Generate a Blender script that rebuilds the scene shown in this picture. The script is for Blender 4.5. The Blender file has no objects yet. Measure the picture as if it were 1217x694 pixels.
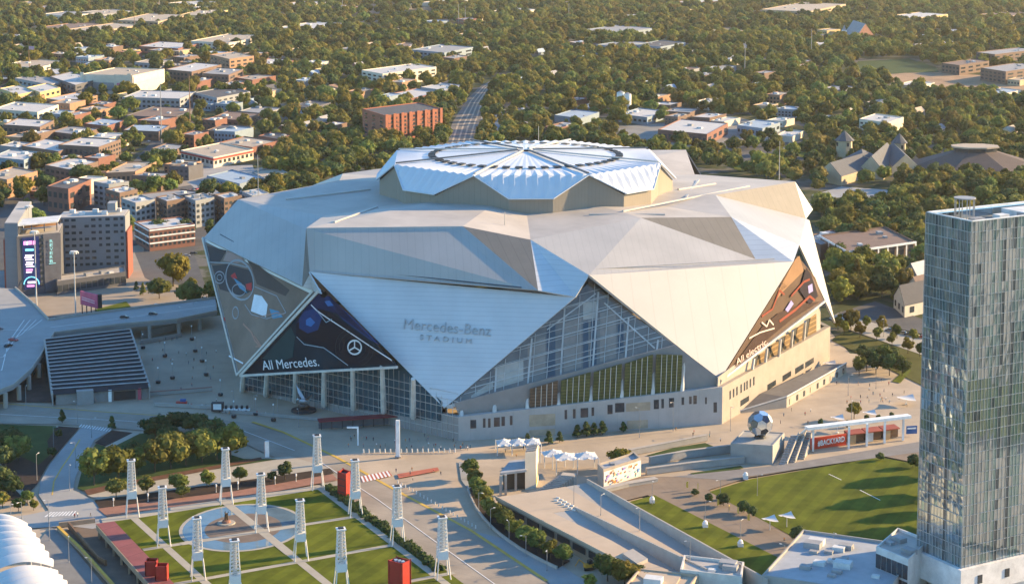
import bpy, math, random
import numpy as np
from mathutils import Vector, Matrix
random.seed(7)
R = math.radians
scene = bpy.context.scene
COL = scene.collection
# ------------------------------------------------------------------ camera calibration
FPX, CAMH, PITCH = 2200.0, 210.0, R(7)
PPY = -110 + FPX*math.tan(PITCH)
COSP, SINP = math.cos(PITCH), math.sin(PITCH)
CAM = Vector((0, 0, CAMH))
def ray(px, py):
    u = (px-608.5)/FPX; v = (py-PPY)/FPX
    return Vector((u, COSP - v*SINP, -SINP - v*COSP))
def P(px, py, z=0.0):                 # the point of the photograph at height z
    d = ray(px, py); t = (z-CAMH)/d.z
    return CAM + d*t
def PH(base, py):                     # height of a point straight above base seen at row py
    d = ray(608.5, py); return CAMH + d.z*base.y/d.y
def plane3(a, b, c):
    n = (b-a).cross(c-a).normalized()
    if n.dot(a-CAM) > 0: n = -n
    return a, n
def on(px, py, pl):
    d = ray(px, py); a, n = pl
    return CAM + d*((a-CAM).dot(n)/d.dot(n))
def pxs(p):                           # pixels per metre at a world point
    return FPX/(p.y*COSP + (CAMH-p.z)*SINP)
def proj(p):
    q = p-CAM
    depth = q.y*COSP - q.z*SINP
    return (608.5+FPX*q.x/depth, PPY+FPX*(-q.y*SINP - q.z*COSP)/depth)
# ------------------------------------------------------------------ materials
MATS = {}
def mat(name, c, rough=.8, metal=0., var=.18, scale=.25, c2=None, spec=.3, emit=None, rnd=0., stripe=None, bump=0., detail=4):
    if name in MATS: return MATS[name]
    m = bpy.data.materials.new(name); m.use_nodes = True; MATS[name] = m
    nt = m.node_tree; N = nt.nodes; L = nt.links; b = N['Principled BSDF']
    b.inputs['Roughness'].default_value = rough; b.inputs['Metallic'].default_value = metal
    b.inputs['Specular IOR Level'].default_value = spec
    c = tuple(c)
    lo = tuple(x*(1-var) for x in c); hi = tuple(min(1, x*(1+var)) for x in (c2 or c))
    geo = N.new('ShaderNodeNewGeometry')
    no = N.new('ShaderNodeTexNoise'); no.inputs['Scale'].default_value = scale; no.inputs['Detail'].default_value = detail
    no.inputs['Roughness'].default_value = .65
    L.new(geo.outputs['Position'], no.inputs['Vector'])
    mp = N.new('ShaderNodeMapRange'); mp.inputs[1].default_value = .3; mp.inputs[2].default_value = .7
    L.new(no.outputs['Fac'], mp.inputs[0])
    mx = N.new('ShaderNodeMix'); mx.data_type = 'RGBA'
    mx.inputs[6].default_value = (*lo, 1); mx.inputs[7].default_value = (*hi, 1)
    L.new(mp.outputs[0], mx.inputs[0]); out = mx.outputs[2]
    if stripe:                         # (axis, period, darken, width)
        ax, per, dk, wd = stripe
        sx = N.new('ShaderNodeSeparateXYZ'); L.new(geo.outputs['Position'], sx.inputs[0])
        if isinstance(ax, str): src = sx.outputs[ax]
        else:
            dt = N.new('ShaderNodeVectorMath'); dt.operation = 'DOT_PRODUCT'; dt.inputs[1].default_value = ax
            L.new(geo.outputs['Position'], dt.inputs[0]); src = dt.outputs['Value']
        a = N.new('ShaderNodeMath'); a.operation = 'DIVIDE'; a.inputs[1].default_value = per; L.new(src, a.inputs[0])
        f = N.new('ShaderNodeMath'); f.operation = 'FRACT'; L.new(a.outputs[0], f.inputs[0])
        g = N.new('ShaderNodeMath'); g.operation = 'LESS_THAN'; g.inputs[1].default_value = wd; L.new(f.outputs[0], g.inputs[0])
        m2 = N.new('ShaderNodeMix'); m2.data_type = 'RGBA'; m2.blend_type = 'MULTIPLY'
        L.new(g.outputs[0], m2.inputs[0]); L.new(out, m2.inputs[6]); m2.inputs[7].default_value = (dk, dk, dk, 1); out = m2.outputs[2]
    if rnd:
        oi = N.new('ShaderNodeObjectInfo'); hs = N.new('ShaderNodeHueSaturation')
        r1 = N.new('ShaderNodeMapRange'); r1.inputs[3].default_value = 1-rnd; r1.inputs[4].default_value = 1+rnd
        L.new(oi.outputs['Random'], r1.inputs[0]); L.new(r1.outputs[0], hs.inputs['Value'])
        r2 = N.new('ShaderNodeMapRange'); r2.inputs[3].default_value = .5+rnd*.06; r2.inputs[4].default_value = .5-rnd*.09
        ml = N.new('ShaderNodeMath'); ml.operation = 'MULTIPLY'; ml.inputs[1].default_value = 7.31
        fr = N.new('ShaderNodeMath'); fr.operation = 'FRACT'; L.new(oi.outputs['Random'], ml.inputs[0]); L.new(ml.outputs[0], fr.inputs[0])
        L.new(fr.outputs[0], r2.inputs[0]); L.new(r2.outputs[0], hs.inputs['Hue'])
        L.new(out, hs.inputs['Color']); out = hs.outputs['Color']
    L.new(out, b.inputs['Base Color'])
    if bump:
        bm = N.new('ShaderNodeBump'); bm.inputs['Strength'].default_value = bump; bm.inputs['Distance'].default_value = .5
        L.new(no.outputs['Fac'], bm.inputs['Height']); L.new(bm.outputs[0], b.inputs['Normal'])
    if emit:
        b.inputs['Emission Color'].default_value = (*c, 1); b.inputs['Emission Strength'].default_value = emit
    return m
# ------------------------------------------------------------------ mesh builder
class MB:
    def __init__(s): s.v = []; s.f = []
    def add(s, vs, fs):
        k = len(s.v); s.v += [Vector(p) for p in vs]; s.f += [tuple(i+k for i in f) for f in fs]; return s
    def poly(s, pts): return s.add(pts, [tuple(range(len(pts)))])
    def prism(s, pts, z0, z1):        # pts: ground outline
        n = len(pts)
        ar = sum(pts[i][0]*pts[(i+1) % n][1]-pts[(i+1) % n][0]*pts[i][1] for i in range(n))
        if ar < 0: pts = pts[::-1]
        vs = [(p[0], p[1], z0) for p in pts]+[(p[0], p[1], z1) for p in pts]
        fs = [tuple(range(n-1, -1, -1)), tuple(range(n, 2*n))]+[(i, (i+1) % n, n+(i+1) % n, n+i) for i in range(n)]
        return s.add(vs, fs)
    def box(s, c, size, rz=0.):
        c = Vector(c); hx, hy, hz = size[0]/2, size[1]/2, size[2]/2
        m = Matrix.Rotation(rz, 3, 'Z')
        vs = [c + m @ Vector((x*hx, y*hy, z*hz)) for z in (-1, 1) for y in (-1, 1) for x in (-1, 1)]
        return s.add(vs, [(0, 2, 3, 1), (4, 5, 7, 6), (0, 1, 5, 4), (2, 6, 7, 3), (0, 4, 6, 2), (1, 3, 7, 5)])
    def obox(s, o, a, b, c):          # parallelepiped from a corner and three edge vectors
        o, a, b, c = map(Vector, (o, a, b, c))
        if a.cross(b).dot(c) < 0: a, b = b, a
        vs = [o, o+a, o+a+b, o+b, o+c, o+a+c, o+a+b+c, o+b+c]
        return s.add(vs, [(3, 2, 1, 0), (4, 5, 6, 7), (0, 1, 5, 4), (1, 2, 6, 5), (2, 3, 7, 6), (3, 0, 4, 7)])
    def tube(s, p0, p1, r0, r1=None, n=6):
        p0, p1 = Vector(p0), Vector(p1); r1 = r0 if r1 is None else r1
        d = (p1-p0).normalized(); a = d.orthogonal().normalized(); b = d.cross(a)
        vs = []
        for p, r in ((p0, r0), (p1, r1)):
            vs += [p + (a*math.cos(2*math.pi*i/n)+b*math.sin(2*math.pi*i/n))*r for i in range(n)]
        return s.add(vs, [(i, (i+1) % n, n+(i+1) % n, n+i) for i in range(n)]+[tuple(range(n-1, -1, -1)), tuple(range(n, 2*n))])
    def slab(s, pts, th, n=None):     # a polygon in space with thickness, outer face towards the camera or up
        pts = [Vector(p) for p in pts]
        if n is None:
            n = Vector((0, 0, 0))
            for i in range(len(pts)): n += pts[i].cross(pts[(i+1) % len(pts)])
            n.normalize()
            if n.z < -.02: n = -n; pts = pts[::-1]
        k = len(pts)
        vs = pts+[p-n*th for p in pts]
        return s.add(vs, [tuple(range(k)), tuple(range(2*k-1, k-1, -1))]+[(i, k+i, k+(i+1) % k, (i+1) % k) for i in range(k)])
    def sphere(s, c, r, nu=8, nv=5, sq=(1, 1, 1)):
        c = Vector(c); vs = [c+Vector((0, 0, r*sq[2]))]
        for j in range(1, nv):
            t = math.pi*j/nv
            for i in range(nu):
                a = 2*math.pi*i/nu
                vs.append(c+Vector((r*sq[0]*math.sin(t)*math.cos(a), r*sq[1]*math.sin(t)*math.sin(a), r*sq[2]*math.cos(t))))
        vs.append(c-Vector((0, 0, r*sq[2]))); e = len(vs)-1
        fs = [(0, 1+i, 1+(i+1) % nu) for i in range(nu)]
        for j in range(nv-2):
            o = 1+j*nu
            fs += [(o+i, o+nu+i, o+nu+(i+1) % nu, o+(i+1) % nu) for i in range(nu)]
        o = 1+(nv-2)*nu
        fs += [(o+i, e, o+(i+1) % nu) for i in range(nu)]
        return s.add(vs, fs)
    def strip(s, pts, w, h=.1, up=Vector((0, 0, 1))):      # a bar along a polyline in space
        for a, b in zip(pts, pts[1:]):
            a, b = Vector(a), Vector(b); d = b-a
            if d.length < 1e-4: continue
            sd = d.cross(up).normalized()*w
            s.obox(a-sd/2, d, sd, up*h)
        return s
    def mesh(s, name, off=Vector((0, 0, 0)), smooth=False):
        me = bpy.data.meshes.new(name)
        me.from_pydata([tuple(p-off) for p in s.v], [], s.f); me.update()
        if smooth: me.polygons.foreach_set('use_smooth', [True]*len(me.polygons))
        return me
    def build(s, name, m, parent=None, smooth=False):
        if not s.v: return None
        off = root_loc(parent) if parent else Vector((0, 0, 0))
        me = s.mesh(name, off, smooth); me.materials.append(m)
        o = bpy.data.objects.new(name, me); COL.objects.link(o)
        if parent: o.parent = parent
        return o
def root_loc(o):
    v = Vector((0, 0, 0))
    while o: v += o.location; o = o.parent
    return v
USED = {}
def tag(o, label=None, cat=None, group=None, kind=None):
    if label:
        o['label'] = label; USED[label] = USED.get(label, 0)+1
    if cat: o['category'] = cat
    if group: o['group'] = group
    if kind: o['kind'] = kind
    return o
def thing(name, label, cat, loc=(0, 0, 0), group=None):
    o = bpy.data.objects.new(name, None); COL.objects.link(o); o.location = loc; o.empty_display_size = .5
    return tag(o, label, cat, group)
def dup(root, loc, rz=0, label=None, scale=None, name=None, mats=None):
    r = root.copy(); COL.objects.link(r); r.location = loc; r.rotation_euler = (0, 0, rz)
    if scale: r.scale = (scale,)*3 if not hasattr(scale, '__len__') else scale
    if label: tag(r, label)
    for ch in root.children:
        c = ch.copy(); COL.objects.link(c); c.parent = r
        for g in ch.children:
            d = g.copy(); COL.objects.link(d); d.parent = c
    return r
LAYER = [0.0]
def sheet(name, pts, m, z, kind='structure', label=None, cat=None):
    mb = MB(); mb.poly([P(x, y, z) if len(q) == 2 else Vector(q) for q in pts for x, y in [q[:2]]])
    o = mb.build(name, m); fixup(o)
    if kind: o['kind'] = kind
    return tag(o, label, cat)
def fixup(o):                          # upward normals
    me = o.data
    if me.polygons and me.polygons[0].normal.z < 0: me.flip_normals()
def text_mesh(s, extrude=.05, font_w=1.0):
    cu = bpy.data.curves.new('t', 'FONT'); cu.body = s; cu.extrude = extrude; cu.resolution_u = 3
    if font_w: cu.offset = font_w
    ob = bpy.data.objects.new('t', cu); COL.objects.link(ob)
    dg = bpy.context.evaluated_depsgraph_get(); dg.update()
    me = bpy.data.meshes.new_from_object(ob.evaluated_get(dg))
    bpy.data.objects.remove(ob); bpy.data.curves.remove(cu)
    return me
def text_on(s, pl, p_left, p_right, height_m, name, m, parent, thick=.25, lift=.25, off=0., stack=False):
    """letters on a plane, baseline from pixel p_left to pixel p_right"""
    a, b = on(*p_left, pl), on(*p_right, pl); n = pl[1]
    me = text_mesh(s, 1.0, off)
    co = np.empty(len(me.vertices)*3); me.vertices.foreach_get('co', co); co = co.reshape(-1, 3)
    x0, x1 = co[:, 0].min(), co[:, 0].max(); ymax = .69
    X = (b-a); ex = X/(x1-x0); dx = X.normalized(); ey = n.cross(dx)
    if ey.z < 0: ey = -ey
    off_ = root_loc(parent)
    new = [tuple(a + ex*(c[0]-x0) + ey*(c[1]/ymax*height_m) + n*(lift+thick*(c[2]*.5)) - off_) for c in co]
    me.vertices.foreach_set('co', np.array(new).ravel()); me.update()
    me.materials.clear(); me.materials.append(m)
    o = bpy.data.objects.new(name, me); COL.objects.link(o); o.parent = parent
    return o
# ------------------------------------------------------------------ camera, world, sun
cd = bpy.data.cameras.new('camera'); cam = bpy.data.objects.new('camera', cd); COL.objects.link(cam)
cam.location = CAM; cam.rotation_euler = (R(90)-PITCH, 0, 0)
cd.sensor_width = 36; cd.lens = 36*FPX/1217; cd.shift_y = -(347-PPY)/1217; cd.clip_start = 1; cd.clip_end = 30000
scene.camera = cam
SUN_AZ, SUN_EL = R(20), R(16.5)         # azimuth measured from +X towards +Y
sv = Vector((math.cos(SUN_AZ)*math.cos(SUN_EL), math.sin(SUN_AZ)*math.cos(SUN_EL), math.sin(SUN_EL)))
w = bpy.data.worlds.new('World'); scene.world = w; w.use_nodes = True
sky = w.node_tree.nodes.new('ShaderNodeTexSky'); sky.sky_type = 'NISHITA'; sky.sun_disc = False
sky.sun_elevation = SUN_EL; sky.sun_rotation = R(90)-SUN_AZ; sky.air_density = 1.3; sky.dust_density = .3; sky.ozone_density = 5.0
bg = w.node_tree.nodes['Background']; bg.inputs[1].default_value = .125
tint = w.node_tree.nodes.new('ShaderNodeMix'); tint.data_type = 'RGBA'; tint.blend_type = 'MULTIPLY'; tint.inputs[0].default_value = 1; tint.inputs[7].default_value = (.82, 1.0, 1.08, 1)
w.node_tree.links.new(sky.outputs[0], tint.inputs[6]); w.node_tree.links.new(tint.outputs[2], bg.inputs[0])
sl = bpy.data.lights.new('sun', 'SUN'); sl.energy = 5; sl.angle = R(.5); sl.color = (1, .69, .34)
so = bpy.data.objects.new('sun', sl); COL.objects.link(so); so.rotation_euler = sv.to_track_quat('Z', 'Y').to_euler()
so.location = (0, 0, 500)
vs = scene.view_settings; vs.view_transform = 'Standard'; vs.look = 'None'; vs.gamma = 1; vs.exposure = 1.5; vs.use_curve_mapping = False
scene.cycles.max_bounces = 5; scene.cycles.diffuse_bounces = 3; scene.cycles.glossy_bounces = 3; scene.cycles.use_denoising = True
# ================================================================== trees, people, cars, lamps
LM = []                                # landmarks for describing where a thing stands: (px, py, short name)
def where(px, py, n=2):
    best = sorted(LM, key=lambda l: ((l[0]-px)**2+((l[1]-py)*1.6)**2))[:n]
    out = []
    for x, y, s in best:
        dx, dy = px-x, (py-y)*1.6
        if abs(dx) > abs(dy)*1.3: r = 'left of' if dx < 0 else 'right of'
        else: r = 'behind' if dy < 0 else 'in front of'
        out.append(f'{r} {s}')
    return ' and '.join(out)
def placed(pre, px, py):
    s = pre+' '+where(px, py, 2)
    if len(s.split()) > 16: s = pre+' '+where(px, py, 1)
    for k in range(1, 4):
        if s not in USED: return s
        q = pre+' '+where(px, py, 8).split(' and ')[k]
        if q not in USED and len(q.split()) <= 16: return q
    return s
def crown_mesh(name, seed, h, r, z0, ncl, nleaf, leaf, kind='round'):
    g = np.random.default_rng(seed)
    cz = (h+z0)/2; hz = (h-z0)/2
    cl = []
    for i in range(ncl):
        d = g.normal(size=3); d /= np.linalg.norm(d)
        rad = g.uniform(.35, .80)
        c = d*rad*np.array([r, r, hz])
        if kind == 'cone':
            t = g.uniform(0, 1); a = g.uniform(0, 6.28); rr = r*(1-t)*.7
            c = np.array([rr*math.cos(a), rr*math.sin(a), -hz+2*hz*t*.93])
            rc = r*(.22+.30*(1-t))
        elif kind == 'column':
            c = np.array([g.uniform(-.4, .4)*r, g.uniform(-.4, .4)*r, g.uniform(-.85, .85)*hz]); rc = r*.6
        else:
            if c[2] < 0: c[2] *= .8
            rc = r*g.uniform(.30, .48)
        cl.append((c+np.array([0, 0, cz]), rc))
    V, Fc = [], []; k = 0
    mb = MB()
    for c, rc in cl: mb.sphere(Vector(c), rc*.80, 6, 4, (1, 1, .9))
    V.append(np.array([tuple(v) for v in mb.v])); faces = list(mb.f); k = len(mb.v)
    for c, rc in cl:
        d = g.normal(size=(nleaf, 3)); d[:, 2] += .25; d /= np.linalg.norm(d, axis=1)[:, None]
        p = c + d*rc*g.uniform(.78, 1.12, (nleaf, 1))*np.array([1, 1, .9])
        nrm = d + g.normal(size=(nleaf, 3))*.32; nrm /= np.linalg.norm(nrm, axis=1)[:, None]
        a = np.cross(nrm, g.normal(size=(nleaf, 3))); a /= np.linalg.norm(a, axis=1)[:, None]
        b = np.cross(nrm, a); s = leaf*g.uniform(.5, 1.25, (nleaf, 1))
        q = np.stack([p-a*s-b*s*.7, p+a*s-b*s*.7, p+a*s*.8+b*s*.7, p-a*s*.8+b*s*.7], 1).reshape(-1, 3)
        V.append(q); faces += [(k+4*i, k+4*i+1, k+4*i+2, k+4*i+3) for i in range(nleaf)]; k += 4*nleaf
    V = np.concatenate(V)
    me = bpy.data.meshes.new(name); me.from_pydata(V.tolist(), [], faces); me.update()
    return me
m_leaf = [mat('leaf_olive', (.15, .155, .032), .7, 0, .35, .35, c2=(.21, .20, .04), spec=.15, rnd=.45),
          mat('leaf_green', (.095, .135, .034), .7, 0, .35, .35, c2=(.15, .18, .042), spec=.15, rnd=.45),
          mat('leaf_dark', (.048, .086, .032), .7, 0, .35, .35, c2=(.085, .122, .04), spec=.15, rnd=.32),
          mat('leaf_yellow', (.17, .15, .026), .7, 0, .35, .35, c2=(.21, .18, .03), spec=.15, rnd=.2)]
for m_ in m_leaf:
    nt_ = m_.node_tree; pb = nt_.nodes['Principled BSDF']; tr_ = nt_.nodes.new('ShaderNodeBsdfTranslucent'); ms_ = nt_.nodes.new('ShaderNodeMixShader'); ms_.inputs[0].default_value = .36
    nt_.links.new(pb.inputs['Base Color'].links[0].from_socket, tr_.inputs[0]); nt_.links.new(pb.outputs[0], ms_.inputs[1]); nt_.links.new(tr_.outputs[0], ms_.inputs[2])
    nt_.links.new(ms_.outputs[0], nt_.nodes['Material Output'].inputs['Surface'])
m_bark = mat('bark', (.09, .07, .05), .9, 0, .3, 1.5)
def trunk_mesh(h, r, branches=3, seed=0):
    g = random.Random(seed); mb = MB()
    mb.tube((0, 0, -.1), (0.05, 0, h*.55), r, r*.65, 7)
    for i in range(branches):
        a = i*2.1+g.random(); mb.tube((0.04, 0, h*.45), (math.cos(a)*h*.3, math.sin(a)*h*.3, h*(.9+.2*g.random())), r*.5, r*.2, 5)
    return mb.mesh('trunk')
CROWN = {}
def crown(kind, ci):
    """crown + trunk meshes of a ten metre tree"""
    key = (kind, ci)
    if key not in CROWN:
        spec = {'a': (1, 10, 4.4, 2.0, 26, 42, .42, 'round'), 'b': (2, 10, 5.2, 1.6, 30, 42, .46, 'round'), 'c': (3, 10, 3.6, 1.4, 20, 42, .42, 'round'),
                'd': (4, 10, 4.9, 1.2, 34, 38, .44, 'round'), 'cone': (5, 10, 2.6, .8, 26, 36, .34, 'cone'), 'col': (6, 10, 2.2, 1.2, 14, 46, .38, 'column'), 'bush': (7, 10, 7.5, -1.5, 26, 46, .8, 'round'),
                'street': (8, 10, 4.1, 2.2, 26, 40, .44, 'round')}[kind]
        me = crown_mesh('crown', spec[0]*13+ci, *spec[1:]); me.materials.append(m_leaf[ci])
        tk = trunk_mesh(5.2 if kind != 'cone' else 3, .26, 3, spec[0]); tk.materials.append(m_bark)
        CROWN[key] = (me, tk)
    return CROWN[key]
TREES = [0]
def tree(pos, h, kind='a', ci=0, label=None, group=None, wide=1.0, name='tree', cat='tree', rz=None):
    me, tk = crown(kind, ci)
    t = thing(name, label, cat, pos, group)
    s = h/10; t.scale = (s*wide, s*wide, s); t.rotation_euler = (0, 0, random.uniform(0, 6.28) if rz is None else rz)
    for n, m in (('crown', me), ('trunk', tk)):
        o = bpy.data.objects.new(n, m); COL.objects.link(o); o.parent = t
    TREES[0] += 1
    return t
# ---- people: one skinned surface, coloured by height
def person_mesh(shirt, trousers, pose):
    pts = [(0, 0, .95), (0, 0, 1.22), (0, 0, 1.42), (0, .0, 1.52), (0, .02, 1.66)]
    rad = [.155, .15, .15, .06, .105]
    e = [(0, 1), (1, 2), (2, 3), (3, 4)]
    def chain(start, ps, rs):
        k = start
        for p, r in zip(ps, rs):
            pts.append(p); rad.append(r); e.append((k, len(pts)-1)); k = len(pts)-1
    st_ = .22 if pose else .04
    chain(2, [(.19, 0, 1.40), (.25, -.03-st_*.4, 1.12), (.25, .06-st_*.6, .86)], [.065, .05, .04])
    chain(2, [(-.19, 0, 1.40), (-.25, -.03+st_*.3, 1.12), (-.25, .06+st_*.8, .86)], [.065, .05, .04])
    chain(0, [(.10, 0, .86), (.11, st_*.9, .48), (.12, st_*1.0, .07), (.12, st_+.15, .04)], [.10, .075, .05, .04])
    chain(0, [(-.10, 0, .86), (-.11, -st_*.5, .48), (-.12, -st_*1.3, .09), (-.12, -st_*1.1+.13, .05)], [.10, .075, .05, .04])
    me = bpy.data.meshes.new('p'); me.from_pydata(pts, e, []); ob = bpy.data.objects.new('p', me); COL.objects.link(ob)
    md = ob.modifiers.new('s', 'SKIN'); sk = me.skin_vertices[0].data
    for i, r in enumerate(rad): sk[i].radius = (r, r*(.75 if i < 3 else 1))
    sk[0].use_root = True
    md2 = ob.modifiers.new('u', 'SUBSURF'); md2.levels = 1; md2.render_levels = 1
    dg = bpy.context.evaluated_depsgraph_get(); dg.update()
    out = bpy.data.meshes.new_from_object(ob.evaluated_get(dg)); bpy.data.objects.remove(ob); bpy.data.meshes.remove(me)
    out.name = 'person'; out.materials.clear()
    for m in (mat('skin', (.42, .27, .19), .6), mat('cloth_'+shirt[0], shirt[1], .9), mat('cloth_'+trousers[0], trousers[1], .9), mat('hair_brown', (.04, .025, .018), .8), mat('shoe_dark', (.03, .03, .03), .7)): out.materials.append(m)
    for p in out.polygons:
        c = p.center
        if c.z > 1.66 or (c.z > 1.58 and c.y < -.02): i = 3
        elif c.z > 1.48: i = 0
        elif abs(c.x) > .2 and c.z < 1.1 and c.z > .6: i = 0
        elif c.z > .93: i = 1
        elif c.z > .09: i = 2
        else: i = 4
        p.material_index = i; p.use_smooth = True
    return out
SH = [('black', (.02, .02, .022)), ('white', (.7, .7, .68)), ('red', (.42, .04, .04)), ('navy', (.02, .03, .08)), ('grey', (.22, .22, .23)), ('teal', (.06, .22, .25)), ('orange', (.55, .22, .06))]
TR = [('black', (.02, .02, .022)), ('denim', (.06, .09, .16)), ('khaki', (.30, .24, .15))]
PM = {}
def person(px, py, i, where_txt, group, z=.3, doing=None):
    s, t, pz = SH[i % 7], TR[(i*5) % 3], i % 2
    k = (s[0], t[0], pz)
    if k not in PM: PM[k] = person_mesh(s, t, pz)
    o = bpy.data.objects.new('person', PM[k]); COL.objects.link(o); o.location = P(px, py, z); o.rotation_euler = (0, 0, i*2.399)
    tag(o, f"person in {s[0]} and {t[0]} {doing or ('walking' if pz else 'standing')} {where_txt}", 'person', group); return o
# ---- cars
m_tyre = mat('tyre', (.02, .02, .02), .9); m_rim = mat('wheel_rim', (.4, .4, .42), .4, .6); m_cglass = mat('car_glass', (.02, .025, .03), .08, spec=.8); m_lamp = mat('head_lamp', (.7, .7, .65), .2)
CARC = {'black': (.015, .015, .018), 'white': (.75, .75, .74), 'red': (.38, .025, .025), 'silver': (.38, .39, .4), 'grey': (.12, .125, .13), 'blue': (.03, .07, .2), 'tan': (.35, .28, .18)}
CARP = {}
def car_proto(cn, van=False):
    t = thing('parked_car', None, 'car'); b = mat('car_paint_'+cn, CARC[cn], .3, .1, .03, .5, spec=.6)
    L2, Wd = 2.3, .9
    prof = [(-L2, .35), (-L2, .8), (-L2+.1, .95), (-1.5, 1.0), (-1.0, 1.0), (1.0, .98), (1.9, .85), (L2, .72), (L2, .35)]
    if van: prof = [(-L2, .35), (-L2, 1.0), (-2.2, 1.05), (1.0, 1.05), (L2-.1, .95), (L2, .4)]
    mb = MB(); n = len(prof)
    vs_ = [(x, y, z) for y in (-Wd, Wd) for x, z in prof]
    mb.add(vs_, [tuple(range(n)), tuple(range(2*n-1, n-1, -1))]+[(i, n+i, n+(i+1) % n, (i+1) % n) for i in range(n)])
    top = 1.45 if not van else 1.9
    c0, c1, r0, r1 = (-2.0, 1.15, -1.35, .25) if not van else (-2.2, 1.5, -2.1, .7)
    zb = 1.0 if not van else 1.05
    mb.add([(r0, -.68, top), (r1, -.68, top), (r1, .68, top), (r0, .68, top), (r0-.02, -.70, top-.07), (r1+.04, -.70, top-.07), (r1+.04, .70, top-.07), (r0-.02, .70, top-.07)],
           [(0, 1, 2, 3), (0, 4, 5, 1), (1, 5, 6, 2), (2, 6, 7, 3), (3, 7, 4, 0)])
    mb.build('body', b, t)
    g2 = MB(); g2.add([(c0, -.84, zb-.02), (c1, -.84, zb-.02), (c1, .84, zb-.02), (c0, .84, zb-.02), (r0-.02, -.70, top-.07), (r1+.04, -.70, top-.07), (r1+.04, .70, top-.07), (r0-.02, .70, top-.07)],
           [(0, 1, 5, 4), (1, 2, 6, 5), (2, 3, 7, 6), (3, 0, 4, 7)])
    g2.build('window', m_cglass, t)
    for x in (-1.4, 1.4):
        for y in (-.82, .82):
            w_ = MB().tube((x, y-.1, .34), (x, y+.1, .34), .34, n=10).build('wheel', m_tyre, t)
            MB().tube((x, y-.115, .34), (x, y+.115, .34), .2, n=8).build('rim', m_rim, w_)
    for y in (-.6, .6): MB().box((L2, y, .68), (.06, .35, .16)).build('headlight', m_lamp, t)
    return t
def car(px, py, cn, rz, label, group=None, z=.3, van=False, name='parked_car', cat=None):
    k = (cn, van)
    if k not in CARP:
        o = CARP[k] = car_proto(cn, van); o.location = P(px, py, z); o.rotation_euler = (0, 0, rz)
    else: o = dup(CARP[k], P(px, py, z), rz)
    o.name = name
    if 'group' in o: del o['group']
    tag(o, label, cat or ('van' if van else 'car'), group); return o
# ---- lamps and small street things
m_pole = mat('grey_pole', (.30, .30, .30), .5, .3); m_wpole = mat('white_pole', (.62, .60, .56), .5)
LAMPP = {}
def lamp(px, py, h=8., label=None, group='lamp posts', z=.3, style='arm', rz=0., m=None):
    k = (style, round(h, 1))
    if k not in LAMPP:
        t = LAMPP[k] = thing('lamp_post', None, 'lamp post'); m = m or (m_wpole if style == 'bollard' else m_pole)
        MB().tube((0, 0, 0), (0, 0, h), .13, .08, 6).build('pole', m, t); MB().tube((0, 0, -.02), (0, 0, .5), .22, .2, 8).build('base', m, t)
        if style == 'arm':
            MB().tube((0, 0, h-.1), (1.4, 0, h+.1), .07, .06, 5).build('arm', m, t); MB().box((1.6, 0, h+.08), (.8, .35, .16)).build('lamp_head', m_wpole, t)
        else:
            MB().tube((0, 0, h-.9), (0, 0, h), .28, .30, 8).build('lamp_head', m_white, t)
        t.location = P(px, py, z); t.rotation_euler = (0, 0, rz)
    else: t = dup(LAMPP[k], P(px, py, z), rz)
    if 'group' in t: del t['group']
    return tag(t, label, None, group)
m_white = mat('white_paint', (.8, .8, .78), .5)
# ---- a box building on a rectangle given by three pixels: left corner, near corner, right corner
FP = []                                # footprints, to keep trees out
m_win = mat('window_glass', (.035, .045, .055), .12, 0, .3, .3, spec=.7)
UNIT = {}
def unit_box(m):
    if m.name not in UNIT:
        me = MB().box((0, 0, 0), (1, 1, 1)).mesh('window'); me.materials.append(m); UNIT[m.name] = me
    return UNIT[m.name]
def rect(L, N, Rr, z=0., dmin=6.):
    l, n, r = P(*L, z), P(*N, z), P(*Rr, z)
    a = l-n; u = a.normalized(); b = r-n
    if b.length < .5: b = Vector((-u.y, u.x, 0))
    c = b.normalized().dot(u)
    if abs(c) > .42: b = b-u*b.dot(u)*(1-.42/abs(c))      # keep corners reasonably square
    if b.length < dmin: b = b.normalized()*dmin
    return n, a, b
def outn(e, inw):                      # outward normal of the face along e
    q = Vector((e.y, -e.x, 0)).normalized()
    return q if q.dot(inw) < 0 else -q
def windows(th, n, u, v, h, ncol, nrow, z0=1.5, wf=.5, hf=.5, m=None, name='window', z1=None):
    """window panes, each a part, on the face from n along u; v points into the building"""
    me = unit_box(m or m_win); W_ = u.length; ud = u.normalized(); vd = -outn(u, v); rz = math.atan2(ud.y, ud.x)
    hh = (z1 or h-1) - z0; org = root_loc(th)
    for i in range(ncol):
        for j in range(nrow):
            c = n + u*((i+.5)/ncol) + Vector((0, 0, z0+hh*(j+.5)/nrow)) - vd*.02
            o = bpy.data.objects.new(name, me); COL.objects.link(o); o.parent = th; o.location = c-org
            o.rotation_euler = (0, 0, rz); o.scale = (W_/ncol*wf, .22, hh/nrow*hf)
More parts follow.
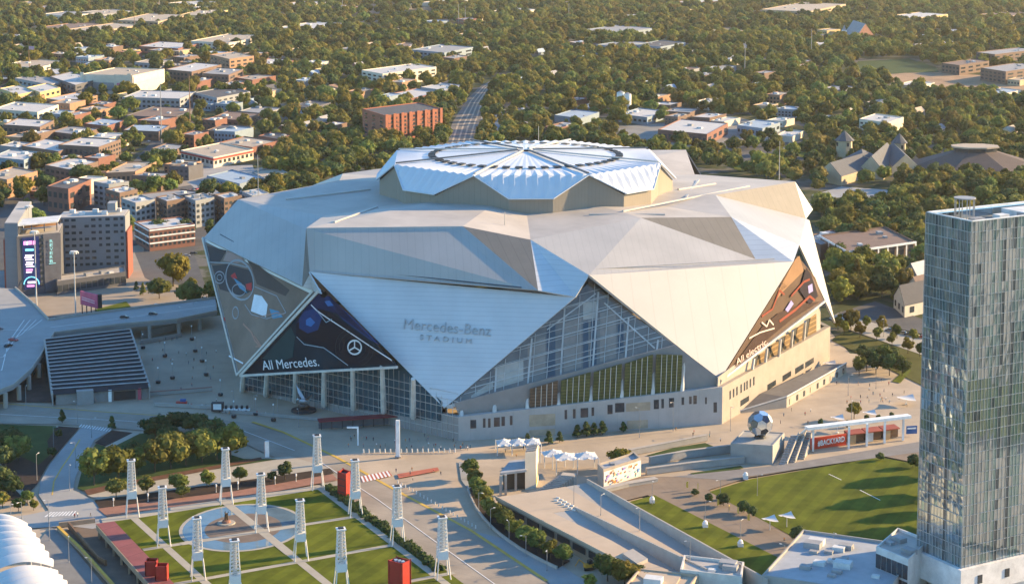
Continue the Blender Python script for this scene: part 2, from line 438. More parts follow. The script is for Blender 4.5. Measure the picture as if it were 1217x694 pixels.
def flat(L, N, Rr, h, wall, roof, label, short=None, cat='building', name='building', wl=None, wr=None, z=0., units=2, dmin=8., group=None, par=.8, wm=None, band=None):
    n, u, v = rect(L, N, Rr, z, dmin)
    t = thing(name, label, cat, n+(u+v)/2, group)
    q = [n, n+u, n+u+v, n+v]
    c = n+(u+v)/2
    mb = MB(); H0 = Vector((0, 0, h)); inn = [c+(p-c)*(1-.7/max(6, (p-c).length)) for p in q]
    for i in range(4):
        a, b = q[i], q[(i+1) % 4]; ia, ib = inn[i], inn[(i+1) % 4]
        pr = Vector((0, 0, par)); H1 = H0+pr
        fs = [[a, b, b+H1, a+H1], [a+H1, b+H1, ib+H1, ia+H1], [ia+H1, ib+H1, ib+H0-pr*.1, ia+H0-pr*.1]]
        for f in fs:
            nn = (f[1]-f[0]).cross(f[2]-f[0]); mb.poly(f)
    w_ = mb.build('wall', wall, t)
    rf = MB().slab([p+H0 for p in inn], .3, Vector((0, 0, 1))).build('roof', roof, t)
    g = random.Random(label)
    for k in range(units):
        a, b = g.uniform(.15, .85), g.uniform(.2, .8); s = g.uniform(1.5, 4)
        MB().box(c+u*(a-.5)+v*(b-.5)+Vector((0, 0, h+s*.25)), (s*1.4, s, s*.5), math.atan2(u.y, u.x)).build('roof_unit', g.choice([m_unit, m_unit2]), rf)
    if band:
        z0_, z1_, bm = band
        for (p, e, o_) in ((n, u, v), (n, v, u)):
            od = o_.normalized()*.12
            MB().obox(p-od+Vector((0, 0, z0_)), e, od*.8, Vector((0, 0, z1_-z0_))).build('band', bm, t)
    if wl: windows(t, n, u, v, h, *wl, m=wm)
    if wr: windows(t, n, v, u, h, *wr, m=wm)
    FP.append((c, u, v))
    if short: LM.append((N[0], N[1], short))
    return t
m_unit = mat('roof_unit_grey', (.3, .3, .3), .6); m_unit2 = mat('roof_unit_white', (.6, .6, .58), .6)
def house(L, N, Rr, h, wall, roof, label, short=None, cat='house', name='house', wl=(3, 1), wr=(2, 1), z=0., rh=None, group=None, dmin=8.):
    n, u, v = rect(L, N, Rr, z, dmin)
    t = thing(name, label, cat, n+(u+v)/2, group); c = n+(u+v)/2
    H0 = Vector((0, 0, h)); q = [n, n+u, n+u+v, n+v]
    long_u = u.length > v.length
    e, o_ = (u, v) if long_u else (v, u)
    rh = rh or o_.length*.32
    r0, r1 = n+o_/2+H0+Vector((0, 0, rh)), n+o_/2+e+H0+Vector((0, 0, rh))
    mb = MB()
    for i in range(4):
        a, b = q[i], q[(i+1) % 4]; mb.poly([a, b, b+H0, a+H0])
    mb.poly([n+H0, n+o_+H0, r0]); mb.poly([n+e+H0, n+e+o_+H0, r1]); mb.build('wall', wall, t)
    ed = e.normalized()*.5; od = o_.normalized()
    mb = MB(); sl_ = rh/(o_.length/2)
    for sgn, s0 in ((1, n), (-1, n+o_)):
        ev = s0-od*sgn*.6+H0-Vector((0, 0, .6*sl_))
        mb.slab([ev-ed, ev+e+ed, r1+ed, r0-ed], .25)
    mb.build('roof', roof, t)
    if wl: windows(t, n, u, v, h, *wl, z0=.8, z1=h-.5, wf=.35, hf=.55)
    if wr: windows(t, n, v, u, h, *wr, z0=.8, z1=h-.5, wf=.3, hf=.55)
    FP.append((c, u, v))
    if short: LM.append((N[0], N[1], short))
    return t
# ================================================================== stadium
CEN = Vector((5, 882, 0))
st = thing('stadium', 'huge faceted silver stadium with triangular metal petals and white octagonal roof', 'stadium', CEN)
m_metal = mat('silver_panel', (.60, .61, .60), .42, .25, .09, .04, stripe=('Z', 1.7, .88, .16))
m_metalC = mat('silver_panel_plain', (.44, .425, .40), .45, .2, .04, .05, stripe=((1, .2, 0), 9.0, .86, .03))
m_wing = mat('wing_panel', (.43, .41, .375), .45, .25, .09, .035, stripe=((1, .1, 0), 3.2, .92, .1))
m_roof = mat('roof_membrane', (.43, .395, .35), .6, .0, .14, .05, stripe=((.7, .7, 0), 6.0, .9, .05))
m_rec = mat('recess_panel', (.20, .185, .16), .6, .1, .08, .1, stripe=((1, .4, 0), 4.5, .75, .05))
m_dark = mat('dark_gap', (.03, .035, .04), .6)
m_conc = mat('stadium_concrete', (.33, .31, .29), .8, 0, .1, .15, stripe=((1, .3, 0), 9.0, .85, .02))
m_conc1 = mat('pale_wall_panel', (.41, .395, .375), .8, 0, .1, .15, stripe=((1, .3, 0), 9.0, .85, .02)); m_conc2 = mat('sand_wall_panel', (.33, .285, .24), .8, 0, .1, .15, stripe=((.5, .85, 0), 8.0, .85, .02))  # front wall colour lightened to stand in for grazing sun
m_col = mat('pale_column', (.6, .57, .52), .6)
m_etfe = mat('white_pillow', (.62, .64, .66), .4, 0, .03, .1, spec=.5)
m_owall = mat('roof_side_panel', (.27, .235, .19), .6, .1, .05, .1, stripe=((1, .6, 0), 2.0, .85, .08))
m_mull = mat('grey_mullion', (.52, .51, .49), .5, .3)
m_seam = mat('dark_seam', (.08, .10, .12), .6)
def W(px, py, z): return P(px, py, z)
SWAP = []
def mir(p):
    for a, b in SWAP:
        if (a-p).length < .01: return b
    return Vector((2*CEN.x-p.x, 2*CEN.y-p.y, p.z))
TA, TB, TC, TD = W(283, 446, 10), W(528, 485, 12), W(855, 452, 17), W(993, 384, 17.5)
A1, A2 = W(242, 283, 57), W(374, 346, 53)
B1, B2 = W(368, 323, 61), W(684, 353, 54)
C1, C2 = W(700, 327, 62), W(943, 311, 57)
D1, D2 = W(950, 291, 61), W(962, 262, 57)
a0, b0 = W(283, 237, 72), W(384, 257, 73)
c0, c0l = W(364, 271, 78), W(364.5, 273, 70)
b1, b2 = W(550, 269, 78), W(630.5, 285, 73)
bb = W(639.5, 345, 57)
cc1, cc2, ccb = W(762, 259, 76), W(869, 258, 73), W(898, 308, 58.3)
dd1, dd2, ddb = W(850, 232, 76), W(945, 216, 74), W(958, 260, 58.5)
EA1 = W(966, 249, 56); SWAP += [(A1, EA1), (a0, dd2), (EA1, A1), (dd2, a0)]
def both(name, m, polys, th, lab=None):
    for i, pts in enumerate(polys):
        for q in (pts, [mir(p) for p in pts]):
            o = MB().slab(q, th).build(name, m, st)
            if lab: o['label'] = lab
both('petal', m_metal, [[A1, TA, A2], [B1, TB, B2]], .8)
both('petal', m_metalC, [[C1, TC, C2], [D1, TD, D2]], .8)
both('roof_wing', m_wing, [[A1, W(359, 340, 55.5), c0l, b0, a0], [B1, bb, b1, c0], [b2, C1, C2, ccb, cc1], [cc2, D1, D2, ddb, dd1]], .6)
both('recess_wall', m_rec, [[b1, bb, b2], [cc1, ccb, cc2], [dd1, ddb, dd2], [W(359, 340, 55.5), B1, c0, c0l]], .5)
both('side_panel', m_metal, [[B1, A2, W(383, 349, 54)], [b2, bb, B2], [b2, B2, C1], [cc2, ccb, C2], [cc2, C2, D1], [dd2, ddb, mir(A1)], [W(359, 340, 55.5), A2, B1]], .5)
# roof plateau as a fan
ring = [a0, W(336, 229, 73), W(406, 200, 74), W(470, 196, 75)]
front = [a0, b0, c0, b1, b2, cc1, cc2, dd1, dd2]
outl = front + [mir(p) for p in front if p is not a0 and p is not dd2]
outl.sort(key=lambda p: math.atan2(p.y-CEN.y, p.x-CEN.x))
RT = []
mb = MB(); top = Vector((CEN.x, CEN.y, 78))
for p, q in zip(outl, outl[1:]+outl[:1]):
    t = [p, q, top]; RT.append(t); mb.poly(t)
mb.build('roof', m_roof, st)
def roof_hit(px, py, lift=.1, tris=None):
    d = ray(px, py); best = None
    for a, b, c in (tris or RT):
        n = (b-a).cross(c-a); den = d.dot(n)
        if abs(den) < 1e-9: continue
        t = (a-CAM).dot(n)/den; p = CAM+d*t
        ok = all((y-x).cross(p-x).dot(n) >= -1e-6 for x, y in ((a, b), (b, c), (c, a)))
        if ok and (best is None or t < best[0]): best = (t, p)
    return best[1]+Vector((0, 0, lift)) if best else None
for seg in ([(340, 238), (440, 226)], [(370, 262), (440, 240)], [(397, 265), (448, 247)], [(480, 250), (600, 282)], [(700, 256), (790, 256)], [(740, 252), (890, 222)],
            [(806, 226), (850, 219)], [(830, 215), (815, 236)]):
    pts = [roof_hit(*q, .0) for q in seg]
    if all(pts):
        MB().strip(pts, 1.0, .7).build('roof_rail', m_metalC, st)
for seg, z0, z1 in (([(262, 279), (352, 330)], 60, 56.5), ([(398, 319), (620, 342)], 62.5, 58), ([(706, 320), (920, 308)], 64, 59.5)):
    pl = plane3(*( (A1, a0, c0l) if seg[0][0] < 300 else (B1, bb, b1) if seg[0][0] < 500 else (b2, C1, C2)))
    p, q = [on(*s, pl) for s in seg]
    MB().strip([p, q], .4, .35, pl[1]).build('gutter', m_seam if seg[0][0] < 600 else m_metalC, st)
# ---- oculus: octagon of folded white pillows on tan walls
UZ, LZ, BZ = 91.0, 81.8, 74.5
U = []
for k in range(8):
    an = R(-110.5+45*k)
    U.append(Vector((CEN.x+1.5+67*math.cos(an), 879+66*math.sin(an), UZ)))
OC = Vector((CEN.x+1.5, 879, UZ+3.5))
for k in range(8):
    u0, u1 = U[k], U[(k+1) % 8]
    mid = (u0+u1)/2; outw = (mid-OC); outw.z = 0; outw.normalize()
    la = u0.lerp(u1, .30)+outw*9; lb = u0.lerp(u1, .68)+outw*9; la.z = lb.z = LZ
    mb = MB(); n = 20; rows = []
    for i in range(n+1):
        t = i/n
        up = u0.lerp(u1, t)
        if t < .30: lo = u0.lerp(la, t/.30)
        elif t > .68: lo = lb.lerp(u1, (t-.68)/.32)
        else: lo = la.lerp(lb, (t-.30)/.38)
        rid = 1.15 if i % 2 else 0
        inn = OC.lerp(up, .80); ce = OC.lerp(up, .06)
        lift = Vector((0, 0, rid))
        rows.append([lo+lift*.12, lo.lerp(up, .5)+lift, up+lift*.6, inn+lift*.12, ce])
    for r0, r1 in zip(rows, rows[1:]):
        for j in range(4): mb.poly([r0[j], r1[j], r1[j+1], r0[j+1]])
    mb.build('roof_pillow', m_etfe, st)
    # edge beam
    MB().strip([u0, la, lb, u1], .9, .5).build('eave_beam', m_etfe, st)
    wl = MB()
    def ins(p): return p-outw*1.3
    b0_, a_, b_, b1_ = [ins(x)-Vector((0, 0, .3)) for x in (u0, la, lb, u1)]
    b0_ = OC.lerp(u0, .985); b1_ = OC.lerp(u1, .985)
    for p, q in ((b0_, a_), (a_, b_), (b_, b1_)):
        wl.poly([Vector((p.x, p.y, BZ)), Vector((q.x, q.y, BZ)), q, p])
    wl.build('drum_wall', m_owall, st)
    MB().strip([OC.lerp(u0, .06)+Vector((0, 0, .4)), OC.lerp(u0, .99)+Vector((0, 0, .8))], 1.1, .6).build('roof_spoke', m_seam if k % 2 else m_metalC, st)
# dark dashed ring on the pillows
for k in range(48):
    a = 2*math.pi*(k+.15)/48; a2 = 2*math.pi*(k+.72)/48
    r0 = 45
    def rp(an, r):
        z = OC.z - 3.5*(r/62.)
        return Vector((OC.x+r*math.cos(an), OC.y+r*math.sin(an), z+.85))
    MB().slab([rp(a, r0-1.7), rp(a2, r0-1.7), rp(a2, r0+1.7), rp(a, r0+1.7)], .4).build('ring_marker', m_dark, st)
# ---- base walls
V0, V1, V2, V3 = P(285, 463), P(545, 524), P(858, 504), P(986, 429)
base = [V0, V1, V2, V3]+[mir(p) for p in (V0, V1, V2, V3)]
tops = [8, 9.8, 15.6, 16.5]*2
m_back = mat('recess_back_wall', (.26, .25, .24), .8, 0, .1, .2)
for i in range(8):
    p, q = base[i], base[(i+1) % 8]; zp, zq = tops[i], tops[(i+1) % 8]
    if i % 4 == 3: zp, zq = tops[3], tops[0]
    n = Vector((q.y-p.y, p.x-q.x, 0)).normalized()
    if n.dot(p-CEN) < 0: n = -n
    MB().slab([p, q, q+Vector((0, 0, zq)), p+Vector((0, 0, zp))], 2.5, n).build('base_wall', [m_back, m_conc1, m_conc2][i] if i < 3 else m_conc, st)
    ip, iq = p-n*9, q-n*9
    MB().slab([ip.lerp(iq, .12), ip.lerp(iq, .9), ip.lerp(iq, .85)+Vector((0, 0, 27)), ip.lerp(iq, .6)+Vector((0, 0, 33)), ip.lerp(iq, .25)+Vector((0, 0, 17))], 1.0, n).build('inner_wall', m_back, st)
# ---- glazing and banners between petals
def glassmat(name, c, rough=.06, metal=.0):
    return mat(name, c, rough, metal, .25, .12, spec=.8)
m_glass = glassmat('stadium_glass', (.15, .14, .125), .10)
m_glassb = glassmat('blue_glass', (.02, .07, .10), .1)
m_white = mat('white_paint', (.8, .8, .78), .5)
CE = W(803, 412, 32); GA = W(701, 335, 58)
pl_bc = plane3(W(530, 485, 11.8), CE, GA)
o = MB().slab([W(530, 485, 11.8), CE, GA], .5, pl_bc[1]).build('glazing', m_glass, st)
# what stands behind the glass shows through as paler and darker bays
def patch(name, m, pl, pix, th=.12, parent=st, lift=.12):
    pts = [on(x, y, pl)+pl[1]*lift for x, y in pix]
    return MB().slab(pts, th, pl[1]).build(name, m, parent)
glz = o
for pix, c in (([(588, 437), (622, 427), (622, 452), (588, 462)], 'l'), ([(627, 408), (648, 400), (648, 440), (627, 447)], 'm'), ([(670, 385), (691, 377), (691, 436), (670, 442)], 'm'),
               ([(713, 372), (732, 368), (732, 425), (713, 430)], 'm'), ([(693, 360), (710, 358), (710, 378), (693, 380)], 'l'), ([(560, 470), (586, 452), (586, 462), (560, 474)], 'l')):
    patch('concourse_panel', mat('panel_behind_glass_'+c, (.42, .39, .34) if c == 'l' else (.24, .21, .18), .25, spec=.7), pl_bc, pix, .05, glz, .06)
for pix in ([(649.5, 388), (660, 384), (660, 447), (649.5, 451)], [(693, 383), (699, 381), (699, 436), (693, 438)], [(702, 381), (709, 379), (709, 433), (702, 435)], [(734, 386), (741, 385), (741, 419), (734, 421)]):
    patch('stair_window', mat('dark_blue_glass', (.02, .045, .07), .1, spec=.8), pl_bc, pix, .05, glz, .06)
mb = MB()
def sub_line(pl, p, q, w): 
    mb.strip([on(*p, pl)+pl[1]*.15, on(*q, pl)+pl[1]*.15], w, .3, pl[1])
for x0, y0, x1, y1 in ((711, 347, 704, 440), (671, 366, 666, 450), (632, 402, 627, 458), (590, 436, 588, 469), (747, 377, 743, 429), (782, 404, 780, 419)):
    sub_line(pl_bc, (x0, y0), (x1, y1), .7)
for k in range(1, 6):
    t = k/6.3
    p = (530+(701-530)*t, 485-(150)*t); q = (803-(102)*t*.98, 412-77*t)
    f = .97
    sub_line(pl_bc, (p[0]+2, p[1]), (q[0]-1, q[1]), .35)
for k in range(1, 16):
    t = k/16; x = 530+(803-530)*t; yb = 485-(73)*t; yt = (485-150*(x-530)/171) if x < 701 else 335+(412-335)*(x-701)/102
    if yb-yt > 4: sub_line(pl_bc, (x-(yb-yt)*-.06, yt+1.5), (x, yb-1), .22)
for k in range(1, 9):
    t = k/9; p = (530+171*t, 485-150*t); q = (803-102*t*.98, 412-77*t); sub_line(pl_bc, (p[0]+2, p[1]), (q[0]-1, q[1]), .18)
mb.build('mullion', m_mull, glz)
mb = MB(); mb.strip([on(718, 360, pl_bc)+pl_bc[1]*.2, on(778, 414, pl_bc)+pl_bc[1]*.2], .6, .3, pl_bc[1]); mb.strip([on(708, 349, pl_bc)+pl_bc[1]*.2, on(650, 392, pl_bc)+pl_bc[1]*.2], .5, .3, pl_bc[1])
mb.build('brace', m_mull, glz)
sill = MB(); sill.strip([on(531, 484, pl_bc), on(803, 412, pl_bc)], 1.4, 1.0, pl_bc[1]); sill.build('sill_beam', m_col, st)
MB().strip([C1+Vector((0, 0, -.2)), TC], .9, .5, Vector((-.5, -.8, .2))).build('petal_edge', m_metalC, st)
# band under the glazing: recessed back wall, columns, green screens, base windows
n12 = Vector((V2.y-V1.y, V1.x-V2.x, 0)).normalized(); n12 = n12 if n12.dot(V1-CEN) > 0 else -n12
wall12 = (V1+n12*.0, n12)
MB().slab([on(547, 496, wall12)-n12*3, on(858, 462, wall12)-n12*3, on(858, 452, (V1-n12*3, n12)), on(803, 410, (V1-n12*3, n12)), on(540, 479, (V1-n12*3, n12))], .8, n12).build('recess_wall', m_back, st)
inn12 = (V1-n12*1.5, n12)
cols = [(548.5, 480, 549, 497), (588, 470, 588, 494), (628, 460, 627, 490), (665, 450, 664, 487), (704, 440, 702, 483), (741, 430, 739, 479), (778, 419, 776, 474), (813, 420, 811, 470)]
for x0, y0, x1, y1 in cols:
    MB().tube(on(x0, y0, pl_bc), on(x1, y1, wall12)-n12*.8, .75, .9).build('column', m_col, st)
m_scr = mat('green_screen', (.10, .105, .035), .5, 0, .3, .4, stripe=('Z', 1.3, .45, .22))
m_scr2 = mat('brown_screen', (.13, .085, .055), .5, 0, .3, .4, stripe=('Z', 1.3, .45, .22))
for (l, r), mm in zip(zip(cols[2:], cols[3:]), (m_scr2, m_scr, m_scr, m_scr, m_scr)):
    pix = [(l[0]+2, l[1]+2), (r[0]-2, r[1]+2), (r[2]-2, r[3]-1), (l[2]+2, l[3]-1)]
    patch('louvre_screen', mm, inn12, pix, .3)
    mb = MB()
    for k in range(1, 5):
        t = k/5
        mb.strip([on(pix[0][0]+(pix[1][0]-pix[0][0])*t, pix[0][1]+(pix[1][1]-pix[0][1])*t, inn12)+n12*.4, on(pix[3][0]+(pix[2][0]-pix[3][0])*t, pix[3][1]+(pix[2][1]-pix[3][1])*t, inn12)+n12*.4], .22, .15, n12)
    mb.build('screen_frame', m_col, st)
m_win = mat('window_glass', (.035, .045, .055), .12, 0, .3, .3, spec=.7)
m_tan = mat('tan_infill', (.40, .33, .24), .7)
for x0, x1, y0, y1, mm in ((559, 566, 499, 509, m_win), (574, 577, 497, 508, m_win), (580, 583, 497, 508, m_win), (587, 594, 496, 507, m_win), (596, 600, 495, 506, m_win), (606, 609, 494, 505, m_win),
                          (671, 674, 487, 498, m_win), (681, 684, 486, 497, m_win), (690, 699, 485, 496, m_win), (703, 706, 484, 494, m_win), (722, 728, 481, 492, m_win), (731, 742, 479, 490, m_win),
                          (777, 783, 475, 486, m_win), (786, 789, 474, 485, m_win), (795, 801, 473, 484, m_win), (810, 813, 472, 481, m_win), (819, 822, 471, 480, m_win), (824, 828, 470, 480, m_win), (838, 840, 472, 480, m_win),
                          (629, 660, 493, 507, m_tan), (629, 660, 511, 518, m_tan), (744, 773, 479, 489, m_tan), (745, 770, 500, 510, m_tan), (848, 852, 478, 490, m_win)):
    patch('window' if mm is m_win else 'infill_panel', mm, wall12, [(x0, y0), (x1, y0-(x1-x0)*.06), (x1, y1-(x1-x0)*.06), (x0, y1)], .1, st, .08)
# dark banner over the left front
BE = W(473, 436, 28.6); GAB = W(381, 344, 55)
TA_ = W(286, 446, 10.2)
pl_ab = plane3(TA_, BE, GAB)
m_ban = mat('dark_banner_print', (.005, .012, .022), .85, 0, .3, .03, c2=(.010, .028, .042), spec=.1)
ban = MB().slab([TA_, BE, GAB], .5, pl_ab[1]).build('banner', m_ban, st); ban['label'] = 'dark blue banner with white lettering and car bonnet'
def pc(name, c, **k): return mat('print_'+name, c, .8, 0, .1, .1, spec=.12, **k)
patch('car_print', pc('navy', (.007, .022, .075)), pl_ab, [(368, 358), (380, 347), (392, 352), (444, 405), (400, 372), (376, 366), (366, 375), (352, 385)], .05, ban)
patch('car_print', pc('indigo', (.012, .045, .15)), pl_ab, [(383, 352), (391, 352), (420, 378), (452, 410), (440, 404), (408, 380)], .05, ban, .12)
patch('car_print', pc('indigo', (.012, .045, .15)), pl_ab, [(356, 378), (362, 370), (376, 366), (384, 374), (378, 392), (366, 396), (356, 390)], .05, ban, .14)
patch('car_print', pc('deep', (.008, .012, .022)), pl_ab, [(352, 385), (366, 375), (378, 366), (398, 374), (460, 424), (466, 432), (415, 434), (385, 414), (352, 402)], .05, ban, .1)
patch('car_print', pc('teal', (.012, .055, .065)), pl_ab, [(312, 426), (346, 388), (351, 400), (348, 424), (330, 431)], .05, ban)
patch('headlamp_print', pc('blue', (.04, .16, .42)), pl_ab, [(364, 380), (369, 377), (375, 383), (370, 388), (364, 386)], .05, ban, .18)
patch('headlamp_print', pc('blue', (.04, .16, .42)), pl_ab, [(386, 358), (392, 357), (397, 363), (390, 364)], .05, ban, .18)
patch('camera_print', pc('black', (.004, .004, .005)), pl_ab, [(381, 349), (387, 346), (390, 350), (386, 354), (382, 353)], .05, ban, .2)
mb = MB()
def pline(pl, pts, w, lift=.2): mb.strip([on(x, y, pl)+pl[1]*lift for x, y in pts], w, .05, pl[1])
pline(pl_ab, [(370, 362), (377, 369), (390, 378), (410, 391), (440, 411), (466, 428)], .5)
mb.build('highlight_line', pc('white', (.75, .77, .8)), ban)
mb = MB(); pline(pl_ab, [(353, 400), (362, 409), (385, 413), (395, 420), (414, 434)], .35); pline(pl_ab, [(377, 369), (388, 383), (395, 379)], .3)
mb.build('contour_line', pc('steel', (.30, .42, .5)), ban)
mb = MB()
def pell(pl, cx, cy, rx, ry, w, n=24, a0=0., a1=2*math.pi, rot=0.):
    pts = []
    for i in range(n+1):
        a = a0+(a1-a0)*i/n; x, y = rx*math.cos(a), ry*math.sin(a)
        pts.append((cx+x*math.cos(rot)-y*math.sin(rot), cy+x*math.sin(rot)+y*math.cos(rot)))
    pline(pl, pts, w, .26)
pell(pl_ab, 422, 412.5, 8, 8.2, .7)
for a in (-90, 30, 150):
    pline(pl_ab, [(422, 412.5), (422+7.5*math.cos(R(a)), 412.5+7.7*math.sin(R(a)))], .6, .28)
mb.build('emblem', pc('silver', (.7, .72, .74)), ban); 
for k in range(3):
    for q in ((-20, 75), (160, 255)): mb = MB(); pell(pl_ab, 422, 412.5, 13+5*k, 13+5*k, .15, 20, R(q[0]), R(q[1])); mb.build('contour_line', pc('dim', (.03, .045, .06)), ban)
text_on('All Mercedes.', pl_ab, (313, 439.5), (380, 434.5), 4.0, 'lettering', pc('white', (.75, .77, .8)), ban, .1, .2)
MB().strip([TA_, BE], .9, .8, pl_ab[1]).build('sill_beam', m_col, st)
MB().strip([TA_, GAB], 1.1, .8, pl_ab[1]).build('banner_frame', m_col, st)
# brown banner on the left petal
pl_a = plane3(A1, TA, A2)
brn = MB().slab([on(245, 288, pl_a)+pl_a[1]*.3, on(284, 443, pl_a)+pl_a[1]*.3, on(369, 349, pl_a)+pl_a[1]*.3], .3, pl_a[1]).build('banner', mat('brown_banner_print', (.21, .155, .12), .8, 0, .25, .04), st)
brn['label'] = 'brown banner picturing a car steering wheel and dashboard'
patch('seat_print', pc('skin', (.36, .25, .22)), pl_a, [(272, 296), (287, 300), (291, 310), (283, 313), (266, 310)], .05, brn, .36)
patch('dash_print', pc('grey', (.06, .06, .065)), pl_a, [(247, 292), (270, 298), (262, 312), (251, 314)], .05, brn, .36)
patch('dash_print', pc('grey2', (.09, .075, .07)), pl_a, [(288, 300), (345, 345), (340, 352), (306, 338), (300, 318)], .05, brn, .36)
patch('dash_print', pc('grey', (.06, .06, .065)), pl_a, [(253, 316), (270, 314), (300, 322), (302, 345), (288, 352), (262, 344)], .05, brn, .35)
patch('screen_print', pc('white', (.6, .64, .66)), pl_a, [(303, 350), (312, 352), (319, 362), (317, 377), (299, 370)], .05, brn, .4)
patch('screen_print', pc('cyan', (.10, .28, .42)), pl_a, [(321, 367), (332, 370), (337, 377), (325, 379)], .05, brn, .4)
patch('screen_print', pc('cyan', (.10, .28, .42)), pl_a, [(278, 330), (288, 337), (295, 349), (286, 343)], .05, brn, .42)
for q in ([(275, 328), (280, 324), (283, 331), (278, 332)], [(293, 338), (300, 336), (300, 346), (294, 344)], [(264, 379), (268, 377), (269, 382)]):
    patch('gauge_print', pc('red', (.5, .06, .06)), pl_a, q, .05, brn, .42)
mb = MB()
def pl2(pts, w): mb.strip([on(x, y, pl_a)+pl_a[1]*.45 for x, y in pts], w, .05, pl_a[1])
def el2(cx, cy, rx, ry, w, rot=0.):
    pl2([(cx+rx*math.cos(a)*math.cos(rot)-ry*math.sin(a)*math.sin(rot), cy+rx*math.cos(a)*math.sin(rot)+ry*math.sin(a)*math.cos(rot)) for a in [i*math.pi/12 for i in range(25)]], w)
el2(286, 333, 16, 24, .9, -.25); el2(262, 330, 6, 7, .5); el2(262, 330, 3, 3.5, .4); el2(285, 345, 8, 7, .5); el2(281, 372, 3.5, 7, .6)
pl2([(250, 312), (275, 313), (295, 318)], .5); pl2([(304, 341), (330, 352), (341, 372), (318, 379), (300, 374), (292, 362)], .4)
mb.build('outline_print', pc('silverline', (.32, .34, .36)), brn)
mb = MB(); pl2([(290, 385), (300, 395), (304, 405), (311, 413)], .8); pl2([(303, 399), (312, 412), (305, 412)], .6)
pl2([(305, 378), (330, 372), (339, 374)], .4); mb.build('trim_print', pc('peach', (.42, .24, .18)), brn)
mb = MB(); pl2([(273, 423), (290, 432)], .6); mb.build('highlight_line', pc('white', (.6, .64, .66)), brn)
MB().strip([A1, TA], 1.0, .9, pl_a[1]).build('petal_edge', m_metalC, st)
MB().strip([TA, A2], 1.2, .9, pl_a[1]).build('petal_edge', m_metalC, st)
# facade below the dark banner: blue glass with pale columns
n01 = Vector((V1.y-V0.y, V0.x-V1.x, 0)).normalized(); n01 = n01 if n01.dot(V0-CEN) > 0 else -n01
w01 = (V0, n01)
gl = MB().slab([on(290, 463, w01), on(525, 502, w01), on(525, 478, w01), on(475, 428, w01), on(290, 448, w01)], .4, n01).build('glazing', m_glassb, st)
gl['label'] = 'blue glass front wall below the dark banner'
mb = MB()
for k in range(1, 7):
    mb.strip([on(290, 446+k*2.9, w01)+n01*.1, on(523, 430+k*12-8, w01)+n01*.1] if False else [Vector((V0.x, V0.y, k*3.2))+n01*.1, Vector((V1.x, V1.y, k*3.2))+n01*.1], .22, .15, n01)
for k in range(1, 44):
    p = V0.lerp(V1, k/44); mb.strip([p+n01*.1, p+n01*.1+Vector((0, 0, 4+24*min(1, k/25) if k < 30 else 26-(k-30)*.8))], .14, .15, n01)
mb.build('mullion', m_mull, gl)
for x0, y0, x1, y1 in ((289, 447, 291, 464), (317, 445, 319, 469), (351, 443, 354, 476), (385, 441, 388, 481), (419, 438, 423, 485), (454, 435, 459, 489), (491, 450, 494, 495)):
    MB().tube(on(x0, y0, pl_ab), on(x1, y1, w01)+n01*1.5, .95, 1.25).build('column', m_col, st)
# right banner in sunlight
TC_ = W(857, 451, 17); CDE = W(979, 358, 34); GCD = W(948, 304, 58)
pl_cd = plane3(TC_, CDE, GCD)
bn3 = MB().slab([TC_, CDE, W(969, 330, 45), GCD], .5, pl_cd[1]).build('banner', mat('copper_banner_print', (.095, .055, .035), .8, 0, .3, .05), st)
bn3['label'] = 'copper brown banner with white lettering beside the sunlit petal'
for c, q in (('sand', [(945, 308), (950, 304), (955, 322), (930, 347), (921, 358), (925, 345)]), ('dk', [(958, 318), (963, 325), (968, 338), (972, 352), (962, 362), (950, 345)]),
             ('dk2', [(906, 388), (925, 372), (950, 362), (975, 358), (940, 380), (880, 430), (866, 442)]),
             ('dk', [(925, 338), (930, 336), (935, 340), (928, 346)])):
    patch('picture_print', pc(c, {'sand': (.30, .175, .095), 'dk': (.025, .02, .03), 'dk2': (.06, .035, .028)}[c]), pl_cd, q, .05, bn3, .08)
for q in ([(960, 340), (965, 337), (966, 346), (961, 349)], [(933, 368), (940, 357), (943, 361), (936, 371)]):
    patch('picture_print', pc('violet', (.35, .32, .6)), pl_cd, q, .05, bn3, .14)
mb = MB(); pline(pl_cd, [(905, 376), (918, 367), (926, 345), (932, 350)], .9, .15); pline(pl_cd, [(926, 382), (945, 368), (962, 352), (968, 357)], 1.2, .15); pline(pl_cd, [(940, 352), (955, 335), (962, 332)], 1., .15)
mb.build('stripe_print', pc('redbrown', (.26, .065, .04)), bn3)
mb = MB(); pline(pl_cd, [(890, 402), (903, 395), (920, 390)], .6, .15); pline(pl_cd, [(905, 383), (911, 388), (914, 380), (919, 386)], .7, .15)
mb.build('highlight_line', pc('cream', (.7, .6, .5)), bn3)
text_on('All electric.', pl_cd, (875, 434), (912, 408), 2.6, 'lettering', pc('pinkwhite', (.8, .6, .5)), bn3, .1, .2)
MB().strip([TC_, CDE], .9, .8, pl_cd[1]).build('sill_beam', m_col, st)
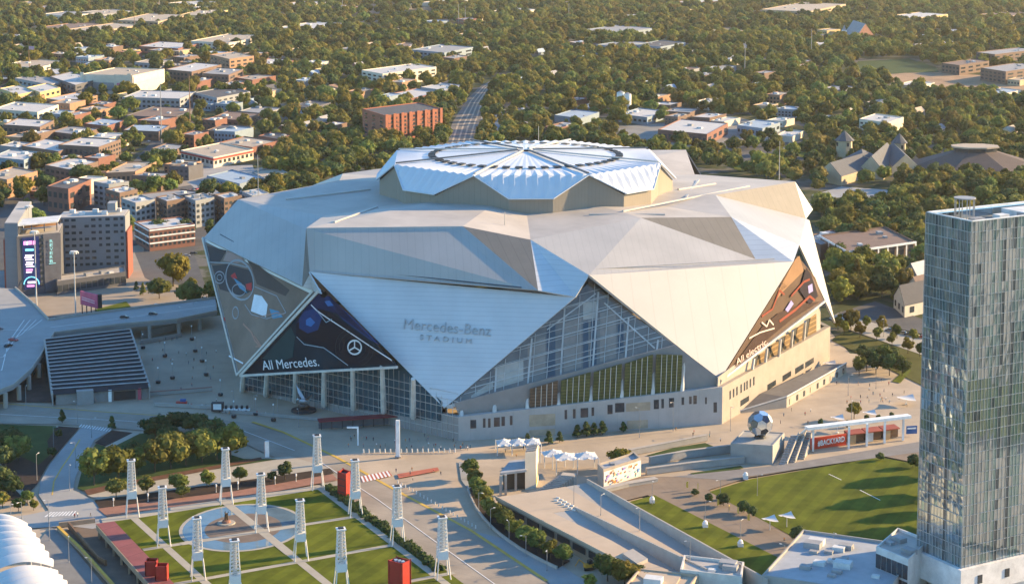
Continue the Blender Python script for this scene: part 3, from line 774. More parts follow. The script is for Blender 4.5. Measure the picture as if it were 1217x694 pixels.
# right wall: screens, windows
n23 = Vector((V3.y-V2.y, V2.x-V3.x, 0)).normalized(); n23 = n23 if n23.dot(V2-CEN) > 0 else -n23
w23 = (V2, n23)
m_tanw = mat('sunlit_wall_panel', (.36, .32, .27), .8, 0, .08, .2, stripe=((.5, .85, 0), 7.0, .85, .02))
MB().slab([on(858, 470, w23)-n23*2, on(980, 395, w23)-n23*2, on(980, 357, w23)-n23*2, on(859, 449, w23)-n23*2], .5, n23).build('recess_wall', m_tanw, st)
m_sgr = mat('ochre_screen', (.16, .10, .04), .5, 0, .2, .4, stripe=('Z', 2.2, 2.2, .2))
mi = (V2-n23*1.7, n23)
for x0, x1, yt, yb in ((899, 911, 422, 434), (914.5, 925.5, 410, 425), (930.5, 940.5, 399, 418), (945, 955.5, 389, 407), (960, 970, 378, 398)):
    dy = -(x1-x0)*.72
    patch('louvre_screen', m_sgr, mi, [(x0+3, yt), (x1, yt+dy*.7), (x1, yb+dy*.5), (x0-1, yb+2)], .2)
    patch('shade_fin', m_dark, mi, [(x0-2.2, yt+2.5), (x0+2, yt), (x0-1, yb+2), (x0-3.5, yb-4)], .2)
    MB().tube(on(x0-3, yt+4, pl_cd), on(x0-5, yb+5, w23), .6, .7).build('column', m_col, st)
for x in (867, 871, 875, 880, 884, 887, 891, 895):
    y = 504-(x-858)*.59-29
    patch('window', m_win, w23, [(x, y-5), (x+1.6, y-6), (x+1.6, y+4), (x, y+5)], .1, st, .08)
for x in (880, 912, 930, 945, 957):
    y = 504-(x-858)*.59-6
    patch('window', m_win, w23, [(x, y-9), (x+10, y-15), (x+10, y-9), (x, y-2)], .1, st, .08)
# facade bay to the left of the left petal, and letters on the front petal
pl_b = plane3(B1, TB, B2)
m_let = mat('raised_letter', (.40, .42, .43), .5, .2)
text_on('Mercedes-Benz', pl_b, (479.5, 391), (583, 399.5), 4.4, 'lettering', m_let, st, .6, .3, off=-.012)
text_on('S T A D I U M', pl_b, (499, 403.6), (560, 408.6), 2.1, 'lettering', m_let, st, .6, .3, off=-.012)
# slim masts standing on the roof
m_mast = mat('galvanised_mast', (.35, .35, .34), .5, .4)
for px, py, py2 in ((600, 283, 252), (926, 214, 168), (307, 232, 184), (640, 190, 150)):
    bpt = roof_hit(px, py) or P(px, py, 70)
    if px == 640: bpt = P(640, 167, 85)
    MB().tube(bpt, Vector((bpt.x, bpt.y, PH(bpt, py2))), .22, .14).build('roof_mast', m_mast, st)
# ================================================================== the setting: ground, roads, water, lawns
def cityground():
    m = bpy.data.materials.new('mixed_city_ground'); m.use_nodes = True; nt = m.node_tree; N = nt.nodes; L = nt.links
    b = N['Principled BSDF']; b.inputs['Roughness'].default_value = .95; b.inputs['Specular IOR Level'].default_value = .1
    g = N.new('ShaderNodeNewGeometry')
    n1 = N.new('ShaderNodeTexNoise'); n1.inputs['Scale'].default_value = .012; n1.inputs['Detail'].default_value = 6; n1.inputs['Roughness'].default_value = .7
    L.new(g.outputs['Position'], n1.inputs['Vector'])
    cr = N.new('ShaderNodeValToRGB'); e = cr.color_ramp.elements
    e[0].position = .36; e[0].color = (.09, .09, .085, 1); e[1].position = .66; e[1].color = (.15, .14, .115, 1)
    for p, c in ((.44, (.14, .135, .12, 1)), (.49, (.05, .062, .026, 1)), (.56, (.06, .072, .028, 1)), (.6, (.09, .085, .05, 1))):
        q = e.new(p); q.color = c
    L.new(n1.outputs['Fac'], cr.inputs[0]); L.new(cr.outputs[0], b.inputs['Base Color'])
    return m
g = MB(); g.poly([Vector((-9000, -2500, 0)), Vector((9000, -2500, 0)), Vector((9000, 14000, 0)), Vector((-9000, 14000, 0))])
tag(g.build('ground', cityground()), kind='structure')
m_plaza = mat('plaza_concrete', (.40, .325, .24), .85, 0, .17, .045, stripe=((.35, -.94, 0), 9., .93, .05), bump=0)
m_asph = mat('asphalt', (.085, .085, .085), .9, 0, .2, .08)
m_road = mat('worn_concrete_road', (.29, .25, .20), .85, 0, .2, .06, stripe=((.55, .83, 0), 3.6, .9, .08))
m_road2 = mat('pale_road', (.30, .30, .29), .85, 0, .1, .08)
m_grass = mat('lawn_grass', (.080, .108, .009), .95, 0, .26, .07, c2=(.115, .13, .013), spec=.1, stripe=((.9, -.42, 0), 7.0, .83, .5))
m_grassd = mat('shady_grass', (.045, .075, .024), .95, 0, .25, .1, spec=.1)  # darker green grass for park beds, terraces and the far sports field
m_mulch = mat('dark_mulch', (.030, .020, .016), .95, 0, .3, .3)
m_brick = mat('red_brick_paving', (.27, .135, .095), .9, 0, .15, .3)
m_path = mat('pale_path', (.36, .33, .27), .85, 0, .1, .2)
m_yel = mat('yellow_line_paint', (.55, .36, .07), .7, 0, .15, .3)
m_whp = mat('white_line_paint', (.72, .72, .70), .7, 0, .1, .3)
m_red = mat('red_paving', (.40, .12, .075), .8, 0, .12, .3)
m_water = mat('pool_water', (.11, .17, .21), .08, 0, .2, .12, spec=.6)
m_dirt = mat('bare_earth', (.30, .19, .11), .95, 0, .25, .03)
m_pav = mat('brown_paving', (.22, .17, .125), .9, 0, .14, .12, stripe=((.95, .3, 0), 4.5, .9, .06))
K = [.02]
def S(name, pts, m, kind='structure', z=None):
    K[0] += .012
    return sheet(name, pts, m, K[0] if z is None else z, kind)
S('plaza', [(-160, 405), (60, 398), (250, 376), (640, 340), (985, 392), (1010, 420), (1100, 425), (1400, 440), (1500, 760), (-200, 760)], m_plaza)
# ------- background surfaces
S('paved_ground', [(-60, 250), (60, 225), (170, 205), (330, 200), (300, 235), (230, 300), (255, 370), (60, 398), (-90, 405)], m_asph)
S('street', [(60, 312), (170, 290), (175, 330), (258, 350), (258, 366), (120, 376), (60, 376), (-40, 372), (-40, 350), (20, 345)], mat('tan_street', (.30, .25, .19), .85, 0, .12, .08))
S('street', [(160, 300), (178, 298), (215, 330), (200, 345), (172, 330)], m_asph)
S('street', [(92, 262), (112, 262), (190, 180), (225, 130), (285, 75), (278, 75), (215, 128), (170, 180)], m_asph)
S('street', [(-30, 322), (8, 322), (16, 350), (-30, 345)], m_road2)
S('street', [(105, 232), (330, 196), (332, 202), (110, 240)], mat('tan_street', (.3, .25, .19)))
S('parking_lot', [(205, 200), (300, 196), (310, 226), (240, 232)], m_road2)
S('parking_lot', [(560, 135), (600, 130), (640, 150), (600, 160), (570, 160)], m_road2)
S('parking_lot', [(735, 150), (880, 140), (940, 158), (900, 172), (790, 176), (735, 165)], mat('pale_asphalt', (.2, .195, .18), .9, 0, .2, .05))
S('railway', [(520, 190), (527, 178), (538, 145), (556, 117), (572, 102), (590, 93), (610, 87), (615, 88), (598, 96), (584, 108), (575, 128), (568, 155), (562, 190)], mat('track_bed', (.15, .14, .13), .9, 0, .15, .1))
for t in (.22, .42, .6, .8):
    L_ = [(527, 178), (538, 145), (556, 117), (572, 102), (590, 93)]; R_ = [(562, 180), (568, 155), (575, 128), (584, 108), (598, 96)]
    pts = [P(l[0]+(r[0]-l[0])*t, l[1]+(r[1]-l[1])*t, K[0]+.02) for l, r in zip(L_, R_)]
    tag(MB().strip(pts, 1.6, .02).build('railway_track', m_plaza), kind='structure')
S('sports_field', [(1012, 84), (1020, 73), (1080, 70), (1112, 80), (1116, 86), (1060, 88)], m_grassd)
S('dirt_field', [(1045, 90), (1075, 87), (1125, 86), (1230, 96), (1230, 112), (1110, 110), (1062, 98)], m_dirt)
S('highway', [(395, 24), (440, 19), (520, 14), (520, 18), (450, 22), (400, 29)], m_dirt)
S('highway', [(440, 40), (500, 33), (620, 27), (620, 30), (500, 38), (445, 44)], m_path)
S('highway', [(610, 14), (700, 9), (760, 9), (700, 13)], m_path)
S('park_lawn', [(860, 195), (960, 180), (970, 184), (880, 204)], m_grass)
S('park_lawn', [(330, 118), (380, 100), (388, 104), (350, 124)], m_grassd)
S('street', [(965, 232), (1000, 222), (1060, 226), (1075, 236), (1000, 248), (968, 246)], m_road2)
S('street', [(860, 186), (960, 172), (962, 176), (866, 192)], m_path)
S('parking_lot', [(830, 172), (900, 168), (960, 190), (900, 200)], m_asph)
# ------- right park beside the stadium
S('park_lawn', [(988, 404), (1005, 392), (1090, 420), (1180, 455), (1120, 470), (1060, 440), (1010, 415)], mat('park_grass', (.09, .09, .025), .95, 0, .2, .1, spec=.1))
S('street', [(985, 378), (1000, 370), (1150, 420), (1250, 455), (1240, 475), (1120, 430), (1010, 392)], m_path)
S('street', [(995, 372), (1040, 358), (1120, 388), (1118, 402), (1040, 384)], m_asph)
S('lawn_edge', [(1060, 453), (1078, 437), (1083, 440), (1070, 455)], m_grass)
# ------- main road in front
S('road', [(-90, 477), (0, 478), (120, 488), (240, 496), (300, 503), (336, 514), (400, 544), (470, 583), (560, 631), (650, 692), (690, 722), (560, 735), (520, 682), (450, 622), (400, 590), (370, 566), (330, 545), (280, 522), (180, 512), (70, 504), (0, 503), (-90, 505)], m_road)
S('road', [(545, 548), (562, 552), (566, 575), (590, 612), (640, 652), (700, 694), (760, 730), (690, 730), (650, 690), (560, 630), (600, 640), (570, 600), (548, 570)], m_road2)
S('road', [(100, 587), (150, 573), (310, 545), (345, 542), (392, 556), (280, 573), (118, 594)], m_path)
S('road', [(97, 507), (75, 532), (60, 550), (48, 572), (46, 588), (58, 606), (60, 622), (110, 628), (135, 622), (118, 600), (100, 588), (87, 582), (90, 566), (103, 540), (112, 523), (134, 510)], m_road2)
S('road', [(-60, 622), (30, 612), (64, 605), (112, 602), (132, 612), (128, 622), (60, 626), (20, 628), (-60, 645)], m_road2)
def line(pts, w, m, name='road_marking'):
    K[0] += .006
    return tag(MB().strip([P(x, y, K[0]) for x, y in pts], w, .012).build(name, m), kind='structure')
line([(300, 501), (336, 513), (400, 543), (470, 582), (560, 630), (650, 690)], 1.3, m_yel)
line([(-60, 478), (0, 479), (120, 489), (240, 497)], .7, m_yel)
line([(95, 522), (84, 540), (73, 556), (64, 572), (62, 588)], .5, m_yel)
line([(400, 590), (470, 634), (545, 690)], .35, m_whp)
line([(380, 548), (450, 594), (520, 645), (590, 695)], .3, m_whp)
line([(0, 492), (150, 500), (290, 512), (350, 535)], .3, m_whp)
# crosswalks
def bars(c, n, m, name='crosswalk'):
    (a, b, cc, d) = c
    for i in range(n):
        t0, t1 = (i+.15)/n, (i+.65)/n
        f = lambda p, q, t: (p[0]+(q[0]-p[0])*t, p[1]+(q[1]-p[1])*t)
        K[0] += .0003
        sheet('crosswalk_bar', [f(a, b, t0), f(a, b, t1), f(d, cc, t1), f(d, cc, t0)], m, K[0]+.01)
K[0] += .01
S('crosswalk', [(428, 566), (462, 559), (466, 565), (431, 573)], m_red)
bars([(428, 566), (462, 559), (466, 565), (431, 573)], 8, m_whp)
S('crosswalk', [(472, 563), (520, 555), (522, 559), (474, 568)], m_red)
bars([(96, 504), (135, 509), (131, 513), (93, 507)], 12, m_whp); bars([(60, 608), (92, 607), (88, 612), (52, 614)], 9, m_whp)
K[0] += .02
# planting left of the curved road
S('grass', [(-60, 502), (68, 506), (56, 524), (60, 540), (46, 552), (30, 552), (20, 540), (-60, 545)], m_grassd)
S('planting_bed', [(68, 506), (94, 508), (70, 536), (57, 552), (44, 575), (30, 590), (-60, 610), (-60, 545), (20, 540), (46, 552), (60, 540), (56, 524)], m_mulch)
S('footpath', [(-30, 530), (-2, 548), (30, 585), (40, 598), (35, 599), (-6, 556), (-40, 538)], m_path)
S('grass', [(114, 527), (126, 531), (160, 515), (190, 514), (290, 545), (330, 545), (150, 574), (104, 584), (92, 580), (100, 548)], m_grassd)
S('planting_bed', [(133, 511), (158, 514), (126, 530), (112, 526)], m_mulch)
S('footpath', [(158, 514), (166, 515), (132, 532), (124, 531)], m_path)
S('planting_bed', [(100, 582), (150, 572), (310, 543), (312, 546), (150, 577), (104, 588)], mat('red_mulch', (.11, .05, .03), .95, 0, .3, .3))
# plaza lawn with its paths and round pool
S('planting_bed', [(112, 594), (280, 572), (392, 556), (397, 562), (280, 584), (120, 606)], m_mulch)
S('brick_path', [(116, 604), (280, 583), (395, 563), (402, 570), (280, 592), (128, 614)], m_brick)
S('lawn', [(132, 619), (160, 613), (378, 579), (404, 583), (560, 700), (580, 730), (200, 740)], m_grass)
S('footpath', [(120, 616), (160, 609), (380, 576), (386, 580), (165, 615), (122, 621)], m_path)
for a, b, wd in (((159, 615), (262, 708), 2.6), ((262, 592), (410, 710), 2.8), ((378, 578), (560, 716), 2.6), ((170, 653), (445, 610), 2.3), ((195, 696), (490, 643), 2.3), ((280, 730), (540, 680), 2.3)):
    K[0] += .006; tag(MB().strip([P(*a, K[0]), P(*b, K[0])], wd, .01).build('footpath', m_path), kind='structure')
hedge_line = [(386, 580), (405, 594), (425, 609), (455, 632), (490, 657), (522, 682)]
pc_ = P(288, 628); 
def ell(c, rx, ry, n=40): return [Vector((c.x+rx*math.cos(2*math.pi*i/n), c.y+ry*math.sin(2*math.pi*i/n), 0)) for i in range(n)]
def esheet(name, c, rx, ry, m):
    K[0] += .012
    o = MB().poly([p+Vector((0, 0, K[0])) for p in ell(c, rx, ry)]).build(name, m); fixup(o); return tag(o, kind='structure')
esheet('pool_rim', pc_, 21.2, 24.6, m_path); esheet('pool', pc_, 20, 23.3, m_water); esheet('pool_island', pc_+Vector((0.5, -1, 0)), 13, 15, mat('grey_brown_paving', (.16, .125, .10), .9, 0, .15, .3))
K[0] += .006; tag(MB().strip([P(262, 592, K[0]), P(345, 658, K[0])], 3.2, .02).build('footpath', m_path), kind='structure')
K[0] += .006; tag(MB().strip([P(215, 646, K[0]), P(355, 624, K[0])], 2.8, .02).build('footpath', m_path), kind='structure')
# right field and its paths
S('paving', [(690, 588), (760, 566), (860, 566), (1000, 545), (1100, 525), (1250, 520), (1250, 545), (1100, 552), (1046, 541), (890, 567), (842, 582), (995, 668), (955, 690), (770, 588), (720, 600)], m_pav)
S('field', [(843, 584), (892, 569), (1046, 543), (1100, 553), (1250, 600), (1250, 650), (1090, 662), (992, 664)], m_grass)
S('grass_strip', [(748, 596), (778, 588), (968, 684), (935, 700), (920, 700)], m_grass)
for a, b in (((985, 563), (1000, 570)), ((1022, 582), (1046, 594))):
    line([a, b], .35, m_whp)
S('road', [(800, 566), (930, 552), (1090, 525), (1230, 515), (1230, 530), (1090, 537), (990, 551), (860, 570)], mat('grey_path', (.20, .19, .18), .9, 0, .12, .2))
# ================================================================== foreground
LM += [(405, 600, 'the plaza lawn'), (288, 628, 'the round pool'), (905, 520, 'the giant football'), (965, 610, 'the green field'), (560, 600, 'the main road'), (95, 550, 'the curved side road'),
       (640, 640, 'the parking deck'), (240, 430, 'the shaded plaza'), (430, 450, 'the dark blue banner'), (700, 520, "the stadium's front wall"), (930, 470, 'the sunlit stadium wall'), (1110, 640, 'the glass tower')]
# ---- twelve lattice light towers
ht = thing('light_tower', None, 'light tower')
m_tw = mat('tower_white', (.70, .69, .66), .5, .1, .06, .6)
TWH = 20.5
def hw(z): return 2.0-.055*z
for sx in (-1, 1):
    for sy in (-1, 1):
        MB().tube((sx*2.2, sy*2.2, 0), (sx*1.55, sy*1.55, 7.2), .20, .17, 6).build('leg', m_tw, ht)
MB().box((0, 0, 7.9), (3.2, 3.2, 2.6)).build('lantern_box', mat('tower_panel', (.72, .72, .70), .5, 0, .05, .5), ht)
lat = MB(); z = 9.2
for sx in (-1, 1):
    for sy in (-1, 1): lat.tube((sx*1.5, sy*1.5, 9.0), (sx*1.0, sy*1.0, 19.6), .15, .13, 5)
nlv = 9
for k in range(nlv):
    za = 9.2+10.2*k/nlv; zb = 9.2+10.2*(k+1)/nlv; ra = 1.5-.5*(za-9)/10.6; rb = 1.5-.5*(zb-9)/10.6
    for i in range(4):
        c = [(-1, -1), (1, -1), (1, 1), (-1, 1)]; a, b = c[i], c[(i+1) % 4]
        lat.tube((a[0]*rb, a[1]*rb, zb), (b[0]*rb, b[1]*rb, zb), .13, .13, 4)
        lat.tube((a[0]*ra, a[1]*ra, za), (b[0]*rb, b[1]*rb, zb), .075, .075, 4)
        lat.tube((b[0]*ra, b[1]*ra, za), (a[0]*rb, a[1]*rb, zb), .075, .075, 4)
lat.build('lattice', m_tw, ht)
core = MB().tube((0, 0, 9), (0, 0, 19.2), .75, .55, 8); core.build('light_column', mat('light_column_grey', (.42, .42, .42), .5), ht)
cap = MB().box((0, 0, 19.9), (2.9, 2.9, .3)); cap.build('cap', mat('tower_panel', (.72, .72, .70)), ht)
MB().box((0, 0, 20.2), (1.6, 1.6, .3)).build('cap_lamp', m_dark, ht)
TW = [((269, 598), 'behind the pool, at the dark planting bed'), ((157.5, 613), 'at the far left lawn corner'), ((194.5, 648), 'second along the left lawn edge'),
      ((235.5, 688), 'third along the left lawn edge'), ((377.5, 581), 'left of the far red kiosk'), ((422.5, 613), 'just right of the far red kiosk'),
      ((472.5, 647), 'halfway along the hedge'), ((526, 687), 'at the near end of the hedge'), ((311, 631), 'on the right rim of the pool'),
      ((357.5, 665), 'on the path crossing right of the pool'), ((280, 717), 'cut off by the bottom edge'), ((406, 702), 'left of the near red kiosk')]
for i, ((px, py), wtx) in enumerate(TW):
    o = ht if i == 0 else dup(ht, (0, 0, 0)); o.location = P(px, py, .35); o.rotation_euler = (0, 0, R(14))
    tag(o, 'white lattice light tower '+wtx, None, 'light towers around the lawn')
    LM.append((px, py, 'a white lattice tower')) if i in (4,) else None
# ---- statue in the pool
sp_ = P(269, 622, .5)
sc = thing('statue', 'bronze statue on a round stepped base in the pool', 'statue', sp_)
MB().tube(sp_, sp_+Vector((0, 0, .5)), 3.2, 3.0, 16).build('plinth', m_path, sc); MB().tube(sp_+Vector((0, 0, .5)), sp_+Vector((0, 0, 1.3)), 1.6, 1.3, 12).build('pedestal', m_brick, sc)
m_brz = mat('bronze', (.09, .07, .05), .5, .5)
fig = MB()
for a in (0, 2.1, 4.2):
    d = Vector((math.cos(a), math.sin(a), 0))
    fig.tube(sp_+d*.5+Vector((0, 0, 1.3)), sp_+d*.3+Vector((0, 0, 3.2)), .3, .4, 7); fig.sphere(sp_+d*.35+Vector((0, 0, 3.6)), .3, 7, 5)
    fig.tube(sp_+d*.3+Vector((0, 0, 3.0)), sp_+d*.9+Vector((0, 0, 4.4)), .14, .08, 5)
fig.build('figure', m_brz, sc)
# ---- red kiosks
m_redst = mat('red_steel', (.36, .035, .025), .5, .1, .12, .4)
def kiosk(L, N, Rr, h, label, style):
    n, u, v = rect(L, N, Rr, .3, 3.); t = thing('kiosk', label, 'kiosk', n+(u+v)/2)
    q = [n, n+u, n+u+v, n+v]; c = n+(u+v)/2
    for i in range(4):
        a, b = q[i], q[(i+1) % 4]; nn = Vector((b.y-a.y, a.x-b.x, 0)).normalized()
        if nn.dot(a-c) < 0: nn = -nn
        MB().slab([a, b, b+Vector((0, 0, h)), a+Vector((0, 0, h))], .25, nn).build('wall', m_redst, t)
    MB().slab([c+(p-c)*.9+Vector((0, 0, h-.7)) for p in q], .2, Vector((0, 0, 1))).build('roof', m_dark, t)
    for p in q: MB().box(p+Vector((0, 0, h/2+.1)), (.4, .4, h+.3)).build('corner_post', m_redst, t)
    if style:
        for k in range(3): MB().box(c+u*(-.25+.25*k)+Vector((0, 0, h-.3)), (1.1, 1.6, .5), .3).build('roof_unit', mat('blue_grey_unit', (.25, .34, .42), .5), t)
    else:
        for k in range(1, 4): MB().strip([n-v.normalized()*.1+Vector((0, 0, h*k/4)), n+u-v.normalized()*.1+Vector((0, 0, h*k/4))], .1, .25).build('rail', m_dark, t)
    LM.append((N[0], N[1], short_k)); return t
short_k = 'the far red kiosk'; kiosk((402, 591), (411, 594), (417, 590), 9.5, 'tall red steel kiosk beside the red striped crosswalk', 0)
short_k = 'the near red kiosk'; kiosk((462, 699), (478, 703), (488, 698), 9.0, 'red kiosk with dark open top at the bottom edge of the lawn', 1)
tk_ = thing('vent_shaft', 'pair of red square vent shafts joined at the end of the red roof', 'vent', P(187, 700))
for (x, y) in ((181, 698), (193, 704)):
    p = P(x, y); mb = MB()
    for a, b in (((-1, -1), (1, -1)), ((1, -1), (1, 1)), ((1, 1), (-1, 1)), ((-1, 1), (-1, -1))):
        pa, pb = p+Vector((a[0]*1.8, a[1]*1.8, 0)), p+Vector((b[0]*1.8, b[1]*1.8, 0))
        nn = (pa+pb)/2-p; nn.normalize(); mb.slab([pa, pb, pb+Vector((0, 0, 9)), pa+Vector((0, 0, 9))], .25, nn)
    mb.build('shaft', m_redst, tk_); MB().box(p+Vector((0, 0, 6.5)), (3, 3, .2)).build('grille', m_dark, tk_)
# ---- red roofed long hall beside the ramp
m_tanwall = mat('tan_stucco', (.34, .25, .17), .85, 0, .12, .3); m_redroof = mat('red_roof_sheet', (.24, .075, .07), .7, 0, .15, .2, stripe=((.75, -.66, 0), 9, .7, .04))
lh = thing('long_hall', 'long low hall with dull red roof beside the lawn', 'building', P(160, 660))
ZR = 4.5
rp4 = [P(114, 622, ZR), P(136, 619, ZR), P(206, 692, ZR), P(226, 720, ZR), P(200, 720, ZR), P(178, 694, ZR)]
MB().slab(rp4, .5, Vector((0, 0, 1))).build('roof', m_redroof, lh)
q0, q1 = P(114, 623, ZR), P(200, 721, ZR)
nn = Vector((-(q1.y-q0.y), q1.x-q0.x, 0)).normalized(); nn = nn if nn.x < 0 else -nn
MB().slab([q0, q1, q1-Vector((0, 0, 1.8)), q0-Vector((0, 0, 1.8))], .4, nn).build('fascia', m_tanwall, lh)
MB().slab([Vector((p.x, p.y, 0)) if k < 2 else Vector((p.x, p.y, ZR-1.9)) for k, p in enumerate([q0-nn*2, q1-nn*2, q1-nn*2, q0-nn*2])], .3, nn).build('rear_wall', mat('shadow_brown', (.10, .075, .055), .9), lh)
for k in range(9):
    p = q0.lerp(q1, (k+.3)/9)-nn*.3; MB().box((p.x, p.y, (ZR-1.8)/2), (.7, .7, ZR-1.8)).build('column', m_tanwall, lh)
LM.append((150, 650, 'the red roofed hall'))
sheet('driveway', [(72, 632), (104, 622), (114, 626), (200, 724), (150, 730), (128, 700)], mat('brown_asphalt', (.15, .115, .085), .9, 0, .2, .15), .33)
sheet('driveway', [(60, 626), (72, 632), (128, 700), (150, 730), (20, 730), (40, 650)], mat('grey_asphalt', (.19, .19, .185), .9, 0, .12, .15), .34)
yr = thing('ramp_wall', 'yellow topped concrete wall along the sloping ramp', 'wall', P(100, 660))
ys = [P(69, 627, 1), P(95, 652, 1), (P(115, 674, 1)), P(140, 702, 1), P(160, 726, 1)]
MB().strip([Vector((p.x, p.y, 0.3)) for p in ys], .8, 1.1).build('wall', m_tanwall, yr); MB().strip([Vector((p.x, p.y, 1.42)) for p in ys], 1.0, .25).build('coping', mat('yellow_coping', (.55, .33, .05), .7), yr)
rw2 = thing('retaining_wall', 'brown timber wall on the right of the yellow ramp wall', 'wall', P(110, 650))
MB().strip([P(82, 627, .3), P(100, 648, .3), P(118, 668, .3), P(126, 672, .3)], .7, 2.0).build('wall', mat('brown_timber', (.17, .10, .06), .85, 0, .2, .5), rw2)
rw3 = thing('retaining_wall', 'tan wall closing the far end of the driveway', 'wall', P(95, 625))
MB().strip([P(70, 626, .3), P(113, 621, .3)], .8, 1.6).build('wall', m_tanwall, rw3)
# ---- white tensile roofs, bottom left
m_fab = mat('white_fabric', (.60, .59, .57), .7, 0, .04, .2)
def fabric(corners, label, z, rise, nr):
    """corners: far-left, far-right, near-right, near-left (pixels at height z)"""
    a, b, c, d = [P(*q, z) for q in corners]; t = thing('fabric_roof', label, 'roof', (a+c)/2-Vector((0, 0, z)))
    nu, nv = 24, nr*6; V_ = []
    for j in range(nv+1):
        tv = j/nv; l, r = a.lerp(d, tv), b.lerp(c, tv)
        fr = abs(math.sin(math.pi*tv*nr))
        for i in range(nu+1):
            tu = i/nu; p = l.lerp(r, tu - (1-fr)*.035*(tu > .5)*tu)
            V_.append(p+Vector((0, 0, rise*math.sin(math.pi*min(1, tu*.9+.05))*1.0 - rise*.6 + 1.5*fr*(1-.2*tu)+.8*math.sin(math.pi*tv))))
    fs = [(j*(nu+1)+i, j*(nu+1)+i+1, (j+1)*(nu+1)+i+1, (j+1)*(nu+1)+i) for j in range(nv) for i in range(nu)]
    MB().add(V_, fs).build('membrane', m_fab, t, smooth=False)
    for k in range(4):
        p = b.lerp(c, k/3); MB().tube((p.x-1.5, p.y, 0), (p.x-1.5, p.y, z-1.5), .25, .2, 6).build('mast', m_wpole, t)
    return t
fabric([(-28, 615), (30, 618), (66, 668), (-12, 676)], 'white tensile fabric roof at the left edge, the far one', 13, 3.0, 7)
fabric([(-12, 683), (66, 674), (100, 718), (10, 735)], 'white tensile fabric roof in the bottom left corner, the near one', 13, 3.0, 6)
# ---- hedge along the lawn, shrubs by the side road
def shrub(px, py, h, label, ci=2, wide=1.0, group=None, z=.3): return tree(P(px, py, z), h, 'bush', ci, label, group, wide*.62, 'shrub', 'shrub')
hd = thing('hedge', 'long clipped dark green hedge between lawn and main road', 'hedge', P(455, 632))
g = np.random.default_rng(5); mbh = MB(); pts = []
for (a, b) in zip(hedge_line, hedge_line[1:]):
    for k in range(34):
        t = g.random(); p = P(a[0]+(b[0]-a[0])*t+4, a[1]+(b[1]-a[1])*t, .3)+Vector((g.normal()*1.0, g.normal()*.8, 0))
        mbh.sphere(p+Vector((0, 0, .6)), .9+.35*g.random(), 6, 4)
        for q in range(16):
            d = Vector(g.normal(size=3)); d.normalize(); c = p+Vector((0, 0, .7))+d*1.15; s1 = Vector(g.normal(size=3))*.22; s2 = Vector(g.normal(size=3))*.22
            mbh.poly([c-s1-s2, c+s1-s2, c+s1+s2, c-s1+s2])
mbh.build('foliage', m_leaf[2], hd)
# big trees in the left park
row = [(112, 577, 14, 'a'), (141, 570, 12.5, 'b'), (163, 565, 12, 'c'), (184, 561, 13.5, 'a'), (203, 557, 14, 'd'), (221, 554, 13, 'a'), (240, 550, 14, 'b'), (258, 547, 13, 'c'), (274, 545, 13.5, 'd')]
for i, (x, y, h, k) in enumerate(row):
    tree(P(x, y, .3), h, k, [1, 0, 1, 0, 1, 0, 1, 1, 0][i], f'round leafy tree, {["first","second","third","fourth","fifth","sixth","seventh","eighth","ninth"][i]} from the left in the front park row', 'park row of trees by the curved road', 1.02)
for i, (x, y, h, w_) in enumerate([(185, 522, 9.5, 1.25), (210, 514, 9, 1.3), (232, 516, 9, 1.2), (252, 524, 9, 1.2), (275, 531, 8.5, 1.1), (200, 532, 9, 1.1), (225, 535, 8, 1.), (160, 545, 7, 1.)]):
    tree(P(x, y, .3), h, 'b', 2, f'dark rounded tree {"at the back of" if i < 5 else "inside"} the park grove, {["far left","left centre","centre","right centre","far right","front left","front centre","near the side road"][i]}', 'dark trees in the park grove', w_)
for i, (x, y, h, ci) in enumerate([(138, 592, 7.6, 1), (175, 587, 7, 0), (213, 585, 7.4, 1), (217, 592, 5, 1), (246, 579, 6.6, 0), (285, 573, 6, 1), (339, 571, 7, 2), (324, 574, 4.5, 2)]):
    tree(P(x, y, .3), h, 'street', ci, f'small street tree in the dark bed, {["far left","second","third","low bushy one","fourth","fifth","right end","low one at right"][i]} of the row', 'street trees in the planting bed', 1.15)
for i, (x, y, h, ci) in enumerate([(12, 540, 11, 2), (22, 548, 10, 1), (8, 556, 9, 2), (-2, 585, 10, 2), (14, 590, 8, 2), (3, 603, 6, 0), (33, 598, 5, 1), (22, 607, 5, 1), (40, 606, 4, 0), (62, 545, 4.5, 2), (70, 522, 4, 2)]):
    tree(P(x, y, .3), h, 'd' if h > 7 else 'street', ci, f'{"dark leafy tree" if h > 7 else "low garden tree"} left of the curved side road, {["on the grass","beside the grass","on the bare bed","at the frame edge","on the dark slope","yellowish by the path","near the road mouth","by the white path","beside the lamp","on the bed corner","at the crosswalk"][i]}', 'garden trees left of the side road', 1.1)
for i, (x, y) in enumerate([(74, 502), (133, 510)]):
    tree(P(x, y, .4), 6.5, 'cone', 2, f'slender young conifer beside the {"left" if i == 0 else "right"} end of the white crosswalk', 'young conifers by the crosswalk')
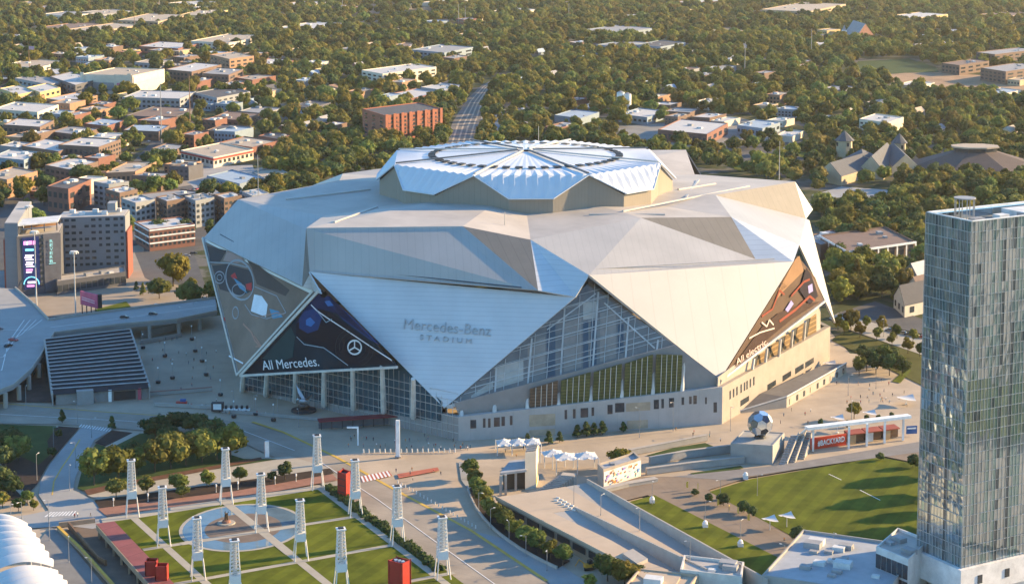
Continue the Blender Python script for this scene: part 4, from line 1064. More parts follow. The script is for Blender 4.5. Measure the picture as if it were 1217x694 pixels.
# ---- lamp posts of the foreground
lp = [(64, 537, 10), (44, 571, 10), (92, 503, 9), (90, 556, 10), (83, 583, 10), (109, 520, 8), (31, 484, 9), (58, 622, 8), (26, 616, 6), (13, 618, 6), (59, 642, 8), (82, 668, 8), (109, 692, 8), (283, 535, 10),
      (569, 608, 7), (583, 628, 7), (605, 644, 7), (625, 661, 7), (650, 678, 7), (682, 600, 7), (714, 612, 7), (760, 630, 7), (820, 668, 7), (775, 600, 9), (838, 626, 9), (880, 650, 9), (932, 680, 9), (856, 596, 8), (990, 664, 9), (900, 590, 8),
      (1012, 500, 8), (760, 520, 12), (800, 512, 12), (868, 512, 10), (1008, 470, 9), (1041, 462, 9), (960, 440, 9), (1050, 400, 9), (212, 385, 9), (230, 380, 9), (65, 400, 9), (245, 498, 6), (278, 480, 6), (302, 486, 6), (330, 490, 6), (355, 507, 7)]
for i, (x, y, h) in enumerate(lp):
    z = 6.2 if 680 <= x <= 830 and y > 595 and x < 775+50 and i in (19, 20, 21, 22) else .3
    lamp(x, y, h, placed('slim grey lamp post', x, y), 'lamp posts of the foreground', z, 'arm', (i*1.3) % 6.28)
for i, x in enumerate((135, 176, 257, 283, 327, 352)):
    y = 602-(x-135)*.135
    lamp(x, y, 3.2, f'short white bollard light {["at the left end of","left of centre in","in the centre of","right of centre in","near the right end of","at the right end of"][i]} the brick path', 'bollard lights on the brick path', .3, 'bollard')
# ---- pylons and gate
for (x, y, y1, lab) in ((473, 543, 500, 'tall slim white pylon sign standing at the plaza kerb'), (317.5, 544, 525, 'short pink white pylon at the road edge beside the park grass')):
    p = P(x, y, .3); t = thing('pylon_sign', lab, 'sign', p); h = PH(p, y1)
    MB().box(p+Vector((0, 0, h/2)), (1.5, .9, h)).build('pillar', m_white, t); MB().box(p+Vector((-.82, 0, h/2+.4)), (.12, .7, h*.85)).build('light_strip', mat('pink_panel', (.7, .35, .3), .4), t)
    MB().box(p+Vector((0, 0, .2)), (2.4, 1.8, .4)).build('base', m_conc, t)
p = P(425.5, 529, .3); t = thing('gate_arm', 'white inverted L shaped gate frame on the plaza kerb', 'gate', p)
MB().box(p+Vector((0, 0, 3.6)), (.6, .6, 7.2)).build('post', m_white, t); MB().box(p+Vector((-2, 0, 7.2)), (4.6, .7, .6)).build('arm', m_white, t)
# ---- bollards in front of the plaza
bp = None
for i in range(18):
    x = 432+i*6.4; y = 538-.05*i
    if bp is None:
        bp = MB().tube((0, 0, 0), (0, 0, 1.5), .28, .24, 8).build('bollard', m_wpole); o = bp
    else: o = bp.copy(); COL.objects.link(o)
    o.location = P(x, y, .3); tag(o, 'short pale bollard in the long row along the plaza kerb', 'bollard', 'bollards along the plaza kerb')
for i in range(22):
    x = 470+i*4.4; y = 574+i*2.55
    o = bp.copy(); COL.objects.link(o); o.location = P(x+3, y, .3); o.scale = (.8, .8, .7); tag(o, 'short pale post beside the yellow line of the road', 'bollard', 'posts along the yellow road line')
# ---- red canopy, falcon monument
rc = thing('walkway_canopy', 'long dark red walkway canopy in front of the glass entrance', 'canopy', P(452, 503))
a, b = P(378, 500, 4), P(526, 490, 4); MB().strip([a, b], 5, .35).build('roof', mat('maroon_sheet', (.20, .03, .04), .6, 0, .2, .3), rc)
for k in range(12):
    p = a.lerp(b, (k+.3)/12); MB().tube((p.x, p.y, .2), (p.x, p.y, 4), .16, .16, 6).build('post', m_dark, rc)
MB().strip([Vector((a.x, a.y+1.5, .3)), Vector((b.x, b.y+1.5, .3))], .3, 2.6).build('screen_wall', mat('dull_blue_wall', (.10, .13, .16), .6), rc)
LM.append((452, 500, 'the dark red canopy'))
fp = P(361, 488, .3); fm = thing('bird_monument', 'silver bird sculpture with raised wings on dark round base', 'sculpture', fp)
MB().tube(fp, fp+Vector((0, 0, .7)), 5.4, 5.2, 24).build('base', m_dark, fm); MB().sphere(fp+Vector((0, 0, 2.0)), 1.5, 10, 7, (1.6, 1, .9)).build('ball', mat('dull_bronze', (.10, .085, .075), .5, .4), fm)
m_sil = mat('silver_sculpture', (.5, .52, .54), .35, .6)
MB().sphere(fp+Vector((0, 0, 4.2)), 1.3, 10, 7, (1.7, .8, .8)).build('body', m_sil, fm)
wg = MB(); wg.slab([fp+Vector((-.6, 0, 4.6)), fp+Vector((.9, .3, 4.6)), fp+Vector((-1.2, 2.0, 8)), fp+Vector((-3.4, 2.6, 10.6)), fp+Vector((-2.4, 1.2, 7.4))], .25); wg.build('wing', m_sil, fm)
wg = MB(); wg.slab([fp+Vector((.2, -.4, 4.6)), fp+Vector((1.6, -.4, 4.6)), fp+Vector((3.6, -1.6, 6.0)), fp+Vector((4.2, -1.8, 7.6)), fp+Vector((1.8, -1.0, 6.2))], .25); wg.build('wing', mat('grey_sculpture', (.12, .125, .13), .4, .5), fm)
MB().sphere(fp+Vector((-2.3, 0, 4.9)), .6, 8, 6).tube(fp+Vector((-2.7, 0, 4.9)), fp+Vector((-3.4, 0, 4.6)), .25, .03, 6).build('head', m_sil, fm)
# ================================================================== the parking deck with sunken ramps
ZD = 6.0
pk = thing('parking_deck', 'large pale concrete parking deck with two sunken ramps', 'parking deck', P(730, 640))
m_deck = mat('deck_concrete', (.45, .36, .265), .85, 0, .08, .1); m_ramp = mat('ramp_concrete', (.36, .34, .31), .85, 0, .08, .1, stripe=((.62, -.78, 0), 2.2, .94, .1)); m_bar = mat('barrier_concrete', (.38, .35, .31), .85, 0, .1, .3)
def D(x, y, z=ZD): return P(x, y, z)
MB().slab([D(589, 591), D(648, 582), D(672, 578), D(683, 605), D(657, 609), D(725, 641), D(772, 668), D(810, 683), D(800, 700), D(770, 690), D(733, 666)], .9, Vector((0, 0, 1))).build('deck_slab', m_deck, pk)
MB().slab([D(672, 578), D(751, 624), D(813, 660), D(840, 678), D(683, 605)], .9, Vector((0, 0, 1))).build('deck_slab', m_deck, pk)
def drop(p, z): return Vector((p.x, p.y, z))
e1 = [D(672, 578), D(698, 573), D(912, 692), D(872, 704)]
MB().slab([drop(e1[0], 5.9), drop(e1[1], 5.9), drop(e1[2], 1.4), drop(e1[3], 1.4)], .5, Vector((0, 0, 1))).build('ramp', m_ramp, pk)
e2 = [D(657, 609), D(683, 605), D(840, 679), D(806, 690)]
MB().slab([drop(e2[0], 5.9), drop(e2[1], 5.9), drop(e2[2], 1.0), drop(e2[3], 1.0)], .5, Vector((0, 0, 1))).build('ramp', m_ramp, pk)
# inner faces and barriers
MB().strip([drop(e1[1], .3), drop(e1[2], .3)], .6, ZD+.9).build('barrier', m_bar, pk); MB().strip([drop(e2[1], .3), drop(e2[2], .3)], .6, ZD+.7).build('barrier', m_bar, pk)
MB().strip([drop(D(672, 578), .3), drop(D(751, 624), .3), drop(D(813, 660), .3), drop(D(840, 678), .3)], .4, ZD-.4).build('inner_wall', m_bar, pk); MB().strip([drop(D(657, 609), .3), drop(D(725, 641), .3), drop(D(772, 668), .3), drop(D(810, 683), .3)], .4, ZD-.4).build('inner_wall', m_bar, pk)
pA, pB = D(589, 591), D(735, 667); nn = Vector((-(pB.y-pA.y), pB.x-pA.x, 0)).normalized(); nn = nn if nn.x < 0 else -nn
MB().slab([drop(pA-nn*.8, 0), drop(pB-nn*.8, 0), drop(pB-nn*.8, 5.2), drop(pA-nn*.8, 5.2)], .4, nn).build('facade', mat('deck_side', (.30, .24, .18), .85, 0, .1, .3), pk)
for k in range(8):
    a, b = pA.lerp(pB, (k+.12)/8), pA.lerp(pB, (k+.9)/8)
    MB().slab([drop(a-nn*.5, 2.0), drop(b-nn*.5, 2.0), drop(b-nn*.5, 4.2), drop(a-nn*.5, 4.2)], .2, nn).build('opening', m_dark, pk)
MB().strip([drop(pA, ZD-.1), drop(pB, ZD-.1)], .5, .75).build('parapet', m_deck, pk)
for k in range(6):
    for j in range(2):
        p = D(661+k*4.2+j*2, 595+k*2.3-j*3.0); MB().box(p+Vector((0, 0, .2)), (1.3, .5, .5), -.5).build('skylight', m_unit2, pk)
pl_ = [D(740, 661), D(752, 655), D(770, 667), D(757, 673)]
MB().prism([(p.x, p.y) for p in pl_], ZD, ZD+1.0).build('planter', m_bar, pk)
# head house and end walls
flat((808, 703), (881, 712), (884, 694), 6.5, m_unit2 if False else mat('white_render', (.62, .58, .52), .7), m_roof, 'white block with flat roof closing the end of the ramps', 'the white end block', z=0, units=3)
flat((740, 722), (812, 730), (830, 706), 5.6, m_deck, m_deck, 'low terrace block in front of the parking deck', None, z=0, units=1)
for i, (x, y, h) in enumerate([(722, 690, 9), (742, 697, 9), (757, 694, 7), (768, 700, 6), (700, 700, 5)]):
    tree(P(x, y, .3), h, 'street', [1, 3, 1, 1, 0][i], f'small leafy tree on the terrace below the parking deck, {["left","middle","right","far right behind wall","far left"][i]} one', 'terrace trees below the deck', 1.2)
cx = thing('excavator', 'small orange yellow machine on the deck terrace', 'machine', P(700, 676, .3)); p0 = P(700, 676, .3); m_or = mat('machine_orange', (.6, .28, .03), .5)
MB().box(p0+Vector((0, 0, 1.3)), (3.2, 1.8, 1.1), .4).build('body', m_or, cx); MB().box(p0+Vector((.3, 0, 2.4)), (1.3, 1.5, 1.2), .4).build('cab', m_cglass, cx)
for s_ in (-1, 1): MB().box(p0+Vector((0, s_*.9, .4)), (3.2, .5, .8), .4).build('track', m_tyre, cx)
MB().tube(p0+Vector((-1.4, 0, 1.8)), p0+Vector((-3.2, 0, 3.2)), .2, .15).tube(p0+Vector((-3.2, 0, 3.2)), p0+Vector((-4.4, 0, 1.0)), .15, .12).build('boom', m_or, cx)
# trees along the curved kerb
ct = [(563, 577), (567, 588), (573, 600), (581, 611), (590, 621), (600, 630), (612, 639), (625, 648), (639, 656), (654, 664), (669, 671), (560, 568)]
for i, (x, y) in enumerate(ct):
    tree(P(x, y, .4), 6.6+(i % 3)*.5, 'street', 1 if i % 3 else 0, f'small rounded tree in the curved kerb row, {["second","third","fourth","fifth","sixth","seventh","eighth","ninth","tenth","eleventh","twelfth","first"][i]} from the far end', 'trees along the curved kerb', 1.15)
ck = thing('kerb_wall', 'low curved concrete wall edging the row of small trees', 'wall', P(600, 640)); MB().strip([P(x-7, y+5, .3) for x, y in ct[:11]], .5, 1.0).build('wall', m_bar, ck)
sheet('planting_bed', [(x-6, y+4) for x, y in ct[:11]]+[(x+9, y-5) for x, y in ct[10::-1]], m_mulch, .37)
# ---- white tower block, mural building, tents
wb = flat((624, 582), (637, 580), (651, 569), 13, mat('cream_render', (.62, .55, .45), .7, 0, .05, .3), m_unit, 'tall cream block with slanted dark roof panels and green graffiti', 'the tall cream block', units=0)
n_, u_, v_ = rect((624, 582), (637, 580), (651, 569)); fn_ = outn(v_, u_)
for k in range(3): MB().obox(n_+u_*.1+v_*(.08+.3*k)+Vector((0, 0, 13.9)), u_*.8, v_*.24, Vector((0, 0, .3))).build('roof_panel', mat('slate_panel', (.16, .18, .2), .4), wb)
ud = -fn_
def onface(n, v, ud, t, z, lift=.12): return n+v*t-ud*lift+Vector((0, 0, z))
for k, (t0, t1, z0, z1, c) in enumerate(((.05, .3, 1, 3.2, (.42, .50, .10)), (.2, .5, 1.5, 4, (.5, .55, .16)), (.1, .2, 3, 5, (.45, .45, .1)), (.55, .75, 3, 8, (.05, .04, .035)))):
    MB().slab([onface(n_, v_, ud, t0, z0, .12+k*.05), onface(n_, v_, ud, t1, z0+.6, .12+k*.05), onface(n_, v_, ud, t1-.03, z1, .12+k*.05), onface(n_, v_, ud, t0+.04, z1-.8, .12+k*.05)], .04, -ud).build('graffiti' if k < 3 else 'doorway', mat('graffiti_%d' % k, c, .7), wb)
cpy = thing('terrace_canopy', 'flat grey terrace roof on columns beside the tall cream block', 'canopy', P(608, 565))
tq = [P(594, 562, 8), P(626, 558, 8), P(627, 545, 8), P(606, 547, 8)]; MB().slab(tq, .8, Vector((0, 0, 1))).build('roof', mat('grey_membrane', (.33, .34, .35), .7), cpy)
for x, y in ((595, 589), (601, 588), (613, 583), (622, 578)): p = P(x, y); MB().box(p+Vector((0, 0, 3.8)), (.9, .9, 7.4)).build('column', m_bar, cpy)
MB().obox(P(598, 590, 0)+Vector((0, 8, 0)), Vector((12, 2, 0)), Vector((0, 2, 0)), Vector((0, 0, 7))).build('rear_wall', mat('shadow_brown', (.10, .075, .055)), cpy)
ss = thing('staircase', 'broad outdoor stairs on the right of the tall cream block', 'stairs', P(656, 575))
for k in range(10): MB().obox(P(640, 584, 0)+Vector((k*.9, k*.55, 0)), Vector((5, -1.5, 0)), Vector((.9, 3.4, 0)), Vector((0, 0, .6+k*.45))).build('step', m_bar, ss)
def parasol(cx_, cy_, w_, z, label, rz=0.):
    p0 = P(cx_, cy_, .3); t = thing('parasol', label, 'parasol', p0); n = 8; m_ = Matrix.Rotation(rz, 3, 'Z'); V_ = []
    for j in range(n+1):
        for i in range(n+1):
            a, b = i/n*2-1, j/n*2-1; V_.append(p0+m_ @ Vector((a*w_/2, b*w_/2, z+.55*a*b*(1 if w_ < 99 else 1)+.25*(a*a+b*b))))
    MB().add(V_, [(j*(n+1)+i, j*(n+1)+i+1, (j+1)*(n+1)+i+1, (j+1)*(n+1)+i) for j in range(n) for i in range(n)]).build('canopy', m_fab, t)
    MB().tube(p0, p0+Vector((0, 0, z)), .16, .12, 8).build('post', m_wpole, t); MB().tube(p0, p0+Vector((0, 0, .25)), .7, .6, 10).build('base', m_wpole, t)
    return t
def tent(cx_, cy_, wx, wy, z, label, np_=2, rz=0.):
    p0 = P(cx_, cy_, .3); t = thing('tent', label, 'tent', p0); nx, ny = 8*np_, 8; V_ = []
    m_ = Matrix.Rotation(rz, 3, 'Z')
    for j in range(ny+1):
        for i in range(nx+1):
            x = i/nx*np_; fx = abs((x % 1.0)-.5)*2 if i not in (0, nx) else 1; fy = abs(j/ny-.5)*2
            d = max(fx, fy); hgt = 1.7*(1-d)**1.5 - .5*math.sin(math.pi*((x*2) % 1.0))*(fy > .95)
            V_.append(p0+m_ @ Vector(((i/nx-.5)*wx, (j/ny-.5)*wy, z+hgt)))
    MB().add(V_, [(j*(nx+1)+i, j*(nx+1)+i+1, (j+1)*(nx+1)+i+1, (j+1)*(nx+1)+i) for j in range(ny) for i in range(nx)]).build('canopy', m_fab, t)
    for k in range(np_+1):
        for s_ in (-.5, .5):
            q = p0+m_ @ Vector(((k/np_-.5)*wx, s_*wy, 0)); MB().tube(q, q+Vector((0, 0, z)), .2, .16, 6).build('post', m_wpole, t)
    return t
tent(616, 537, 17, 8, 4, 'long white peaked tent on the plaza behind the cream block', 3, .1); tent(657, 552, 8, 7, 4.5, 'small white peaked tent right beside the cream block', 1, .2); tent(684, 560, 16, 8, 6, 'white two-peaked tent on pale posts left of the mural building', 2, .15)
parasol(915, 631, 4.6, 4, 'white square parasol on the field path, left one of two', .2); parasol(935, 627, 4.6, 4, 'white square parasol on the field path, right one of two', .2)
parasol(884, 534, 4.5, 5, 'white square parasol on the terrace below the giant football'); parasol(1033, 508, 5, 6, 'white square parasol behind the white framed pergola, right one'); parasol(995, 514, 5, 6, 'white square parasol behind the white framed pergola, left one'); parasol(986, 441, 5.5, 3.5, 'white square parasol at the top of the stadium ramp')
parasol(1077, 480, 7, 2.4, 'low white square parasol on the plaza beside the glass tower')
mu = flat((710, 574), (717, 581), (754, 560), 6.6, mat('mural_side', (.36, .31, .26), .8), mat('grey_membrane', (.33, .34, .35)), 'flat grey building with bright patchwork mural on its long side', 'the mural building', units=1)
n_, u_, v_ = rect((710, 574), (717, 581), (754, 560)); ud = -outn(v_, u_)
mw = MB().obox(n_-ud*.15+Vector((0, 0, .4)), v_, -ud*.1, Vector((0, 0, 6))).build('mural', mat('mural_white', (.72, .68, .62), .7), mu)
g = random.Random(3)
for k in range(46):
    t, z0 = g.uniform(.02, .92), g.uniform(.6, 5.4); s_ = g.uniform(.02, .055); hh = g.uniform(.4, 1.3); cn = g.choice(['orange', 'blue', 'violet', 'tan', 'brown', 'teal'])
    mc = mat('mural_'+cn, {'orange': (.6, .28, .08), 'blue': (.14, .28, .55), 'violet': (.3, .22, .5), 'tan': (.5, .36, .2), 'brown': (.25, .12, .07), 'teal': (.1, .4, .42)}[cn], .7)
    b_ = n_+v_*t-ud*(.28+.004*k)
    MB().slab([b_+Vector((0, 0, z0)), b_+v_*s_+Vector((0, 0, z0+.3)), b_+v_*s_*.8+Vector((0, 0, min(6.2, z0+hh))), b_-v_*s_*.3+Vector((0, 0, min(6.2, z0+hh*.7)))], .02, -ud).build('mural_patch', mc, mw)
# ---- terraces with the giant football
m_ret = mat('grey_retaining', (.34, .33, .31), .85, 0, .1, .3)
def lowwall(pts, h, wd, label): 
    t = thing('retaining_wall', label, 'wall', P(*pts[0])); MB().strip([P(*q, .2) for q in pts], wd, h).build('wall', m_ret, t); MB().strip([P(*q, .2)+Vector((0, 0, h+.02)) for q in pts], wd+.3, .2).build('coping', m_bar, t)
lowwall([(748, 541), (790, 533), (840, 523)], 2.2, 1.2, 'upper grey retaining wall left of the giant football'); lowwall([(772, 552), (815, 544), (872, 537)], 2.8, 1.2, 'middle grey retaining wall below the football terrace')
lowwall([(768, 564), (820, 557), (884, 550)], 2.4, 1.2, 'lower grey retaining wall beside the brown paved path'); lowwall([(716, 586), (745, 579), (780, 573)], 1.6, 2.5, 'pale seat wall at the foot of the mural')
sheet('grass', [(768, 541), (800, 532), (838, 526), (850, 531), (800, 541)], m_grassd, .36); sheet('grass', [(820, 562), (880, 553), (884, 556), (828, 565)], m_grassd, .38)
bw = flat((868, 549), (918, 552), (932, 536), 7.2, m_ret, m_ret, 'massive grey terrace wall block with sunlit end carrying the giant football', None, units=0, par=.3)
rb = 5.6; bc = P(904, 520.5, 7.6)+Vector((0, 2, rb*.93))
fb = thing('giant_football', 'giant mirrored football sculpture of blue and white facets on the terrace', 'sculpture', bc-Vector((0, 0, rb)))
phi = (1+5**.5)/2
ico = [Vector(v).normalized() for v in [(0, s1, s2*phi) for s1 in (-1, 1) for s2 in (-1, 1)]+[(s1, s2*phi, 0) for s1 in (-1, 1) for s2 in (-1, 1)]+[(s2*phi, 0, s1) for s1 in (-1, 1) for s2 in (-1, 1)]]
rot = Matrix.Rotation(.5, 3, 'X') @ Matrix.Rotation(.8, 3, 'Z'); ico = [rot @ v for v in ico]
el_ = min((a-b).length for a in ico for b in ico if a != b)
nb = [[j for j in range(12) if j != i and (ico[i]-ico[j]).length < el_*1.1] for i in range(12)]
m_mir = mat('mirror_facet', (.72, .74, .76), .10, .85, .04, .5); m_blu = mat('blue_mirror', (.045, .06, .085), .1, .7, .05, .5)
def ring_sort(pts, c):
    a = (pts[0]-c).normalized(); n = c.normalized(); a = (a-n*a.dot(n)).normalized(); b = n.cross(a)
    return sorted(pts, key=lambda p: math.atan2((p-c).dot(b), (p-c).dot(a)))
for i in range(12):
    pts = [ico[i].lerp(ico[j], 1/3) for j in nb[i]]; c = sum(pts, Vector())/5; pts = ring_sort(pts, c)
    MB().slab([bc+(c+(p-c)*.94)*rb*1.03 for p in pts], .25, c.normalized()).build('pentagon_panel', m_blu, fb)
seen = set()
for i in range(12):
    for j in nb[i]:
        for k in nb[i]:
            if k in nb[j] and i < j < k:
                pts = [ico[a].lerp(ico[b], 1/3) for a, b in ((i, j), (j, i), (j, k), (k, j), (k, i), (i, k))]; c = sum(pts, Vector())/6; pts = ring_sort(pts, c)
                MB().slab([bc+(c+(p-c)*.95)*rb*1.03 for p in pts], .25, c.normalized()).build('hexagon_panel', m_mir, fb)
MB().sphere(bc, rb*.82, 20, 14).build('core', m_dark, fb); MB().tube(bc-Vector((0, 0, rb+.3)), bc-Vector((0, 0, rb*.85)), 2.4, 2.0, 14).build('pedestal', m_dark, fb)
# ---- stairs and white framed pergola with the red sign
for k, (x0, y0, x1, y1) in enumerate(((930, 552, 945, 516), (940, 549, 953, 514), (951, 545, 961, 512))):
    t = thing('staircase', f'{["left","middle","right"][k]} one of three sloping grey stair flights beside the giant football', 'stairs', P(x0, y0))
    a, b = P(x0, y0, .2), P(x1, y1, 6.5)
    for q in range(12):
        c = a.lerp(b, (q+.5)/12); MB().box((c.x, c.y, c.z/2), (3.0, (b-a).length/12*1.05, max(.3, c.z)), -math.atan2(b.x-a.x, b.y-a.y)).build('step', m_ret, t)
    MB().strip([a+Vector((1.6, 0, .3)), b+Vector((1.6, 0, .3))], .35, .9).build('side_wall', m_bar, t)
pg = thing('pergola', 'long white steel pergola frame over the red sign wall', 'pergola', P(1015, 531)); 
posts = [(966, 536), (1008.5, 533.5), (1030, 530), (1051, 526.5), (1073, 523)]
HPG = 9.0
for x, y in posts: p = P(x, y, .2); MB().box(p+Vector((0, 0, HPG/2)), (.8, .8, HPG)).build('post', m_white, pg)
pa, pb = P(958, 537, .2), P(1080, 522, .2); MB().strip([pa+Vector((0, 0, HPG)), pb+Vector((0, 0, HPG))], 3.0, 1.1).build('beam', m_white, pg); MB().strip([pa+Vector((0, 0, HPG)), pa+Vector((-3, 4, HPG-5))], .8, .8).build('beam', m_white, pg)
sg = thing('sign_wall', 'long red sign wall with white hashtag lettering', 'sign', P(984, 532))
sa, sb = P(960, 537, .2)+Vector((0, 2.2, 0)), P(1007, 530.5, .2)+Vector((0, 2.2, 0)); sd = (sb-sa); sn = Vector((sd.y, -sd.x, 0)).normalized()
MB().slab([sa, sb, sb+Vector((0, 0, 4.6)), sa+Vector((0, 0, 4.6))], .4, sn).build('panel', mat('bright_red_panel', (.60, .055, .02), .6, 0, .06, .4), sg)  # base red raised to stand in for light falling on the panel
text_on('#BACKYARD', (sa, sn), (971.5, 529.8), (1003.5, 524.0), 2.1, 'lettering', m_white, sg, .1, .2, off=.02)
br = thing('kiosk_row', 'row of brown open kiosks beneath the white pergola', 'kiosk', P(1035, 528)); 
ka, kb = sb+Vector((1, 0, 0)), P(1072, 523, .2)+Vector((0, 3, 0)); kd = kb-ka
for k in range(3):
    a = ka+kd*(k/3+.02); MB().obox(a+Vector((0, 2.5, 0)), kd*.29, Vector((-1.2, 4, 0)), Vector((0, 0, 3.8))).build('room', mat('brown_room', (.16, .09, .05), .8, 0, .2, .4), br)
    MB().obox(a+Vector((-.2, -.3, 3.85)), kd*.31, Vector((-1.2, 6, 0)), Vector((0, 0, .35))).build('roof', mat('brick_red_roof', (.30, .07, .04), .7), br)
    MB().obox(a+Vector((0, .5, 0)), kd*.12, Vector((-.1, .3, 0)), Vector((0, 0, 3.6))).build('front_panel', mat('pale_timber', (.42, .29, .16), .8) if k != 1 else m_unit2, br)
vb = thing('banner_stand', 'blue banner with white band right of the pergola', 'banner', P(1080, 518)); a = P(1077, 518, .2); MB().obox(a+Vector((0, 0, .8)), Vector((4.5, .9, 0)), Vector((0, .3, 0)), Vector((0, 0, 3.2))).build('panel', mat('blue_banner', (.03, .10, .28), .6), vb); MB().obox(a+Vector((.4, -.1, 2.8)), Vector((3.6, .72, 0)), Vector((0, .08, 0)), Vector((0, 0, .6))).build('band', m_white, vb)
for i, (x, y) in enumerate([(1008, 507), (975, 505), (1030, 500), (1044, 500), (1060, 497), (1000, 497)]): (tree if i == 5 else shrub)(P(1015, 497, .3) if i == 5 else x, 7.5 if i == 5 else y, *( ('street', 3, 'bright yellow green tree behind the white pergola') if i == 5 else (2.6, f'low green shrub behind the white pergola, {["middle","left","right","further right","far right"][i]}')))
# ---- ramp beside the right wall
rm = thing('ramp_building', 'sloping grey ramp roof with sunlit side wall along the stadium', 'ramp', P(940, 475))
tp = [P(872, 491, .4), P(935, 472, 4.6), P(1006, 432, 4.6), P(979, 433, 4.6), P(905, 467, 4.0)]
mb = MB(); mb.slab([tp[0], tp[1], tp[4]], .4); mb.slab([tp[1], tp[2], tp[3], tp[4]], .4); mb.build('roof', mat('ramp_asphalt', (.16, .15, .14), .85, 0, .12, .3), rm)
mb = MB(); a, b = tp[1], tp[2]; nn = Vector((b.y-a.y, a.x-b.x, 0)).normalized(); mb.slab([drop(a, 0), drop(b, 0), b-Vector((0, 0, .45)), a-Vector((0, 0, .45))], .4, nn); mb.build('wall', m_tanw, rm)
mb = MB(); a, b = tp[0], tp[1]; nn2 = Vector((b.y-a.y, a.x-b.x, 0)).normalized(); mb.slab([drop(a, 0), drop(b, 0), b-Vector((0, 0, .45)), a-Vector((0, 0, .1))], .4, nn2); mb.build('wall', m_tanw, rm)
for k in range(9): c = tp[1].lerp(tp[2], (k+.5)/9)+nn*.1; MB().box((c.x, c.y, 2), (1.6, .25, 2.4), math.atan2(tp[2].y-tp[1].y, tp[2].x-tp[1].x)).build('window', m_win if k % 3 else m_tan, rm)
MB().strip([tp[0]+Vector((0, 0, .1)), tp[1]+Vector((0, 0, .1)), tp[2]+Vector((0, 0, .1))], .5, .5).build('parapet', m_col, rm)
# ================================================================== glass tower, podium
ZP = 12.0
C0, CL, CRp = P(1142.5, 675, ZP), P(1090, 652, ZP), P(1217, 655, ZP)
uL = CL-C0; uR = CRp-C0; uR = uR-uL.normalized()*uR.dot(uL.normalized()); uRd = uR.normalized(); uR = uRd*62
HT = PH(C0, 264)
tw = thing('glass_tower', 'tall mirrored glass tower with pale vertical mullions at the right edge', 'tower', drop(C0, 0)+uL/2+uR/2)
LM.append((1105, 400, 'the glass tower'))
def glassfacade(n, e, inw, nb_, nf, mats, z1, par):
    g = np.random.default_rng(nb_); out = outn(e, inw); V_, F_, I_ = [], [], []
    for j in range(nf+1):
        for i in range(nb_+1):
            V_.append(n+e*(i/nb_)+Vector((0, 0, z1*j/nf))+out*float(g.normal()*.016))
    colm = [int(g.choice(4, p=[.50, .27, .18, .05])) for _ in range(nb_)]
    for j in range(nf):
        for i in range(nb_):
            F_.append((j*(nb_+1)+i, j*(nb_+1)+i+1, (j+1)*(nb_+1)+i+1, (j+1)*(nb_+1)+i))
            I_.append(colm[i] if g.random() < .8 else int(g.choice(4, p=[.52, .25, .17, .06])))
    o = MB().add(V_, F_).build('curtain_wall', mats[0], par)
    for m in mats[1:]: o.data.materials.append(m)
    o.data.polygons.foreach_set('material_index', I_)
    if o.data.polygons[0].normal.dot(out) < 0: o.data.flip_normals()
gm = [mat('tower_glass_blue', (.58, .67, .71), .03, .95, .12, .05, spec=.8), mat('tower_glass_deep', (.36, .45, .50), .03, .9, .12, .05, spec=.8), mat('tower_glass_teal', (.32, .49, .51), .04, .9, .12, .05, spec=.8), mat('tower_glass_dark', (.05, .075, .085), .04, .2, .2, .05, spec=.9)]
NF = 33
for nm, e, inw, nb_ in (('left', uL, uR, 14), ('right', uR, uL, 44)):
    glassfacade(C0, e, inw, nb_, NF, gm, HT-ZP, tw)
    out = -inw.normalized(); mb = MB(); mh = MB()
    for i in range(nb_+1):
        p = C0+e*(i/nb_)+out*.12
        mb.obox(p-e.normalized()*.06, e.normalized()*.12, out*.16, Vector((0, 0, HT-ZP)))
        if i < nb_: 
            p2 = C0+e*((i+.5)/nb_)+out*.06; mb.obox(p2, e.normalized()*.05, out*.06, Vector((0, 0, HT-ZP)))
    for j in range(NF+1): mh.obox(C0+out*.08+Vector((0, 0, (HT-ZP)*j/NF)), e, out*.10, Vector((0, 0, .18)))
    mb.build('mullion', mat('pale_mullion', (.40, .43, .44), .4, .4), tw); mh.build('transom', mat('pale_mullion', (.48, .50, .50)), tw)
bk = MB()
for a, b in ((C0+uL, C0+uL+uR), (C0+uL+uR, C0+uR)): bk.slab([a, b, b+Vector((0, 0, HT-ZP)), a+Vector((0, 0, HT-ZP))], .3, (a+b)/2-(C0+uL/2+uR/2)-Vector((0, 0, ((a+b)/2).z-ZP)))
bk.build('rear_wall', gm[1], tw)
q = [C0+uL*.02+uR*.01, C0+uL*.98+uR*.01, C0+uL*.98+uR*.99, C0+uL*.02+uR*.99]; ZT = HT-ZP-2.4
MB().slab([p+Vector((0, 0, ZT)) for p in q], .5, Vector((0, 0, 1))).build('roof', m_roof, tw)
for k in range(5):
    c = C0+uL*.3+uR*(.12+.16*k)+Vector((0, 0, ZT+1.4)); MB().box(c, (4, 3, 1.6+(k % 2)*.6), math.atan2(uR.y, uR.x)).build('roof_unit', (m_unit, m_unit2)[k % 2], tw)
MB().obox(C0+uL*.25+uR*.42+Vector((0, 0, ZT)), uL*.5, uR*.5, Vector((0, 0, 2.4))).build('penthouse', m_unit2, tw)
c = C0+uL*.7+uR*.16+Vector((0, 0, ZT)); mb = MB()
for k in range(8): a = k*math.pi/4; mb.tube(c+Vector((3*math.cos(a), 3*math.sin(a), 0)), c+Vector((3*math.cos(a), 3*math.sin(a), 7)), .15, .15, 5)
mb.tube(c+Vector((0, 0, 6.8)), c+Vector((0, 0, 7.1)), 3.3, 3.3, 16); mb.build('cooling_drum', m_unit, tw)
